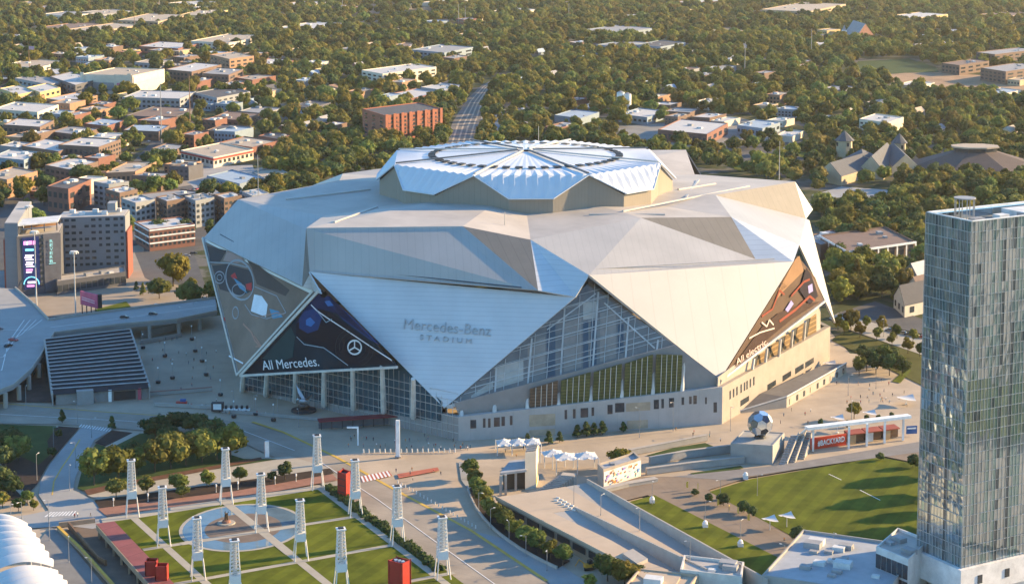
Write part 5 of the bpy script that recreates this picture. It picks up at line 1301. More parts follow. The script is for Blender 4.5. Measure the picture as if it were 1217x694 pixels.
c = C0+uL*.35+uR*.24+Vector((0, 0, ZT)); MB().tube(c, c+Vector((0, 0, 1.4)), 3.5, 3.5, 18).build('roof_well', m_dark, tw)
mb = MB()
for e, inw in ((uL, uR), (uR, uL)): out = -inw.normalized(); mb.obox(C0+Vector((0, 0, HT-ZP-.05)), e, -out*.5, Vector((0, 0, .4)))
mb.obox(C0+uL+Vector((0, 0, HT-ZP-.05)), uR, -uL.normalized()*.5, Vector((0, 0, .4))); mb.build('parapet', m_white, tw)
MB().obox(C0+uR*.43-uL.normalized()*.3+Vector((0, 0, 0)), uR*.24, -uL.normalized()*.12, Vector((0, 0, HT-ZP-3))).build('bronze_bay', mat('bronze_glass', (.42, .33, .24), .12, .7, .15, .2), tw)
# white podium band below the tower and terrace blocks
po = thing('podium', 'white podium with planted terrace beneath the glass tower', 'building', drop(C0, 0))
wq = [C0-uRd*1.5-uL.normalized()*1.5, C0+uL*1.05-uRd*1.5, C0+uL*1.05+uR*1.05, C0+uR*1.05-uL.normalized()*1.5]
MB().prism([(p.x, p.y) for p in wq], 4, ZP).build('wall', mat('podium_white', (.70, .68, .66), .6), po)
tq = [P(1085, 668, 4), P(1148, 702, 4), P(1300, 668, 4), P(1300, 640, 4), P(1150, 640, 4)]
MB().prism([(p.x, p.y) for p in tq], 0.1, 4.0).build('terrace', m_unit2, po)
pr = P(1148, 703, 4); MB().strip([P(1085, 669, 4), P(1148, 703, 4), P(1300, 669, 4)], .5, 1.1).build('parapet', m_white, po)
for k in range(5): MB().box(C0+uR*(.1+.18*k)-uL.normalized()*1.62+Vector((0, 0, -4)), (1.8, .2, 2.6), math.atan2(uR.y, uR.x)).build('window', m_win, po)
for i in range(14):
    x = 1152+i*4.8; y = 697-i*1.15
    tree(P(x, y-3, 4.02), 2.6+(i*7 % 3)*.5, 'street', [2, 0, 1][i % 3], f'small potted terrace tree at the foot of the glass tower, {["first","second","third","fourth","fifth","sixth","seventh","eighth","ninth","tenth","eleventh","twelfth","thirteenth","fourteenth"][i]} from the left', 'potted trees on the tower terrace', 1.3)
lo = flat((905, 712), (1052, 735), (1092, 676), 7, m_ret, mat('blue_grey_roof', (.36, .38, .40), .7, 0, .12, .2), 'low flat blue grey roof cluttered with equipment left of the glass tower', 'the cluttered low roof', units=16)
hb = flat((1040, 700), (1078, 716), (1100, 690), 13, m_unit2, m_roof, 'white roofed block with dark glass front at the tower foot', 'the glass fronted block', units=3, wl=(6, 2, 1.5, .9, .85))
for i, (x, y, h, r0) in enumerate(((1086, 676, 7, .2), (1105, 684, 6, .2), (1120, 692, 5, .2))):
    t = flat((x-8, y), (x+7, y+8), (x+14, y+4), h, m_unit2, m_win, f'small glass topped terrace box below the tower, {["left","middle","right"][i]} one', None, units=0, dmin=5, z=3.0)
# ---- trees and shrubs of the right side
rt = [(1021, 446, 9), (1030, 441, 11), (1041, 443, 10), (1050, 437, 11), (1057, 446, 10), (1066, 441, 11), (1072, 447, 9), (1036, 436, 9), (1026, 432, 9), (1062, 432, 9)]
for i, (x, y, h) in enumerate(rt): tree(P(x, y, .3), h, 'acbd'[i % 4], 2 if i % 3 else 1, f'dark green tree in the plaza cluster right of the stadium, {["front left","left","front centre","centre","front right","right","far right","back centre","back left","back right"][i]}', 'tree cluster on the right plaza', .85)
pr_ = [(1003, 398), (1011, 388), (1022, 401), (1029, 392), (1042, 405), (1048, 394), (1060, 412), (1066, 402), (1079, 420), (1085, 408), (1093, 424), (996, 392)]
for i, (x, y) in enumerate(pr_): tree(P(x, y, .3), 7.2+(i % 3)*.6, 'c', [0, 1, 3][i % 3], f'young tree in the double row on the park lawn, {["second","third","fourth","fifth","sixth","seventh","eighth","ninth","tenth","eleventh","last","first"][i]} from the stadium', 'double row of young park trees', .95)
fx = [(860, 602), (884, 610), (894, 614), (948, 645), (977, 661), (1085, 556), (1046, 548), (826, 590), (842, 597), (736, 556), (665, 525), (652, 527), (627, 527)]
fl = ['round clipped tree at the near corner of the green field', 'round clipped tree on the field path, left of the umbrella tents', 'small clipped tree left of the umbrella tents', 'round clipped tree right of the umbrella tents', 'round clipped tree at the bottom corner of the green field',
      'round tree between green field and glass tower', 'low bushy tree behind the far edge of the green field', 'low shrub like tree at the end of the brown path', 'small dark tree beside the brown path', 'lone bright green tree on the sunlit plaza by the mural',
      'small dark conifer against the stadium wall, right one', 'small dark conifer against the stadium wall, middle one', 'small dark conifer against the stadium wall, left one']
for i, ((x, y), l) in enumerate(zip(fx, fl)):
    tree(P(x, y, .35), [5.2, 5, 4, 6, 6, 5.5, 3.5, 3, 3.5, 8, 5, 6, 5][i], 'cone' if i > 9 else 'd', 3 if i == 9 else 2, l, None, 1.0 if i < 9 else 1.2)
for i, (x, y, h) in enumerate([(686, 519, 6), (697, 518, 7), (706, 517, 6), (716, 516, 6.5), (741, 513, 5)]): tree(P(x, y, .3), h, 'cone', 2, f'dark conifer in the row at the foot of the stadium wall, {["far left","left","middle","right","far right"][i]}', 'conifers at the stadium wall', 1.3)
# lamp plinths on the grass strip
pp = None
for i, (x, y) in enumerate([(775, 598), (838, 627), (880, 650), (932, 677), (856, 595), (886, 569)]):
    p = P(x, y, .35)
    if pp is None: o = pp = MB().box((0, 0, .8), (1.8, 1.8, 1.6)).sphere((0, 0, 1.9), .8, 8, 6).build('plinth', m_white)
    else: o = pp.copy(); COL.objects.link(o)
    o.location = p; tag(o, f'small white plinth with round top on the grass, {["first","second","third","fourth","fifth","sixth"][i]} from the mural', 'plinth', 'white plinths on the grass')
# coloured feather flags beside the path
fp_ = None; m_flag = mat('yellow_flag', (.6, .42, .08), .7)
for i, (x, y) in enumerate([(852, 604), (866, 611), (878, 614), (891, 622), (957, 660), (968, 664), (983, 672), (945, 652), (830, 585), (818, 583)]):
    if fp_ is None:
        o = fp_ = thing('feather_flag', None, 'flag'); MB().tube((0, 0, 0), (0, 0, 3.6), .06, .04, 5).build('pole', m_pole, o); MB().slab([(0, 0, 1), (.8, .1, 1.3), (.8, .1, 3.2), (0, 0, 3.6)], .05).build('cloth', m_flag, o)
    else: o = dup(fp_, (0, 0, 0), i)
    o.location = P(x, y, .35); tag(o, 'small yellow feather flag beside the brown path of the field', None, 'feather flags along the field path')

# ---- unseen ground added beyond the right edge of the frame to brighten the tower's glass
for nm_, mt_, x0, x1, y0, y1 in (('plaza', m_deck, 190, 300, 330, 560), ('street', m_asph, 300, 318, 250, 700), ('park_lawn', m_grass, 318, 400, 300, 520), ('plaza', m_plaza, 400, 560, 260, 470), ('street', m_asph, 560, 580, 200, 600), ('plaza', m_deck, 580, 800, 200, 520), ('street', m_road2, 180, 800, 300, 322)):
    K[0] += .01; q = MB().poly([Vector((x0, y0, K[0]+.4)), Vector((x1, y0-20, K[0]+.4)), Vector((x1, y1-20, K[0]+.4)), Vector((x0, y1, K[0]+.4))]).build(nm_, mt_); tag(q, kind='structure')

for i, (x, y, h) in enumerate([(1118, 566, 13), (1124, 588, 15), (1130, 608, 12), (1126, 626, 14), (1140, 648, 13)]):
    tree(P(x, y, .35), h, 'b', 1, f'tall tree between field and street hidden behind the glass tower, {["farthest","second","third","fourth","nearest"][i]}', 'trees behind the glass tower', .9)
# ================================================================== left side: viaduct, louvred hall, hotel, billboard
vd_ = thing('viaduct', 'curved grey road viaduct at the left edge joining the bridge to the stadium', 'viaduct', P(30, 410))
ZV = 8.0
dk = [(-100, 338), (18, 343), (40, 362), (58, 381), (130, 371), (256, 355), (258, 371), (210, 381), (140, 387), (64, 397), (55, 411), (48, 424), (37, 440), (16, 459), (-10, 469), (-100, 476)]
MB().slab([P(x, y, ZV) for x, y in dk], 1.4, Vector((0, 0, 1))).build('deck', m_road2, vd_)
edge = [P(x, y, ZV) for x, y in dk[6:]]; MB().strip(edge, .5, 1.1).build('parapet', m_bar, vd_)
MB().strip([P(x, y, ZV) for x, y in dk[1:6]], .5, 1.1).build('parapet', m_bar, vd_)
for i in range(4):
    s_ = [(-60, 395+i*18), (8-i*2, 392+i*16), (34-i*8, 392+i*5), (50-i*7, 380)]
    MB().strip([P(x, y, ZV+.03) for x, y in s_], .35, .02).build('lane_line', m_whp, vd_)
MB().strip([P(60, 389, ZV+.03), P(140, 379, ZV+.03), P(256, 363, ZV+.03)], .35, .02).build('lane_line', m_whp, vd_)
for x, y in ((48, 432), (36, 446), (24, 458), (8, 467), (60, 402), (150, 388), (180, 386), (215, 382), (240, 376)):
    p = P(x, y, ZV); MB().tube((p.x-2, p.y+5, 0), (p.x-2, p.y+5, ZV-1.3), 1.0, 1.0, 10).build('pier', m_bar, vd_)
MB().strip([P(-60, 465, 0), P(8, 452, 0), P(40, 418, 0)], .6, 7).build('rear_wall', mat('underpass_wall', (.07, .065, .06), .9), vd_)  # dark wall and floor sheet carry the under-deck shade in their colour
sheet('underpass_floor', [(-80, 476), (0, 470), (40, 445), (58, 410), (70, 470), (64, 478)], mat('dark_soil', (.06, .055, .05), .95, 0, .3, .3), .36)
LM.append((30, 420, 'the curved viaduct'))
# louvred hall
lv = thing('louvred_hall', 'large hall under a sloping roof of dark horizontal louvres', 'building', P(115, 440))
f0, f1, r1_, r0_ = P(62, 469, 5), P(178, 461, 5), P(155, 393, 10), P(53, 405, 10)
m_lou = mat('dark_louvre', (.022, .027, .032), .7, 0, .15, .2, spec=.2); m_louw = mat('pale_louvre_edge', (.40, .42, .43), .6)
nl = 15
for k in range(nl):
    a, b = f0.lerp(r0_, k/nl), f1.lerp(r1_, k/nl); c, d = f0.lerp(r0_, (k+.93)/nl), f1.lerp(r1_, (k+.93)/nl)
    up = Vector((0, 0, .9)); MB().slab([a, b, d+up, c+up], .2).build('louvre', m_lou, lv); MB().strip([c+up, d+up], .75, .3).build('louvre_edge', m_louw, lv)
MB().strip([f0-Vector((0, 0, .5)), r0_-Vector((0, 0, .3))], .8, 1.2).build('side_beam', m_bar, lv); MB().strip([f1-Vector((0, 0, .5)), r1_-Vector((0, 0, .3))], .8, 1.2).build('side_beam', m_bar, lv)
w0, w1 = drop(f0, 0)+Vector((1, 2, 0)), drop(f1, 0)+Vector((-1, 2, 0)); wd_ = w1-w0; wn = Vector((wd_.y, -wd_.x, 0)).normalized()
MB().slab([w0, w1, w1+Vector((0, 0, 5)), w0+Vector((0, 0, 5))], .5, wn).build('front_wall', mat('hall_concrete', (.30, .29, .28), .8, 0, .1, .3), lv)
MB().slab([w0+wd_*.62+wn*.2, w0+wd_*.86+wn*.2, w0+wd_*.86+wn*.2+Vector((0, 0, 4)), w0+wd_*.62+wn*.2+Vector((0, 0, 4))], .2, wn).build('entrance', m_dark, lv)
for t, cc in ((.58, 'w'), (.9, 'r')): MB().box(w0+wd_*t+wn*1.2+Vector((0, 0, 2.6)), (1.4, .8, 5.2)).build('banner_panel', m_white if cc == 'w' else mat('rose_panel', (.45, .08, .12), .6), lv)
MB().obox(w0+wd_*.22+wn*.1, wd_*.18, wn*3, Vector((0, 0, 6.0))).build('porch', mat('hall_concrete', (.30, .29, .28)), lv)
MB().slab([drop(f1, 0), drop(r1_, 0), r1_, f1], .4, Vector((1, -.2, 0))).build('side_wall', mat('hall_concrete', (.30, .29, .28)), lv)
MB().slab([drop(f0, 0), drop(r0_, 0), r0_, f0], .4, Vector((-1, -.2, 0))).build('side_wall', mat('hall_concrete', (.30, .29, .28)), lv)
LM.append((115, 450, 'the louvred hall'))
# steps and barrier walls on the shaded plaza
for (a, b, h, lab) in (((168, 401), (216, 391), 3.2, 'upper grey step wall at the back of the shaded plaza'), ((166, 409), (216, 400), 1.6, 'lower grey step wall at the back of the shaded plaza'),
                      ((178, 470), (252, 464), 1.5, 'long wall with reddish top along the shaded plaza'), ((183, 482), (256, 486), 1.2, 'dark kerb wall at the front of the shaded plaza'), ((256, 489), (420, 503), 1.0, 'low pale wall along the main road')):
    t = thing('plaza_wall', lab, 'wall', P(*a)); MB().strip([P(*a, .2), P(*b, .2)], .8, h).build('wall', m_ret, t)
    MB().strip([P(*a, .2)+Vector((0, 0, h+.02)), P(*b, .2)+Vector((0, 0, h+.02))], 1., .15).build('coping', mat('reddish_coping', (.26, .10, .08), .7) if 'reddish' in lab else m_bar, t)
# hotel
m_hw = mat('hotel_grey', (.21, .22, .235), .7, 0, .05, .1, stripe=('Z', 3.6, .9, .06)); m_hb = mat('hotel_brick', (.26, .075, .05), .8, 0, .1, .3); m_hd = mat('hotel_dark', (.10, .105, .12), .6, 0, .05, .2)
ho = thing('hotel', 'tall grey hotel block with lit screen and vertical sign left of the stadium', 'hotel', P(90, 338))
LM.append((90, 335, 'the grey hotel'))
def blk(L, N, Rr, h, m, par, name, z0=0., dmin=8., roof=None, units=0):
    n, u, v = rect(L, N, Rr, 0, dmin); q = [n, n+u, n+u+v, n+v]
    MB().prism([(p.x, p.y) for p in q], z0, h).build(name, m, par)
    rf = MB().slab([n+(u+v)/2+(p-n-(u+v)/2)*.97+Vector((0, 0, h+.25)) for p in q], .2, Vector((0, 0, 1))).build('roof', roof or m_roof, par)
    for k in range(units): MB().box(n+u*(.15+.17*k)+v*(.5+.2*(-1)**k)+Vector((0, 0, h+1.2)), (3, 3, 2)).build('roof_unit', m_unit2, rf)
    return n, u, v
n_, u_, v_ = blk((70, 334), (150.5, 331), (156, 322), 36, m_hw, ho, 'wall', units=5)
MB().prism([(p.x, p.y) for p in [n_+u_*-.004, n_+u_*-.03, n_+u_*-.03+v_, n_+v_*1]], 0, 27).build('end_wall', m_hb, ho)
MB().prism([(p.x, p.y) for p in [n_+u_*.28-v_*-.3, n_+u_*.16+v_*.3, n_+u_*.16+v_*.7, n_+u_*.28+v_*.7]], 38, 42.5).build('lift_house', m_unit, ho)
for c0_, nc in ((.04, 2), (.22, 2), (.45, 2), (.62, 1), (.74, 2)):
    pass
me_ = unit_box(m_win); vdir = -outn(u_, v_)
for ti, t in enumerate((.05, .14, .26, .37, .47, .57, .66, .76, .86, .94)):
    for j in range(8):
        if random.Random(ti*10+j).random() < .14: continue
        o = bpy.data.objects.new('window', me_); COL.objects.link(o); o.parent = ho; o.location = n_+u_*t+Vector((0, 0, 9+j*3.65))-vdir*.02-ho.location; o.rotation_euler = (0, 0, math.atan2(u_.y, u_.x)); o.scale = (2.4 if ti % 3 else 1.7, .25, 1.5)
# left wing with the sign wall and screen
n2, u2, v2 = blk((22, 353), (72, 347), (78, 334), 33, m_hd, ho, 'wing_wall', dmin=14)
n3, u3, v3 = blk((8, 352), (24, 352), (40, 320), 40, m_hw, ho, 'wing_wall', dmin=16)
vd2 = outn(u2, v2)
pl_h = (n2+vd2*.3, vd2)
MB().slab([on(51, 279, pl_h), on(72, 277, pl_h), on(73, 343, pl_h), on(54, 347, pl_h)], .8, vd2).build('sign_wall', mat('slate_sign_wall', (.12, .125, .145), .6), ho)
text_h = mat('cyan_letter', (.25, .60, .62), .5, emit=.25)
for k, ch in enumerate('REVERB'):
    y = 288.5+k*4.7
    text_on(ch, (pl_h[0]+vd2*.2, vd2), (59, y), (62.6, y-.3), 1.65, 'lettering', text_h, ho, .1, .3)
MB().strip([on(58, 313.5, pl_h)+vd2*.3, on(66, 312.5, pl_h)+vd2*.3], .3, .2, vd2).build('sign_bar', text_h, ho)
scr = MB().slab([on(26, 283, pl_h), on(46, 281, pl_h), on(49, 341, pl_h), on(29, 345, pl_h)], .4, vd2).build('screen', mat('screen_navy', (.008, .015, .06), .4, emit=.5), ho); scr['label'] = 'tall lit screen with pink and white lines of text'
pls = (pl_h[0]+vd2*.2, vd2)
def bar(x0, y0, x1, y1, m, nm='screen_text'): MB().slab([on(x0, y0, pls), on(x1, y0-.3, pls), on(x1, y1-.3, pls), on(x0, y1, pls)], .05, vd2).build(nm, m, scr)
m_pk = mat('screen_pink', (.75, .25, .65), .5, emit=.6); m_cy = mat('screen_cyan', (.15, .55, .75), .5, emit=.6); m_li = mat('screen_white', (.75, .68, .85), .5, emit=.6)
for x0, x1, y0, y1, mm in ((28, 31, 287, 291.5, m_pk), (31.5, 33.5, 287, 291.5, m_li), (34, 38, 286.5, 291, m_pk), (39, 42, 286.5, 291, m_pk), (30, 40, 296, 298.5, m_cy), (30, 40, 303, 304.6, m_li), (29, 38, 305.6, 307.2, m_li), (30, 40, 308.2, 309.6, m_li), (31, 40, 311.5, 312.8, m_li),
                       (30, 39, 314, 315.2, m_li), (31, 41, 316.5, 317.6, m_li), (31, 39, 320, 322, m_pk), (31, 38, 323, 324.4, m_li), (33, 42, 334.5, 337, m_li), (32, 41, 339, 341, m_pk)): bar(x0, y0, x1, y1, mm)
mb = MB(); pts = [on(37.5+9*math.cos(a), 338+9*math.sin(a), pls)+vd2*.1 for a in [math.pi+i*math.pi/14 for i in range(15)]]; mb.strip(pts, .5, .1, vd2); mb.build('screen_arc', m_cy, scr)
for j in range(9): 
    o = bpy.data.objects.new('window', me_); COL.objects.link(o); o.parent = ho; o.location = on(49.5, 285+j*6.6, pls)-ho.location; o.rotation_euler = (0, 0, math.atan2(u2.y, u2.x)); o.scale = (2.0, .25, 1.7)
MB().obox(n2+u2*.02+v2*.05+Vector((0, 0, 38.5)), u2*.95, v2*.7, Vector((0, 0, .6))).build('terrace_canopy', m_unit2, ho)
for t in (.05, .35, .65, .95): 
    for s_ in (.08, .7): p = n2+u2*t+v2*s_; MB().box((p.x, p.y, 36.3), (.5, .5, 4.4)).build('terrace_post', m_hd, ho)
MB().obox(n2+u2*.1+v2*.6+Vector((0, 0, 34.3)), u2*.8, v2*.1, Vector((0, 0, 3.4))).build('terrace_bar', mat('warm_timber', (.36, .20, .10), .7), ho)
MB().prism([(p.x, p.y) for p in [n3+u3*1.0, n3+u3*1.12, n3+u3*1.12+v3*1.0, n3+u3+v3]], 0, 31).build('end_wall', m_hb, ho)
bb_ = flat((68, 351), (150, 339), (152, 331), 7, m_hd, m_roof, 'low dark glazed hall at the foot of the grey hotel', 'the low glazed hall', wl=(12, 1, 1, .8, .7), units=3)
# billboard
p0 = P(97, 377, .3); bbd = thing('billboard', 'pink billboard on dark posts in front of the hotel', 'billboard', P(106, 378))
a, b = P(96, 374, .3), P(116, 379, .3); dd_ = b-a; bn_ = Vector((dd_.y, -dd_.x, 0)).normalized()
MB().slab([a+Vector((0, 0, 5.5)), b+Vector((0, 0, 5.5)), b+Vector((0, 0, 12.6)), a+Vector((0, 0, 12.6))], .8, bn_).build('panel', mat('rose_poster', (.52, .10, .19), .6, 0, .15, .25), bbd)
for z0 in (8.2, 9.3): MB().slab([a+dd_*.1+bn_*.15+Vector((0, 0, z0)), a+dd_*.85+bn_*.15+Vector((0, 0, z0-.6)), a+dd_*.85+bn_*.15+Vector((0, 0, z0-.1)), a+dd_*.1+bn_*.15+Vector((0, 0, z0+.5))], .1, bn_).build('poster_line', mat('pale_pink', (.75, .45, .5), .6), bbd)
MB().obox(b+Vector((0, .2, 5.3)), Vector((2.2, 1.2, 0)), Vector((-.8, 1.6, 0)), Vector((0, 0, 7.2))).build('frame', m_dark, bbd)
for t in (.08, .35, .62, .9): q = a+dd_*t; MB().box((q.x, q.y+.6, 3), (.45, .45, 5.4)).build('post', m_dark, bbd)
sheet('grass', [(112, 368), (150, 358), (162, 372), (158, 382), (125, 380)], m_grass, .40)
bs = thing('bus_shelter', 'long row of blue glass shelters below the billboard', 'shelter', P(95, 385))
a, b = P(56, 390, .3), P(133, 381, .3)
MB().strip([a+Vector((0, 0, 4)), b+Vector((0, 0, 4))], 7, .3).build('roof', mat('teal_glass_roof', (.04, .12, .16), .2, 0, .4, .4, spec=.7), bs)
for k in range(8): q = a.lerp(b, (k+.5)/8); MB().box((q.x, q.y, 2.2), (.4, 6, 3.8)).build('post', m_dark, bs)
# tall masts
def mast(px, py, pt, lab, z=.3):
    p = P(px, py, z); h = PH(p, pt)-z; t = thing('light_mast', lab, 'light mast', p)
    MB().tube(p, p+Vector((0, 0, h)), .38, .2, 8).build('pole', m_wpole, t); mb = MB()
    mb.tube(p+Vector((0, 0, h-.6)), p+Vector((0, 0, h-.2)), 1.9, 1.9, 12); 
    mb.build('lamp_ring', m_wpole, t)
    for k in range(8): a_ = k*math.pi/4; MB().box(p+Vector((2.0*math.cos(a_), 2.0*math.sin(a_), h-1.1)), (.7, .7, .9), a_).build('lamp_head', m_unit2, t)
mast(44, 377, 274, 'tall light mast with lamp ring in front of the hotel screen'); mast(90, 374, 298, 'light mast with lamp ring beside the pink billboard'); mast(37, 330, 244, 'light mast rising above the left end of the hotel')
for px, py, pt in ((160, 40, 0), (226, 150, 88), (192, 170, 100), (885, 95, 50), (964, 72, 34), (545, 30, 5), (553, 32, 8), (35, 85, 55), (676, 25, 4), (407, 12, -8)):
    p = P(px, py); t = thing('light_mast', 'thin distant mast '+{160: 'far up at the left, the tallest', 226: 'brownish, beside the tan row building', 192: 'standing among the dark flat roofs', 885: 'standing in the woods right of centre', 964: 'standing near the far sports field', 545: 'near the top centre, left one', 553: 'near the top centre, right one', 35: 'carrying a flag at the left', 676: 'at the top right of centre', 407: 'at the far highway'}[px], 'mast', p)
    MB().tube(p, Vector((p.x, p.y, PH(p, pt))), .55, .3, 6).build('pole', mat('rust_mast', (.3, .17, .1), .6) if px in (160, 226, 35) else m_pole, t)
    if px == 35: q = Vector((p.x, p.y, PH(p, pt))); MB().slab([q, q+Vector((7, 0, -.6)), q+Vector((7, .5, -5)), q+Vector((0, 0, -4.6))], .1).build('flag', mat('pale_flag', (.55, .35, .45), .7), t)
# ================================================================== the city behind
def mk(n, c, **k): return mat(n, c, .85, 0, .1, .2, **k)
Wc, Wg, Wr, Wb, Wt, Wo, Wd, Wy, Wbl = (mk('cream_wall', (.58, .52, .42)), mk('grey_wall', (.26, .27, .28)), mk('red_brick_wall', (.19, .09, .068)), mk('brown_brick_wall', (.155, .105, .082)), mk('tan_wall', (.42, .32, .21)),
     mk('orange_brick_wall', (.31, .185, .115)), mk('dark_wall', (.10, .10, .11)), mk('yellow_wall', (.50, .38, .18)), mk('blue_grey_wall', (.22, .28, .33)))
Rw, Rg, Rt, Rd, Rb, Rn = (mk('white_roof', (.47, .46, .44)), mk('grey_roof', (.28, .28, .28)), mk('tan_roof', (.40, .33, .25)), mk('dark_roof', (.085, .085, .09)), mk('blue_roof', (.30, .38, .45)), mk('brown_roof', (.19, .13, .10)))
w1_ = lambda a, b: (a, b, 1.5, .55, .5)
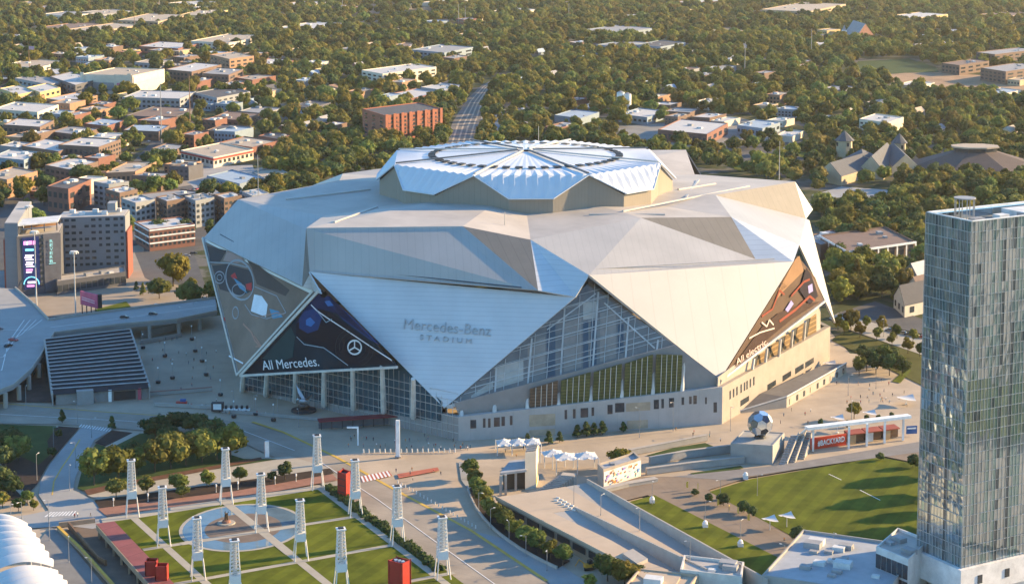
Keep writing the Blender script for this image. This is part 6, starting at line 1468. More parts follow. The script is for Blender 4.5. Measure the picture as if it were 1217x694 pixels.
B = [ # L, N, R, height, wall, roof, windows left, windows right, label, short name
((97, 111), (158, 113), (196, 104), 21, Wc, Rt, None, None, 'big cream store building with pink sign panel and tan roof', 'the big cream store'),
((227, 59), (272, 62), (308, 52), 12, Wc, Rt, (9, 2), (6, 2), 'long white office block with window bands far behind the cream store', 'the long white office'),
((250, 81), (273, 87), (291, 80), 17, Wo, Rt, (5, 3), (4, 3), 'four storey orange brick block with gabled roofline', 'the orange brick block'),
((165, 63), (212, 66), (225, 59), 9, Wr, Rw, (8, 1), (3, 1), 'long low red brick building with white roof behind the cream store', 'the low red building'),
((160, 82), (187, 84), (200, 79), 8, Wg, Rt, (5, 1), None, 'grey low building with beige roof right of the cream store top', None),
((197, 96), (228, 99), (243, 88), 13, Wb, Rw, (7, 2), (4, 2), 'brown brick building with white roof right of the cream store', 'the brown brick store'),
((240, 101), (272, 103), (281, 95), 13, Wb, Rg, (7, 2), (2, 2), 'dark brick building with grey roof right of the brown brick store', None),
((146, 130), (214, 132), (233, 123), 12, Wg, Rw, (12, 2), (4, 2), 'long grey row building with white roof and many roof units', 'the grey row building'),
((232, 124), (258, 131), (278, 118), 12, Wg, Rd, (6, 2), (6, 3), 'grey building with sunlit tan end right of the grey row building', None),
((94, 141), (114, 144), (125, 138), 9, Wo, Rt, (4, 2), (3, 2), 'small orange brick house block below the cream store', 'the small orange block'),
((-8, 145), (45, 149), (64, 139), 12, Wc, Rw, (10, 2), (4, 2), 'white office with window bands at the left edge', 'the white banded office'),
((4, 166), (48, 169), (60, 160), 13, Wb, Rw, (7, 2), (3, 2), 'brick warehouse with white roof at the left edge below the banded office', 'the brick warehouse'),
((147, 166), (189, 168), (202, 160), 8, Wb, Rb, (6, 1), None, 'low brown shed with pale blue roof', 'the pale blue roofed shed'),
((150, 148), (204, 151), (236, 139), 8, Wd, Rn, (8, 1), (7, 1), 'dark low building with brown roof and tan sunlit end', None),
((18, 106), (58, 114), (68, 107), 12, Wg, Rg, (8, 2), (3, 2), 'grey terraced row house block farthest at the left', None),
((60, 106), (90, 117), (98, 104), 14, Wd, Rw, (6, 2), (3, 3), 'dark terraced row house block beside the cream store', 'the dark row houses'),
((0, 119), (22, 127), (33, 118), 12, Wy, Rw, (4, 2), (3, 2), 'yellow sunlit row house block at the left edge', None),
((32, 119), (48, 125), (58, 114), 13, Wy, Rw, (3, 2), (4, 2), 'yellow sunlit row house block next to the dark row houses', None),
((55, 128), (80, 132), (101, 122), 9, Wo, Rw, (5, 2), (5, 2), 'pinkish row house block in front of the dark row houses', None),
((2, 84), (45, 87), (65, 78), 6, Wc, Rt, None, (4, 1), 'flat tan roofed store in the trees at the left', None),
((36, 92), (62, 95), (76, 88), 5, Wc, Rw, None, None, 'low hall with bright white roof left of the cream store', 'the white roofed hall'),
((50, 25), (80, 28), (93, 22), 12, Wc, Rg, (6, 2), (2, 2), 'pale apartment block at the far upper left', None),
((92, 23), (122, 26), (137, 19), 12, Wg, Rt, (6, 2), (3, 2), 'grey apartment block right of the far pale apartment block', None),
((47, 39), (76, 43), (101, 33), 9, Wo, Rn, (6, 1), (5, 1), 'orange brick low block at the far upper left', None),
((80, 43), (113, 46), (138, 35), 10, Wt, Rt, (6, 2), (6, 2), 'tan apartment row with sunlit end at the upper left', 'the tan apartment row'),
((140, 32), (188, 34), (214, 25), 11, Wt, Rt, (9, 2), (6, 2), 'long tan apartment row at the upper left', None),
((214, 26), (248, 27), (271, 20), 12, Wy, Rt, (6, 2), (5, 2), 'yellow lit apartment row at the top left of centre', None),
((200, 10), (232, 12), (250, 8), 10, Wc, Rw, None, None, 'white roofed shed at the very top left', None),
((329, 39), (375, 42), (413, 34), 8, Wc, Rw, None, (8, 1), 'long flat warehouse with white roof at the top', 'the white roofed warehouse'),
((395, 14), (412, 16), (420, 13), 10, Wr, Rw, None, None, 'small red and white block beside the far highway', None),
((430, 99), (455, 104), (503, 92), 15, Wc, Rw, (4, 3), (8, 3), 'cream apartment block with gabled roofline left of the railway', 'the cream apartments'),
((500, 113), (529, 117), (539, 109), 8, Wg, Rw, None, None, 'low shed with flat white roof beside the railway', 'the white shed by the railway'),
((455, 121), (488, 125), (523, 115), 6, Wr, Rw, None, None, 'flat red building with pale roof behind the tall red apartments', None),
((489, 70), (528, 74), (544, 65), 12, Wbl, Rg, (8, 2), (3, 2), 'blue grey apartment block left of the railway far back', None),
((345, 137), (369, 140), (384, 132), 9, Wd, Rd, (4, 2), (3, 1), 'dark gabled house block left of the red apartments', None),
((299, 80), (326, 83), (336, 76), 6, Wr, Rw, (5, 1), None, 'low red and white building above the trees left of centre', None),
((307, 173), (330, 177), (337, 170), 8, Wr, Rd, (4, 1), None, 'low red brick building with dark roof behind the stadium roof', None),
((465, 60), (486, 62), (495, 58), 7, Wt, Rn, None, None, 'tan roofed house among the trees below the warehouse', None),
((70, 193), (118, 196), (144, 186), 14, Wb, Rw, (8, 2), (8, 3), 'large brick building with white roof and sunlit orange end', 'the white roofed brick block'),
((26, 190), (70, 197), (78, 184), 11, Wb, Rw, (6, 2), None, 'white roofed building at the left with tree in front', None),
((-10, 207), (29, 211), (40, 200), 13, Wbl, Rw, (7, 2), (3, 2), 'pale blue block with dark windows at the left edge', 'the pale blue block'),
((-20, 230), (9, 236), (31, 222), 13, Wo, Rt, (4, 2), (6, 2), 'orange brick block with sunlit face at the left edge', 'the orange brick block at the edge'),
((54, 214), (84, 220), (100, 206), 11, Wb, Rw, (5, 2), (4, 1), 'brick shop building with blue white roof left of the avenue', None),
((57, 251), (82, 255), (91, 240), 17, Wr, Rd, (4, 2), (3, 2), 'old dark red brick building behind the hotel', 'the old red brick building'),
((122, 221), (161, 219), (197, 205), 9, Wo, Rt, (7, 1), (9, 1), 'curved orange brick market building with tan roof', 'the orange market building'),
((215, 191), (254, 200), (297, 189), 8, Wc, Rt, (8, 1), (9, 1), 'wide flat white hall with red band and tan roof', 'the wide white hall'),
((260, 180), (300, 186), (330, 178), 7, Wr, Rt, None, None, 'flat red and tan annex behind the wide white hall', None),
((246, 216), (285, 226), (306, 216), 4, Wbl, Rb, (10, 1), None, 'row of blue grey storage sheds', 'the blue storage sheds'),
((300, 212), (318, 222), (336, 210), 4.5, Wg, Rt, None, None, 'small flat storage building by the green hedge', None),
((161, 289), (178, 299), (232, 292), 13, Wr, Rw, (4, 3), (10, 3), 'white banded red brick office in front of the apartment row', 'the banded brick office'),
]
AP = [((112, 246), (130, 250), (154, 246)), ((126, 256), (143, 261), (164, 256)), ((145, 268), (162, 274), (185, 269)), ((186, 266), (199, 272), (219, 267)), ((220, 265), (233, 271), (254, 266)), ((255, 263), (267, 268), (288, 264)), ((288, 259), (300, 265), (318, 260))]
for i, (L_, N_, R_) in enumerate(AP):
    B.append((L_, N_, R_, 17.5, Wb if i % 2 else Wg, Rw, (3, 4), (4, 4), f'flat white roofed apartment block, {["first","second","third","fourth","fifth","sixth","seventh"][i]} from the left in the stepped row behind the hotel', 'the stepped apartment row' if i == 3 else None))
B += [
((684, 44), (730, 48), (771, 40), 9, Wbl, Rg, (9, 1), (8, 1), 'long blue grey school like building in the far woods', 'the long blue grey building'),
((714, 25), (745, 27), (766, 22), 6, Wc, Rw, None, None, 'flat white roof hall far up in the woods, centre right', None),
((709, 61), (735, 64), (756, 57), 9, Wbl, Rg, (6, 2), (4, 2), 'blue grey apartment house in the woods, left of two', None),
((755, 61), (785, 64), (801, 57), 9, Wbl, Rd, (6, 2), (3, 2), 'blue grey apartment house in the woods, right of two', None),
((832, 43), (855, 46), (869, 40), 7, Wt, Rt, None, (3, 1), 'tan roofed house in the woods at the upper right', None),
((799, 89), (815, 91), (823, 86), 6, Wg, Rn, (3, 1), None, 'grey house in the woods behind the white roofed factory', None),
((838, 87), (856, 89), (868, 84), 6, Wbl, Rg, (4, 1), None, 'pale house in the woods right of centre', None),
((659, 145), (690, 149), (701, 140), 6, Wbl, Rb, None, None, 'pale blue roofed shed right of the railway', 'the pale blue shed'),
((600, 142), (620, 145), (634, 139), 8, Wo, Rd, (3, 1), (3, 1), 'small brown block right of the railway', None),
((735, 145), (769, 149), (792, 141), 7, Wbl, Rw, (6, 1), (4, 1), 'blue factory building with white roof edge below the silos', 'the blue factory'),
((782, 168), (840, 174), (865, 160), 10, Wr, Rw, (10, 1), (4, 1), 'red brick factory with large bright white flat roof', 'the white roofed factory'),
((790, 140), (820, 142), (832, 137), 6, Wb, Rg, None, None, 'brown low annex behind the white roofed factory', None),
((876, 160), (906, 164), (923, 156), 8, Wbl, Rb, (7, 1), (4, 1), 'blue white metal building right of the white roofed factory', 'the blue white shed'),
((923, 168), (942, 170), (955, 163), 5, Wc, Rw, None, None, 'low white shed right of the blue white shed', None),
((1021, 160), (1055, 165), (1060, 156), 14, Wc, Rw, (6, 3), None, 'white three storey block with dark windows in the woods', 'the white block in the woods'),
((1030, 130), (1048, 133), (1058, 127), 7, Wc, Rg, None, None, 'white house behind the white block in the woods', None),
((1119, 87), (1140, 90), (1159, 82), 12, Wb, Rn, (5, 2), (4, 2), 'brown brick building at the edge of the dirt field', 'the brown school block'),
((1160, 76), (1182, 79), (1230, 70), 15, Wb, Rg, (5, 3), (8, 3), 'long brown brick building at the right edge, farther one', None),
((1165, 96), (1195, 101), (1215, 90), 15, Wb, Rg, (6, 3), (4, 3), 'curved brown brick building at the right edge, nearer one', None),
((1052, 27), (1086, 30), (1108, 23), 11, Wy, Rw, (6, 2), (5, 2), 'cream hall with white roof at the top right', 'the cream hall'),
((905, 20), (960, 23), (1005, 13), 13, Wt, Rt, (10, 2), (8, 2), 'long tan building at the top right of centre', 'the long tan building'),
((1141, 25), (1170, 28), (1203, 18), 8, Wt, Rn, (5, 1), (5, 1), 'brown roofed building at the top right', None),
((1161, 119), (1185, 122), (1211, 115), 7, Wc, Rb, None, None, 'white and blue shed below the dirt field', 'the white and blue shed'),
((975, 112), (992, 115), (1002, 108), 6, Wg, Rg, None, None, 'grey roofed house left of the dirt field', None),
((1066, 106), (1090, 109), (1102, 103), 5, Wc, Rw, None, None, 'low pale shed on the dirt field edge', None),
((966, 148), (985, 151), (1000, 146), 5, Wbl, Rb, None, None, 'low blue shed left of the white block in the woods', None),
((975, 302), (1008, 322), (1083, 308), 11, Wb, Rn, (3, 1), (7, 1), 'flat brick building with white columns and brown roof right of the stadium', 'the white columned building'),
((952, 300), (975, 310), (1000, 296), 9, Wb, Rg, None, None, 'grey roofed brick block behind the white columned building', None),
((1008, 262), (1022, 266), (1040, 258), 5, Wg, Rb, None, None, 'small grey roofed house in the trees right of the stadium', None),
((585, 18), (612, 20), (625, 15), 7, Wc, Rw, None, None, 'pale hall beside the far highway at the top centre', None),
((640, 10), (668, 12), (690, 7), 8, Wc, Rt, None, None, 'far pale building at the very top centre', None),
((800, 8), (830, 10), (850, 5), 9, Wr, Rw, None, None, 'far red and white building at the top', None),
((500, 8), (530, 9), (560, 5), 8, Wc, Rw, None, None, 'far white hall at the top centre left', None),
((330, 10), (360, 12), (380, 7), 8, Wt, Rw, None, None, 'far tan building at the top left of centre', None),
((60, 168), (95, 172), (108, 163), 8, Wb, Rg, (5, 1), None, 'low brown brick building right of the brick warehouse', None),
((100, 158), (128, 161), (140, 153), 8, Wr, Rb, (4, 1), None, 'low red brick building with bluish roof below the small orange block', None),
((250, 150), (290, 153), (310, 144), 7, Wb, Rn, (6, 1), (4, 1), 'long brown low building right of the avenue', None),
((245, 165), (280, 168), (300, 160), 7, Wb, Rd, (5, 1), None, 'dark roofed low brick building right of the avenue', None),
((285, 140), (315, 143), (330, 136), 6, Wg, Rg, None, None, 'grey flat roofed store right of the dark building', None),
((180, 186), (205, 189), (214, 181), 6, Wb, Rg, (4, 1), None, 'small brick store beside the avenue', None),
((150, 240), (180, 244), (246, 236), 4, Wb, Rg, None, None, 'low brown shed with dark roof behind the stepped apartments', None),
((0, 185), (22, 188), (30, 181), 8, Wg, Rw, None, None, 'low grey block with pale roof at the left edge', None),
((280, 100), (300, 103), (316, 96), 7, Wr, Rt, None, None, 'small red building near the tree line left of centre', None),
]
CARPET = []
for L_, N_, R_, h, wl_, rf_, a_, b_, lab, sh in B:
    a_ = a_ and w1_(*a_); b_ = b_ and w1_(*b_)
    t = flat(L_, N_, R_, h, wl_, rf_, lab, sh, wl=a_, wr=b_, units=3 if h > 6 else 1)
    if sh == 'the big cream store':
        n, u, v = rect(L_, N_, R_); ud, vd = u.normalized(), v.normalized()
        MB().obox(n-vd*.4+u*.05, u*.3, -vd*.3, Vector((0, 0, 22.5))).build('corner_tower', Wc, t)
        for t_ in (.02, .94): MB().obox(n-vd*.6+u*(t_), u*.07, -vd*.5, Vector((0, 0, 24))).build('corner_tower', Wc, t)
        MB().obox(n-vd*.3+u*.36+Vector((0, 0, 4)), u*.56, -vd*.3, Vector((0, 0, 9))).build('grey_panel', Wg, t)
        MB().obox(n-vd*.8+u*.10+Vector((0, 0, 5)), u*.2, -vd*.3, Vector((0, 0, 8))).build('sign_panel', mat('pink_sign', (.55, .16, .24), .7), t)
        MB().obox(n-ud*.3+v*.02+Vector((0, 0, 13)), v*.96, -ud*.3, Vector((0, 0, 7))).build('white_band', Rw, t)
    if sh == 'the white columned building':
        n, u, v = rect(L_, N_, R_); ud, vd = u.normalized(), v.normalized()
        for k in range(8): MB().obox(n-ud*.5+v*(k/7.05), vd*1.0, -ud*.8, Vector((0, 0, 11.9))).build('column', m_white, t)
        for k in range(4): MB().obox(n-vd*.5+u*(k/3.05), ud*1.0, -vd*.8, Vector((0, 0, 11.9))).build('column', m_white, t)
        MB().obox(n-ud*1.4+Vector((0, 0, 10.9)), v, -ud*.4, Vector((0, 0, 1.3))).build('cornice', m_white, t); MB().obox(n-vd*1.4+Vector((0, 0, 10.9)), u, -vd*.4, Vector((0, 0, 1.3))).build('cornice', m_white, t)
    if sh == 'the wide white hall':
        n, u, v = rect(L_, N_, R_); ud, vd = u.normalized(), v.normalized()
        MB().obox(n-vd*.3+Vector((0, 0, 6.2)), u, -vd*.3, Vector((0, 0, 1.6))).build('red_band', mat('red_band', (.45, .05, .04), .7), t); MB().obox(n-ud*.3+Vector((0, 0, 6.2)), v, -ud*.3, Vector((0, 0, 1.6))).build('red_band', mat('red_band', (.45, .05, .04)), t)
    if sh == 'the banded brick office':
        n, u, v = rect(L_, N_, R_); ud, vd = u.normalized(), v.normalized()
        for z in (4.5, 8.6, 12.6): MB().obox(n-ud*.3+Vector((0, 0, z)), v, -ud*.2, Vector((0, 0, .8))).build('white_band', m_white, t); MB().obox(n-vd*.3+Vector((0, 0, z)), u, -vd*.2, Vector((0, 0, .8))).build('white_band', m_white, t)
# the tall red apartment block, with piers and a gabled parapet
rb_ = flat((431, 161), (458, 170), (523, 160), 24, mk('bright_red_brick', (.32, .115, .07)), Rd, 'tall red brick apartment block with dark roof left of the railway', 'the tall red apartments', wl=(3, 6, 2, .35, .5), wr=(13, 6, 2, .42, .55), units=0)
n, u, v = rect((431, 161), (458, 170), (523, 160)); ud = u.normalized(); vd = v.normalized()
for k in range(8): MB().obox(n-ud*.3+v*(k/7.3), v*.045, -ud*.9, Vector((0, 0, 25.5))).build('pier', mk('bright_red_brick', (.32, .115, .07)), rb_)
for z in (5, 9, 13, 17): MB().obox(n-ud*.4+Vector((0, 0, z)), v, -ud*.5, Vector((0, 0, .35))).build('balcony_band', Rd, rb_)
# red twin pylons by the market
tp_ = thing('pylon', 'left one of two red brick pylons beside the orange market building', 'pylon', P(116, 221)); MB().box(P(116, 221)+Vector((0, 0, 4.5)), (4, 3, 9)).build('shaft', Wr, tp_); MB().box(P(116, 221)+Vector((0, 0, 9.2)), (4.6, 3.6, .6)).build('cap', Wo, tp_)
tp_ = thing('pylon', 'right one of two red brick pylons beside the orange market building', 'pylon', P(124, 220)); MB().box(P(124, 220)+Vector((0, 0, 5.)), (4, 3, 10)).build('shaft', Wr, tp_); MB().box(P(124, 220)+Vector((0, 0, 10.2)), (4.6, 3.6, .6)).build('cap', Wo, tp_)
# silos
si = thing('silo', 'pair of tall white joined silos in the woods behind the blue factory', 'silo', P(741, 134)); LM.append((741, 133, 'the white silos'))
for x, tall in ((737.5, 110), (745.5, 112)): p = P(x, 134); hh = PH(p, tall); MB().tube(p, p+Vector((0, 0, hh)), 4.0, 4.0, 14).build('cylinder', m_white, si); MB().tube(p+Vector((0, 0, hh)), p+Vector((0, 0, hh+1.5)), 4.1, .6, 14).build('cap', m_unit, si)
# stone church with two turrets and big gabled roofs
ch = thing('church', 'stone church with two turrets and steep dark roofs right of the stadium', 'church', P(1035, 205)); LM.append((1030, 205, 'the turreted stone church'))
m_st = mk('sandstone', (.46, .37, .25)); m_sl = mk('slate_roof', (.10, .105, .115))
for x, yb, yt, wd in ((1003, 193, 160, 13), (1068, 192, 163, 11)):
    p = P(x, yb); hh = PH(p, yt+7); MB().tube(p, p+Vector((0, 0, hh)), wd*.55, wd*.5, 8).build('turret', m_st, ch); MB().tube(p+Vector((0, 0, hh)), p+Vector((0, 0, hh+8)), wd*.66, .3, 8).build('turret_roof', m_sl, ch)
    for a_ in range(4): MB().box(p+Vector((math.cos(a_*1.57+.3)*wd*.5, math.sin(a_*1.57+.3)*wd*.5, hh-3)), (1.5, .8, 3), a_*1.57+1.87).build('window', m_win, ch)
def groof(L_, N_, R_, h, rh, par):
    n, u, v = rect(L_, N_, R_); H0 = Vector((0, 0, h)); q = [n, n+u, n+u+v, n+v]; mb = MB()
    for i in range(4): mb.poly([q[i], q[(i+1) % 4], q[(i+1) % 4]+H0, q[i]+H0])
    r0, r1 = n+u/2+H0+Vector((0, 0, rh)), n+u/2+v+H0+Vector((0, 0, rh)); mb.poly([n+H0, n+u+H0, r0]); mb.poly([n+v+H0, n+u+v+H0, r1]); mb.build('wall', m_st, par)
    MB().slab([n+H0, n+v+H0, r1, r0], .4).build('roof', m_sl, par); MB().slab([n+u+H0, n+u+v+H0, r1, r0], .4).build('roof', m_sl, par); FP.append((n+(u+v)/2, u, v))
groof((972, 215), (1000, 221), (1024, 203), 7, 9, ch); groof((1020, 212), (1050, 214), (1068, 196), 7, 11, ch); groof((1060, 210), (1090, 208), (1088, 192), 8, 9, ch); groof((1000, 208), (1050, 206), (1048, 198), 7, 8, ch)
# broad dark hip roof hall with lantern
hh_ = thing('hall', 'broad low hall with huge dark hipped roof and pale lantern', 'hall', P(1160, 212)); LM.append((1160, 215, 'the dark hipped hall'))
c = P(1158, 203); hx = [c+Vector((54*math.cos(k*math.pi/4+.3), 40*math.sin(k*math.pi/4+.3), 0)) for k in range(8)]
MB().prism([(p.x, p.y) for p in hx], 0, 5).build('wall', Wb, hh_); 
mb = MB(); ht_ = [c+(p-c)*.33+Vector((0, 0, 16)) for p in hx]
for k in range(8): mb.poly([hx[k]+(hx[k]-c)*.03+Vector((0, 0, 4.9)), hx[(k+1) % 8]+(hx[(k+1) % 8]-c)*.03+Vector((0, 0, 4.9)), ht_[(k+1) % 8], ht_[k]])
mb.build('roof', mk('brown_slate', (.11, .085, .075)), hh_); MB().prism([(p.x, p.y) for p in ht_], 15.5, 19).build('lantern', m_dark, hh_); MB().prism([((c+(p-c)*.37).x, (c+(p-c)*.37).y) for p in hx], 19, 20.2).build('lantern_roof', Rt, hh_)
FP.append((c, Vector((100, 0, 0)), Vector((0, 76, 0))))
# far red church with white steeple
fc = house((1003, 47), (1017, 52), (1029, 46), 9, Wr, Rg, 'far red brick church with small white steeple at the top right', 'the far red church', 'church', 'church', None, None)
p = P(1003, 48); MB().box(p+Vector((0, 0, 8)), (7, 7, 16)).build('steeple', m_white, fc); MB().tube(p+Vector((0, 0, 16)), p+Vector((0, 0, 24)), 4, .2, 4).build('spire', m_unit, fc)
# houses with gables
HS = [((1062, 366), (1075, 378), (1100, 362), 7, Wc, Rd, 'white gabled house with dark roof left of the glass tower', 'the white gabled house'), ((1078, 352), (1092, 360), (1110, 348), 7, Wc, Rn, 'brown roofed house behind the white gabled house', None),
      ((1075, 335), (1090, 342), (1108, 330), 7, Wg, Rw, 'pale roofed house in the trees left of the glass tower', None)]
g = random.Random(21)
spots = [(668, 62), (690, 78), (655, 96), (640, 66), (720, 92), (765, 108), (795, 112), (845, 110), (880, 62), (900, 108), (930, 96), (905, 46), (948, 58), (870, 30), (930, 36), (780, 36), (700, 110), (820, 70), (1128, 52), (1090, 60), (1150, 150), (1115, 160), (1175, 140), (1200, 165), (1090, 140),
         (620, 104), (612, 60), (640, 34), (590, 44), (575, 66), (470, 44), (440, 60), (425, 86), (395, 112), (372, 94), (350, 66), (410, 66), (320, 112), (340, 160), (362, 158), (385, 152), (410, 140), (150, 56), (130, 62), (90, 62), (250, 42), (290, 38), (20, 62), (965, 128), (940, 120), (1012, 140), (960, 20), (1120, 12), (1180, 8), (735, 8), (860, 14), (300, 128), (405, 125), (570, 26)]
for i, (x, y) in enumerate(spots):
    s_ = pxs(P(x, y)); wd, dp = g.uniform(9, 17)*s_, g.uniform(6, 10)
    wl_, rf_ = g.choice([(Wc, Rg), (Wr, Rg), (Wt, Rn), (Wbl, Rb), (Wg, Rd), (Wc, Rt)])
    wn_, rn_ = wl_.name.replace('_wall', '').replace('_', ' '), rf_.name.replace('_roof', '')
    HS.append(((x-wd*.6, y-1.0*s_), (x, y), (x+wd*.5, y-2.2*s_), g.uniform(4, 7), wl_, rf_, placed(f'small {wn_} house with {rn_} roof', x, y), None))
for L_, N_, R_, h, wl_, rf_, lab, sh in HS: house(L_, N_, R_, h, wl_, rf_, lab, sh, dmin=7, group='small houses in the woods' if lab.startswith('small') else None)

# small flat buildings that fill the blocks between the larger ones
fpc = lambda: [(c.x, c.y, max(u.length, v.length)) for c, u, v in FP]
gq = random.Random(77); made = 0
AREAS = [((-5, 330), (64, 238), 58), ((-5, 560), (6, 60), 16), ((590, 960), (124, 172), 14), ((330, 560), (70, 160), 12), ((600, 1215), (8, 120), 22)]
for (xa, xb), (ya, yb), n_want in AREAS:
    k = tr_ = 0
    while k < n_want and tr_ < 900:
        tr_ += 1; x, y = gq.uniform(xa, xb), gq.uniform(ya, yb)
        if 92 < x < 300 and abs((x-100)-(262-y)) < 16: continue
        if 515 < x < 600 and y > 84: continue
        p = P(x, y); s_ = pxs(p); wd, dp = gq.uniform(12, 30), gq.uniform(9, 16)
        if any(math.hypot(p.x-a, (p.y+dp/2-b)*.8) < (l+wd)*.52 for a, b, l in fpc()): continue
        if x > 238 and y > 196: continue
        wl_, rf_ = gq.choice([(Wb, Rw), (Wr, Rg), (Wt, Rt), (Wg, Rw), (Wo, Rt), (Wc, Rw), (Wb, Rg), (Wy, Rt), (Wbl, Rb), (Wd, Rn)])
        hh_b = gq.uniform(4, 11); wn_, rn_ = wl_.name.replace('_wall', '').replace('_', ' '), rf_.name.replace('_roof', '')
        flat((x-wd*.75*s_, y-1.5), (x, y), (x+dp*1.1*s_, y-dp*.28*s_), hh_b, wl_, rf_, placed(f'small {wn_} building with {rn_} roof', x, y), None, units=2, wl=(max(2, int(wd/4)), 1 if hh_b < 7 else 2, 1.2, .5, .5), group='small flat roofed buildings', dmin=6)
        k += 1
# ================================================================== trees of the background
def inpoly(x, y, p):
    c = False; j = len(p)-1
    for i in range(len(p)):
        if (p[i][1] > y) != (p[j][1] > y) and x < (p[j][0]-p[i][0])*(y-p[i][1])/(p[j][1]-p[i][1])+p[i][0]: c = not c
        j = i
    return c
STAD = [(238, 285), (283, 248), (336, 240), (406, 212), (456, 204), (490, 190), (588, 178), (707, 178), (778, 190), (832, 198), (945, 224), (968, 236), (1000, 385), (985, 440), (860, 510), (545, 525), (285, 470)]
CLEAR = [[(-60, 345), (25, 350), (62, 392), (135, 382), (262, 366), (264, 398), (140, 408), (62, 420), (40, 465), (-60, 484)], [(545, 192), (518, 192), (526, 172), (540, 140), (556, 114), (574, 100), (592, 90), (618, 86), (600, 97), (586, 108), (577, 128), (570, 155), (566, 190)],
         [(92, 262), (112, 262), (190, 184), (230, 132), (288, 78), (276, 73), (210, 128), (166, 180)], [(205, 198), (300, 194), (312, 228), (240, 236)], [(105, 240), (330, 203), (330, 194), (105, 230)],
         [(735, 152), (880, 140), (935, 158), (900, 172), (790, 178), (735, 166)], [(1012, 86), (1020, 72), (1080, 69), (1114, 79), (1235, 94), (1235, 113), (1110, 112), (1058, 100)],
         [(395, 25), (440, 18), (520, 13), (522, 19), (450, 24), (400, 31)], [(440, 41), (500, 33), (620, 27), (620, 31), (500, 39), (445, 46)], [(858, 196), (960, 178), (972, 184), (880, 206)],
         [(965, 234), (1000, 220), (1060, 224), (1078, 236), (1000, 250), (966, 248)], [(985, 378), (1000, 368), (1040, 356), (1130, 386), (1250, 455), (1240, 475), (1120, 430), (1010, 392)], [(860, 184), (960, 171), (962, 177), (866, 193)]]
ZONES = [([(-60, 150), (60, 120), (240, 60), (340, 60), (330, 110), (345, 190), (300, 200), (160, 250), (0, 250), (-60, 250)], .34), ([(-60, 250), (110, 250), (300, 235), (255, 300), (250, 390), (-60, 480)], .003), ([(-60, 78), (120, 78), (120, 100), (-60, 118)], .75), ([(-60, 118), (240, 60), (60, 120), (-60, 150)], .3),
         ([(-60, 60), (330, 42), (330, 60), (240, 72), (100, 78), (-60, 80)], .75), ([(-60, -20), (330, -20), (330, 42), (-60, 60)], .6), ([(560, 135), (735, 125), (735, 170), (560, 190)], .45), ([(735, 130), (960, 135), (985, 175), (735, 180)], .4),
         ([(830, 172), (960, 186), (985, 260), (940, 230), (830, 200)], .35), ([(860, 195), (1217, 185), (1217, 250), (960, 260)], .75), ([(975, 250), (1110, 250), (1110, 380), (990, 375)], .6), ([(340, 196), (450, 186), (450, 215), (340, 235)], 1.0)]
def dens(x, y):
    for p, d in ZONES:
        if inpoly(x, y, p): return d
    return .8 if math.sin(x*.045+y*.11)+math.sin(y*.23-x*.02) > -1.1 else .4
fpa = np.array([(c.x, c.y, u.x, u.y, v.x, v.y) for c, u, v in FP])
def hits_building(X, Y, r):
    d = np.stack([X-fpa[:, 0], Y-fpa[:, 1]], 1)
    lu = np.hypot(fpa[:, 2], fpa[:, 3]); lv = np.hypot(fpa[:, 4], fpa[:, 5])
    a = np.abs((d[:, 0]*fpa[:, 2]+d[:, 1]*fpa[:, 3])/lu); b = np.abs((d[:, 0]*fpa[:, 4]+d[:, 1]*fpa[:, 5])/lv)
    # also keep a strip in front of each building free so that its face shows
    return bool(np.any((a < lu/2+r) & (b < lv/2+r))) or bool(np.any((np.abs(d[:, 0]) < (np.abs(fpa[:, 2])+np.abs(fpa[:, 4]))/2) & (d[:, 1] < 0) & (d[:, 1] > -(np.abs(fpa[:, 3])+np.abs(fpa[:, 5]))/2-FRONT) & (np.random.default_rng(int(abs(X*7+Y))).random() < .8)))
FRONT = 13
g = random.Random(99); cand = []
Y0, Y1 = 800., 4700.
tries = 0
grid = {}
while tries < 60000:
    tries += 1
    # spacing grows with distance, so sample uniformly in picture-like depth
    Y = 1/(1/Y1+(1/Y0-1/Y1)*g.random()) if g.random() < .5 else g.uniform(Y0, Y1)
    X = g.uniform(-.30, .30)*Y
    x, y = proj(Vector((X, Y, 0)))
    if not (-25 < x < 1245 and -14 < y < 395): continue
    h = (g.uniform(7, 13) if g.random() < .35 else g.uniform(13, 20)) if y > 60 else g.uniform(12, 23)
    if y > 150: h *= .85
    if inpoly(x, y, STAD): continue
    if any(inpoly(x, y, c) for c in CLEAR) or g.random() > dens(x, y): continue
    if x > 1103 and y > 262: continue
    r = h*.36; cell = (int(X//(r*2)), int(Y//(r*2.4)), int(h//5))
    k2 = (int(X//9), int(Y//10))
    if k2 in grid or hits_building(X, Y, r*.8): continue
    ok = True
    sp = r*(1.4 if Y < 1500 else 1.85)
    for i in range(k2[0]-2, k2[0]+3):
        for j in range(k2[1]-1, k2[1]+2):
            q = grid.get((i, j))
            if q and (q[0]-X)**2+(q[1]-Y)**2 < sp**2: ok = False
    if not ok: continue
    grid[k2] = (X, Y); cand.append((h*pxs(Vector((X, Y, 0))), X, Y, h, x, y))
cand.sort(reverse=True)
NEAR = max(0, 292-TREES[0])
kinds = ['a', 'b', 'd', 'c', 'a', 'b', 'd', 'cone']
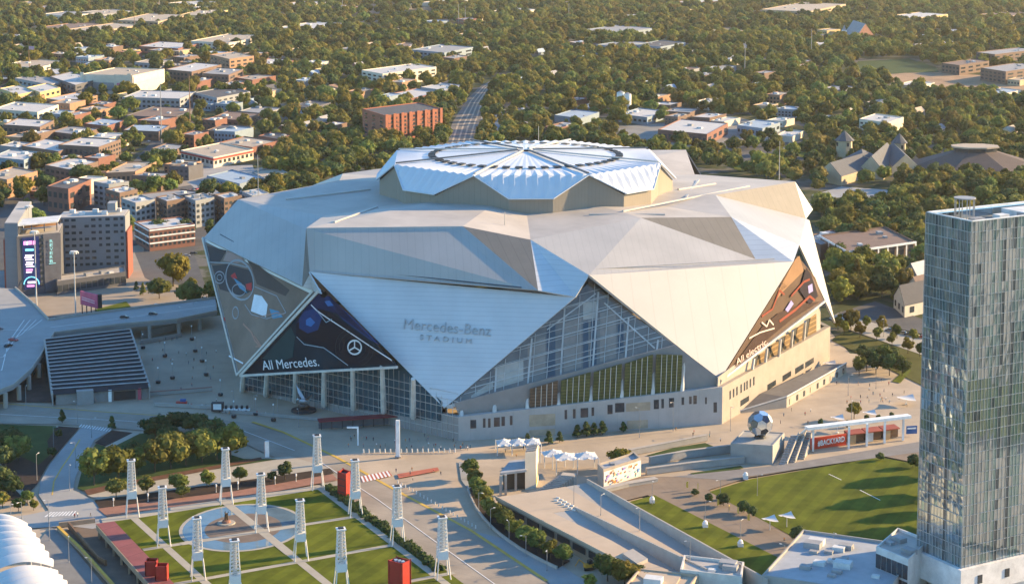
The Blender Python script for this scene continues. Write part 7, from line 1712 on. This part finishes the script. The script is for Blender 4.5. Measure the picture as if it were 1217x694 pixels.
SPEC = [((206, 340), 19, 'b', 3, 'big bright yellow green tree on the street right of the hotel'), ((216, 333), 13, 'a', 0, 'smaller tree touching the big yellow green tree right of the hotel'), ((228, 344), 7, 'street', 0, 'low bushy tree right of the big yellow green tree'),
        ((152, 285), 15, 'a', 1, 'green tree between hotel and stepped apartment row, left'), ((188, 288), 16, 'b', 2, 'dark tree in front of the stepped apartment row, left of centre'), ((220, 288), 15, 'a', 2, 'dark tree in front of the stepped apartment row, centre'), ((252, 285), 14, 'c', 2, 'dark tree in front of the stepped apartment row, right'),
        ((140, 385), 5, 'street', 3, 'small yellow green tree on the grass beside the billboard'), ((150, 378), 5, 'cone', 3, 'slim yellow green conifer right of the billboard'), ((170, 350), 7, 'cone', 1, 'young green tree at the hotel corner, left'), ((162, 345), 6, 'cone', 2, 'young dark tree at the hotel corner, right')]
for (x, y), h, k, ci, lab in SPEC: tree(P(x, y, .3), h, k, ci, lab, None, 1.0)
for s_, X, Y, h, x, y in cand[:NEAR]:
    ci = g.choices([0, 1, 2, 3], [4, 4, 2.2, .6])[0]; k = g.choice(kinds)
    nm = ['olive green', 'mid green', 'dark green', 'yellow green'][ci]
    sz = 'tall' if h > 12 else 'low' if h < 9 else 'medium'
    tree(Vector((X, Y, 0)), h, k, ci, placed(f'{sz} {nm} {"conifer" if k == "cone" else "tree"}', x, y), 'background trees around the stadium', g.uniform(.9, 1.15))
far = cand[NEAR:]
print('TREES individual', TREES[0], 'far', len(far))
# the rest of the woods: one object, trees instanced on points
fm_ = bpy.data.meshes.new('woodland'); fm_.from_pydata([(q[1], q[2], 0) for q in far], [], [])
at = fm_.attributes.new('h', 'FLOAT', 'POINT'); at.data.foreach_set('value', [q[3]/10 for q in far])
a2 = fm_.attributes.new('kind', 'INT', 'POINT'); a2.data.foreach_set('value', [g.choices([0, 1, 2, 3, 4, 5], [4, 4, 3, 4, 2, 1.2])[0] for q in far])
wo = bpy.data.objects.new('woodland', fm_); COL.objects.link(wo)
tag(wo, 'wide canopy of mixed green trees covering the far neighbourhood behind the stadium', 'woodland', None, 'stuff')
def find_crown(k, ci):
    me = crown(k, ci)[0]
    for o in bpy.data.objects:
        if o.type == 'MESH' and o.data == me: return o
    return None
combos = [('a', 0), ('b', 1), ('c', 1), ('d', 0), ('a', 2), ('b', 3)]
protos = []
for k, ci in combos:
    o = find_crown(k, ci)
    if o is None: o = find_crown('a', 1)
    protos.append(o)
ng = bpy.data.node_groups.new('scatter_trees', 'GeometryNodeTree'); ng.interface.new_socket('Geometry', in_out='INPUT', socket_type='NodeSocketGeometry'); ng.interface.new_socket('Geometry', in_out='OUTPUT', socket_type='NodeSocketGeometry')
gi = ng.nodes.new('NodeGroupInput'); go = ng.nodes.new('NodeGroupOutput'); jn = ng.nodes.new('GeometryNodeJoinGeometry')
na = ng.nodes.new('GeometryNodeInputNamedAttribute'); na.data_type = 'FLOAT'; na.inputs['Name'].default_value = 'h'
nk = ng.nodes.new('GeometryNodeInputNamedAttribute'); nk.data_type = 'INT'; nk.inputs['Name'].default_value = 'kind'
rv = ng.nodes.new('FunctionNodeRandomValue'); rv.data_type = 'FLOAT_VECTOR'; rv.inputs[0].default_value = (0, 0, 0); rv.inputs[1].default_value = (0, 0, 6.28)
for i, o in enumerate(protos):
    oi = ng.nodes.new('GeometryNodeObjectInfo'); oi.inputs['Object'].default_value = o; oi.inputs['As Instance'].default_value = True; oi.transform_space = 'ORIGINAL'
    cm = ng.nodes.new('FunctionNodeCompare'); cm.data_type = 'INT'; cm.operation = 'EQUAL'; cm.inputs[3].default_value = i
    ng.links.new([s for s in nk.outputs if s.enabled][0], cm.inputs[2])
    ip = ng.nodes.new('GeometryNodeInstanceOnPoints'); ng.links.new(gi.outputs[0], ip.inputs['Points']); ng.links.new(cm.outputs[0], ip.inputs['Selection']); ng.links.new(oi.outputs['Geometry'], ip.inputs['Instance'])
    ng.links.new(rv.outputs[0], ip.inputs['Rotation']); ng.links.new([s for s in na.outputs if s.enabled][0], ip.inputs['Scale']); ng.links.new(ip.outputs[0], jn.inputs[0])
ng.links.new(jn.outputs[0], go.inputs[0])
md = wo.modifiers.new('scatter', 'NODES'); md.node_group = ng
# ================================================================== people and cars
PP = []
gp = random.Random(5)
def crowd(n, x0, x1, y0, y1, wtx, grp, z=.35, slope=0.):
    for i in range(n):
        x = gp.uniform(x0, x1); y = gp.uniform(y0, y1)+slope*(x-x0)
        person(x, y, len(PP), wtx, grp, z); PP.append(1)
crowd(14, 168, 215, 400, 432, 'on the upper shaded plaza beside the louvred hall', 'people on the shaded plaza')
crowd(16, 215, 258, 418, 486, 'on the shaded plaza left of the brown banner', 'people on the shaded plaza')
crowd(10, 262, 320, 484, 494, 'near the low pale wall by the main road', 'people near the low pale wall')
crowd(12, 412, 470, 520, 532, 'on the plaza behind the pale bollards', 'people behind the bollards')
crowd(16, 480, 540, 517, 535, 'on the plaza right of the tall white pylon', 'people right of the white pylon')
crowd(8, 540, 560, 527, 536, 'at the corner of the stadium wall', 'people at the stadium corner')
crowd(6, 470, 540, 548, 572, 'beside the red painted crossing strip', 'people by the red strip')
crowd(26, 992, 1080, 452, 485, 'on the sunny plaza right of the stadium ramp', 'people on the sunny right plaza')
crowd(8, 905, 1000, 488, 505, 'on the plaza behind the giant football', 'people behind the giant football')
crowd(6, 770, 860, 510, 525, 'on the sunny plaza below the stadium wall', 'people below the stadium wall')
crowd(6, 690, 712, 586, 604, 'at the foot of the mural beside the parking deck', 'people by the mural')
crowd(5, 905, 970, 632, 668, 'on the brown path of the green field', 'people on the field path')
crowd(3, 86, 108, 610, 618, 'at the foot of the curved side road', 'people at the side road')
crowd(4, 600, 650, 530, 545, 'under the white tents beside the cream block', 'people at the tents')
CARS = [(148, 378, 'black', .15, 'black car driving on the bridge behind the louvred hall', 8.1), (182, 374, 'black', .15, 'black car driving on the bridge toward the stadium', 8.1), (16, 405, 'red', -.4, 'dark red car on the curved viaduct', 8.1), (10, 412, 'black', 1.2, 'black car on the curved viaduct beside the red car', 8.1),
        (180, 369, 'red', .1, 'red car waiting at the lights below the bridge', .3), (186, 364, 'white', 1.3, 'white car behind the red car at the lights', .3), (232, 358, 'black', .3, 'black car parked at the left stadium corner, left one', .3), (244, 356, 'black', .3, 'black car parked at the left stadium corner, right one', .3),
        (178, 344, 'white', 1.2, 'white van on the tan street right of the hotel', .3), (230, 302, 'black', .2, 'black car behind the banded brick office', .3), (222, 305, 'silver', .2, 'silver car behind the banded brick office', .3), (-2, 392, 'grey', .4, 'grey car at the left end of the viaduct', 8.1)]
for x, y, c, rz, lab, z in CARS: car(x, y, c, rz, lab, None, z, 'van' in lab, 'van' if 'van' in lab else 'car')
gp2 = random.Random(8); cl = list(CARC)
def row(n, a, b, rz, wtx, grp, jit=.8):
    for i in range(n):
        t = (i+.5)/n; c = gp2.choice(cl)
        car(a[0]+(b[0]-a[0])*t+gp2.uniform(-jit, jit), a[1]+(b[1]-a[1])*t+gp2.uniform(-.4, .4)*jit, c, rz+gp2.uniform(-.06, .06), f'{c} car parked {wtx}', grp)
row(12, (128, 204), (205, 148), 1.1, 'along the avenue left of the orange market', 'cars on the avenue', 2)
row(9, (215, 232), (238, 224), 1.3, 'in the lot beside the blue storage sheds', 'cars by the storage sheds', 1.5)
row(12, (790, 180), (870, 176), 1.4, 'in front of the white roofed factory', 'cars at the factory', 1.5)
row(10, (960, 246), (1050, 232), .1, 'on the lot below the turreted stone church', 'cars below the church', 2)
row(8, (600, 158), (700, 156), 1.4, 'on the lot right of the railway', 'cars right of the railway', 2)
row(6, (1052, 392), (1100, 402), 2.8, 'on the street beside the white gabled house', 'cars by the white gabled house', 1.5)
row(7, (140, 232), (190, 226), .2, 'before the orange market building', 'cars before the market', 1.5)
row(5, (1010, 325), (1070, 318), .25, 'beside the white columned building', 'cars by the columned building', 1)

# things standing on the shaded plaza
pl0 = None
for i, (x, y) in enumerate([(278, 496), (304, 493), (325, 500), (232, 418), (240, 430), (245, 446), (228, 404), (170, 414), (196, 424), (262, 470), (205, 450), (188, 455)]):
    if pl0 is None:
        o = pl0 = thing('planter_lamp', None, 'lamp post'); MB().tube((0, 0, 0), (0, 0, 1.0), 1.0, 1.15, 12).build('planter', m_dark, o); MB().tube((0, 0, 1), (0, 0, 7), .12, .09, 6).build('pole', m_pole, o); MB().tube((0, 0, 6.6), (0, 0, 7.2), .3, .3, 8).build('lamp_head', m_white, o)
    else: o = dup(pl0, (0, 0, 0))
    o.location = P(x, y, .3); tag(o, placed('slim lamp post in round dark planter', x, y), None, 'planter lamps on the shaded plaza')
ct_ = thing('cart', 'red and blue cart parked on the shaded plaza', 'cart', P(216, 481, .3)); p = P(216, 481, .3)
MB().box(p+Vector((0, 0, 1.1)), (4.6, 1.8, .9)).build('body', mat('cart_red', (.45, .04, .03), .5), ct_); MB().box(p+Vector((.6, 0, 2.0)), (2.4, 1.6, 1.1)).build('cab', mat('blue_banner', (.03, .10, .28), .6), ct_)
for s_ in (-1.5, 1.5): MB().tube(p+Vector((s_, -.95, .4)), p+Vector((s_, .95, .4)), .4, .4, 10).build('wheel', m_tyre, ct_)
tr0 = thing('display_trailer', 'white and dark display trailer by the low pale wall', 'trailer', P(270, 491, .3)); p = P(256, 489, .3)
MB().box(p+Vector((1, 0, 2.2)), (5, 2.4, 3.6)).build('body', m_dark, tr0); MB().box(p+Vector((1, -1.3, 2.4)), (3.4, .15, 2.4)).build('panel', m_white, tr0); MB().box(p+Vector((9, 0, 1.0)), (11, 2.2, .7)).build('deck', m_white, tr0)
for k in range(5): MB().box(p+Vector((4.5+k*2.2, 0, 1.9)), (.9, 1.6, 1.3)).build('crate', m_dark, tr0)
for k in (3, 7, 12): MB().tube(p+Vector((k-1, -1.1, .4)), p+Vector((k-1, 1.1, .4)), .42, .42, 10).build('wheel', m_tyre, tr0)
# ================================================================== the evening air
hz = bpy.data.materials.new('evening_haze'); hz.use_nodes = True; nt = hz.node_tree; nt.nodes.remove(nt.nodes['Principled BSDF'])
pv = nt.nodes.new('ShaderNodeVolumePrincipled'); pv.inputs['Color'].default_value = (.95, .91, .84, 1); pv.inputs['Density'].default_value = .000022; pv.inputs['Anisotropy'].default_value = .3
nt.links.new(pv.outputs[0], nt.nodes['Material Output'].inputs['Volume'])
hb_ = MB(); hb_.obox((-3200, -300, -1.2), (6400, 0, 0), (0, 6300, 0), (0, 0, 232)); o = hb_.build('haze', hz); o['kind'] = 'stuff'; tag(o, 'thin pale evening haze over the far woods')
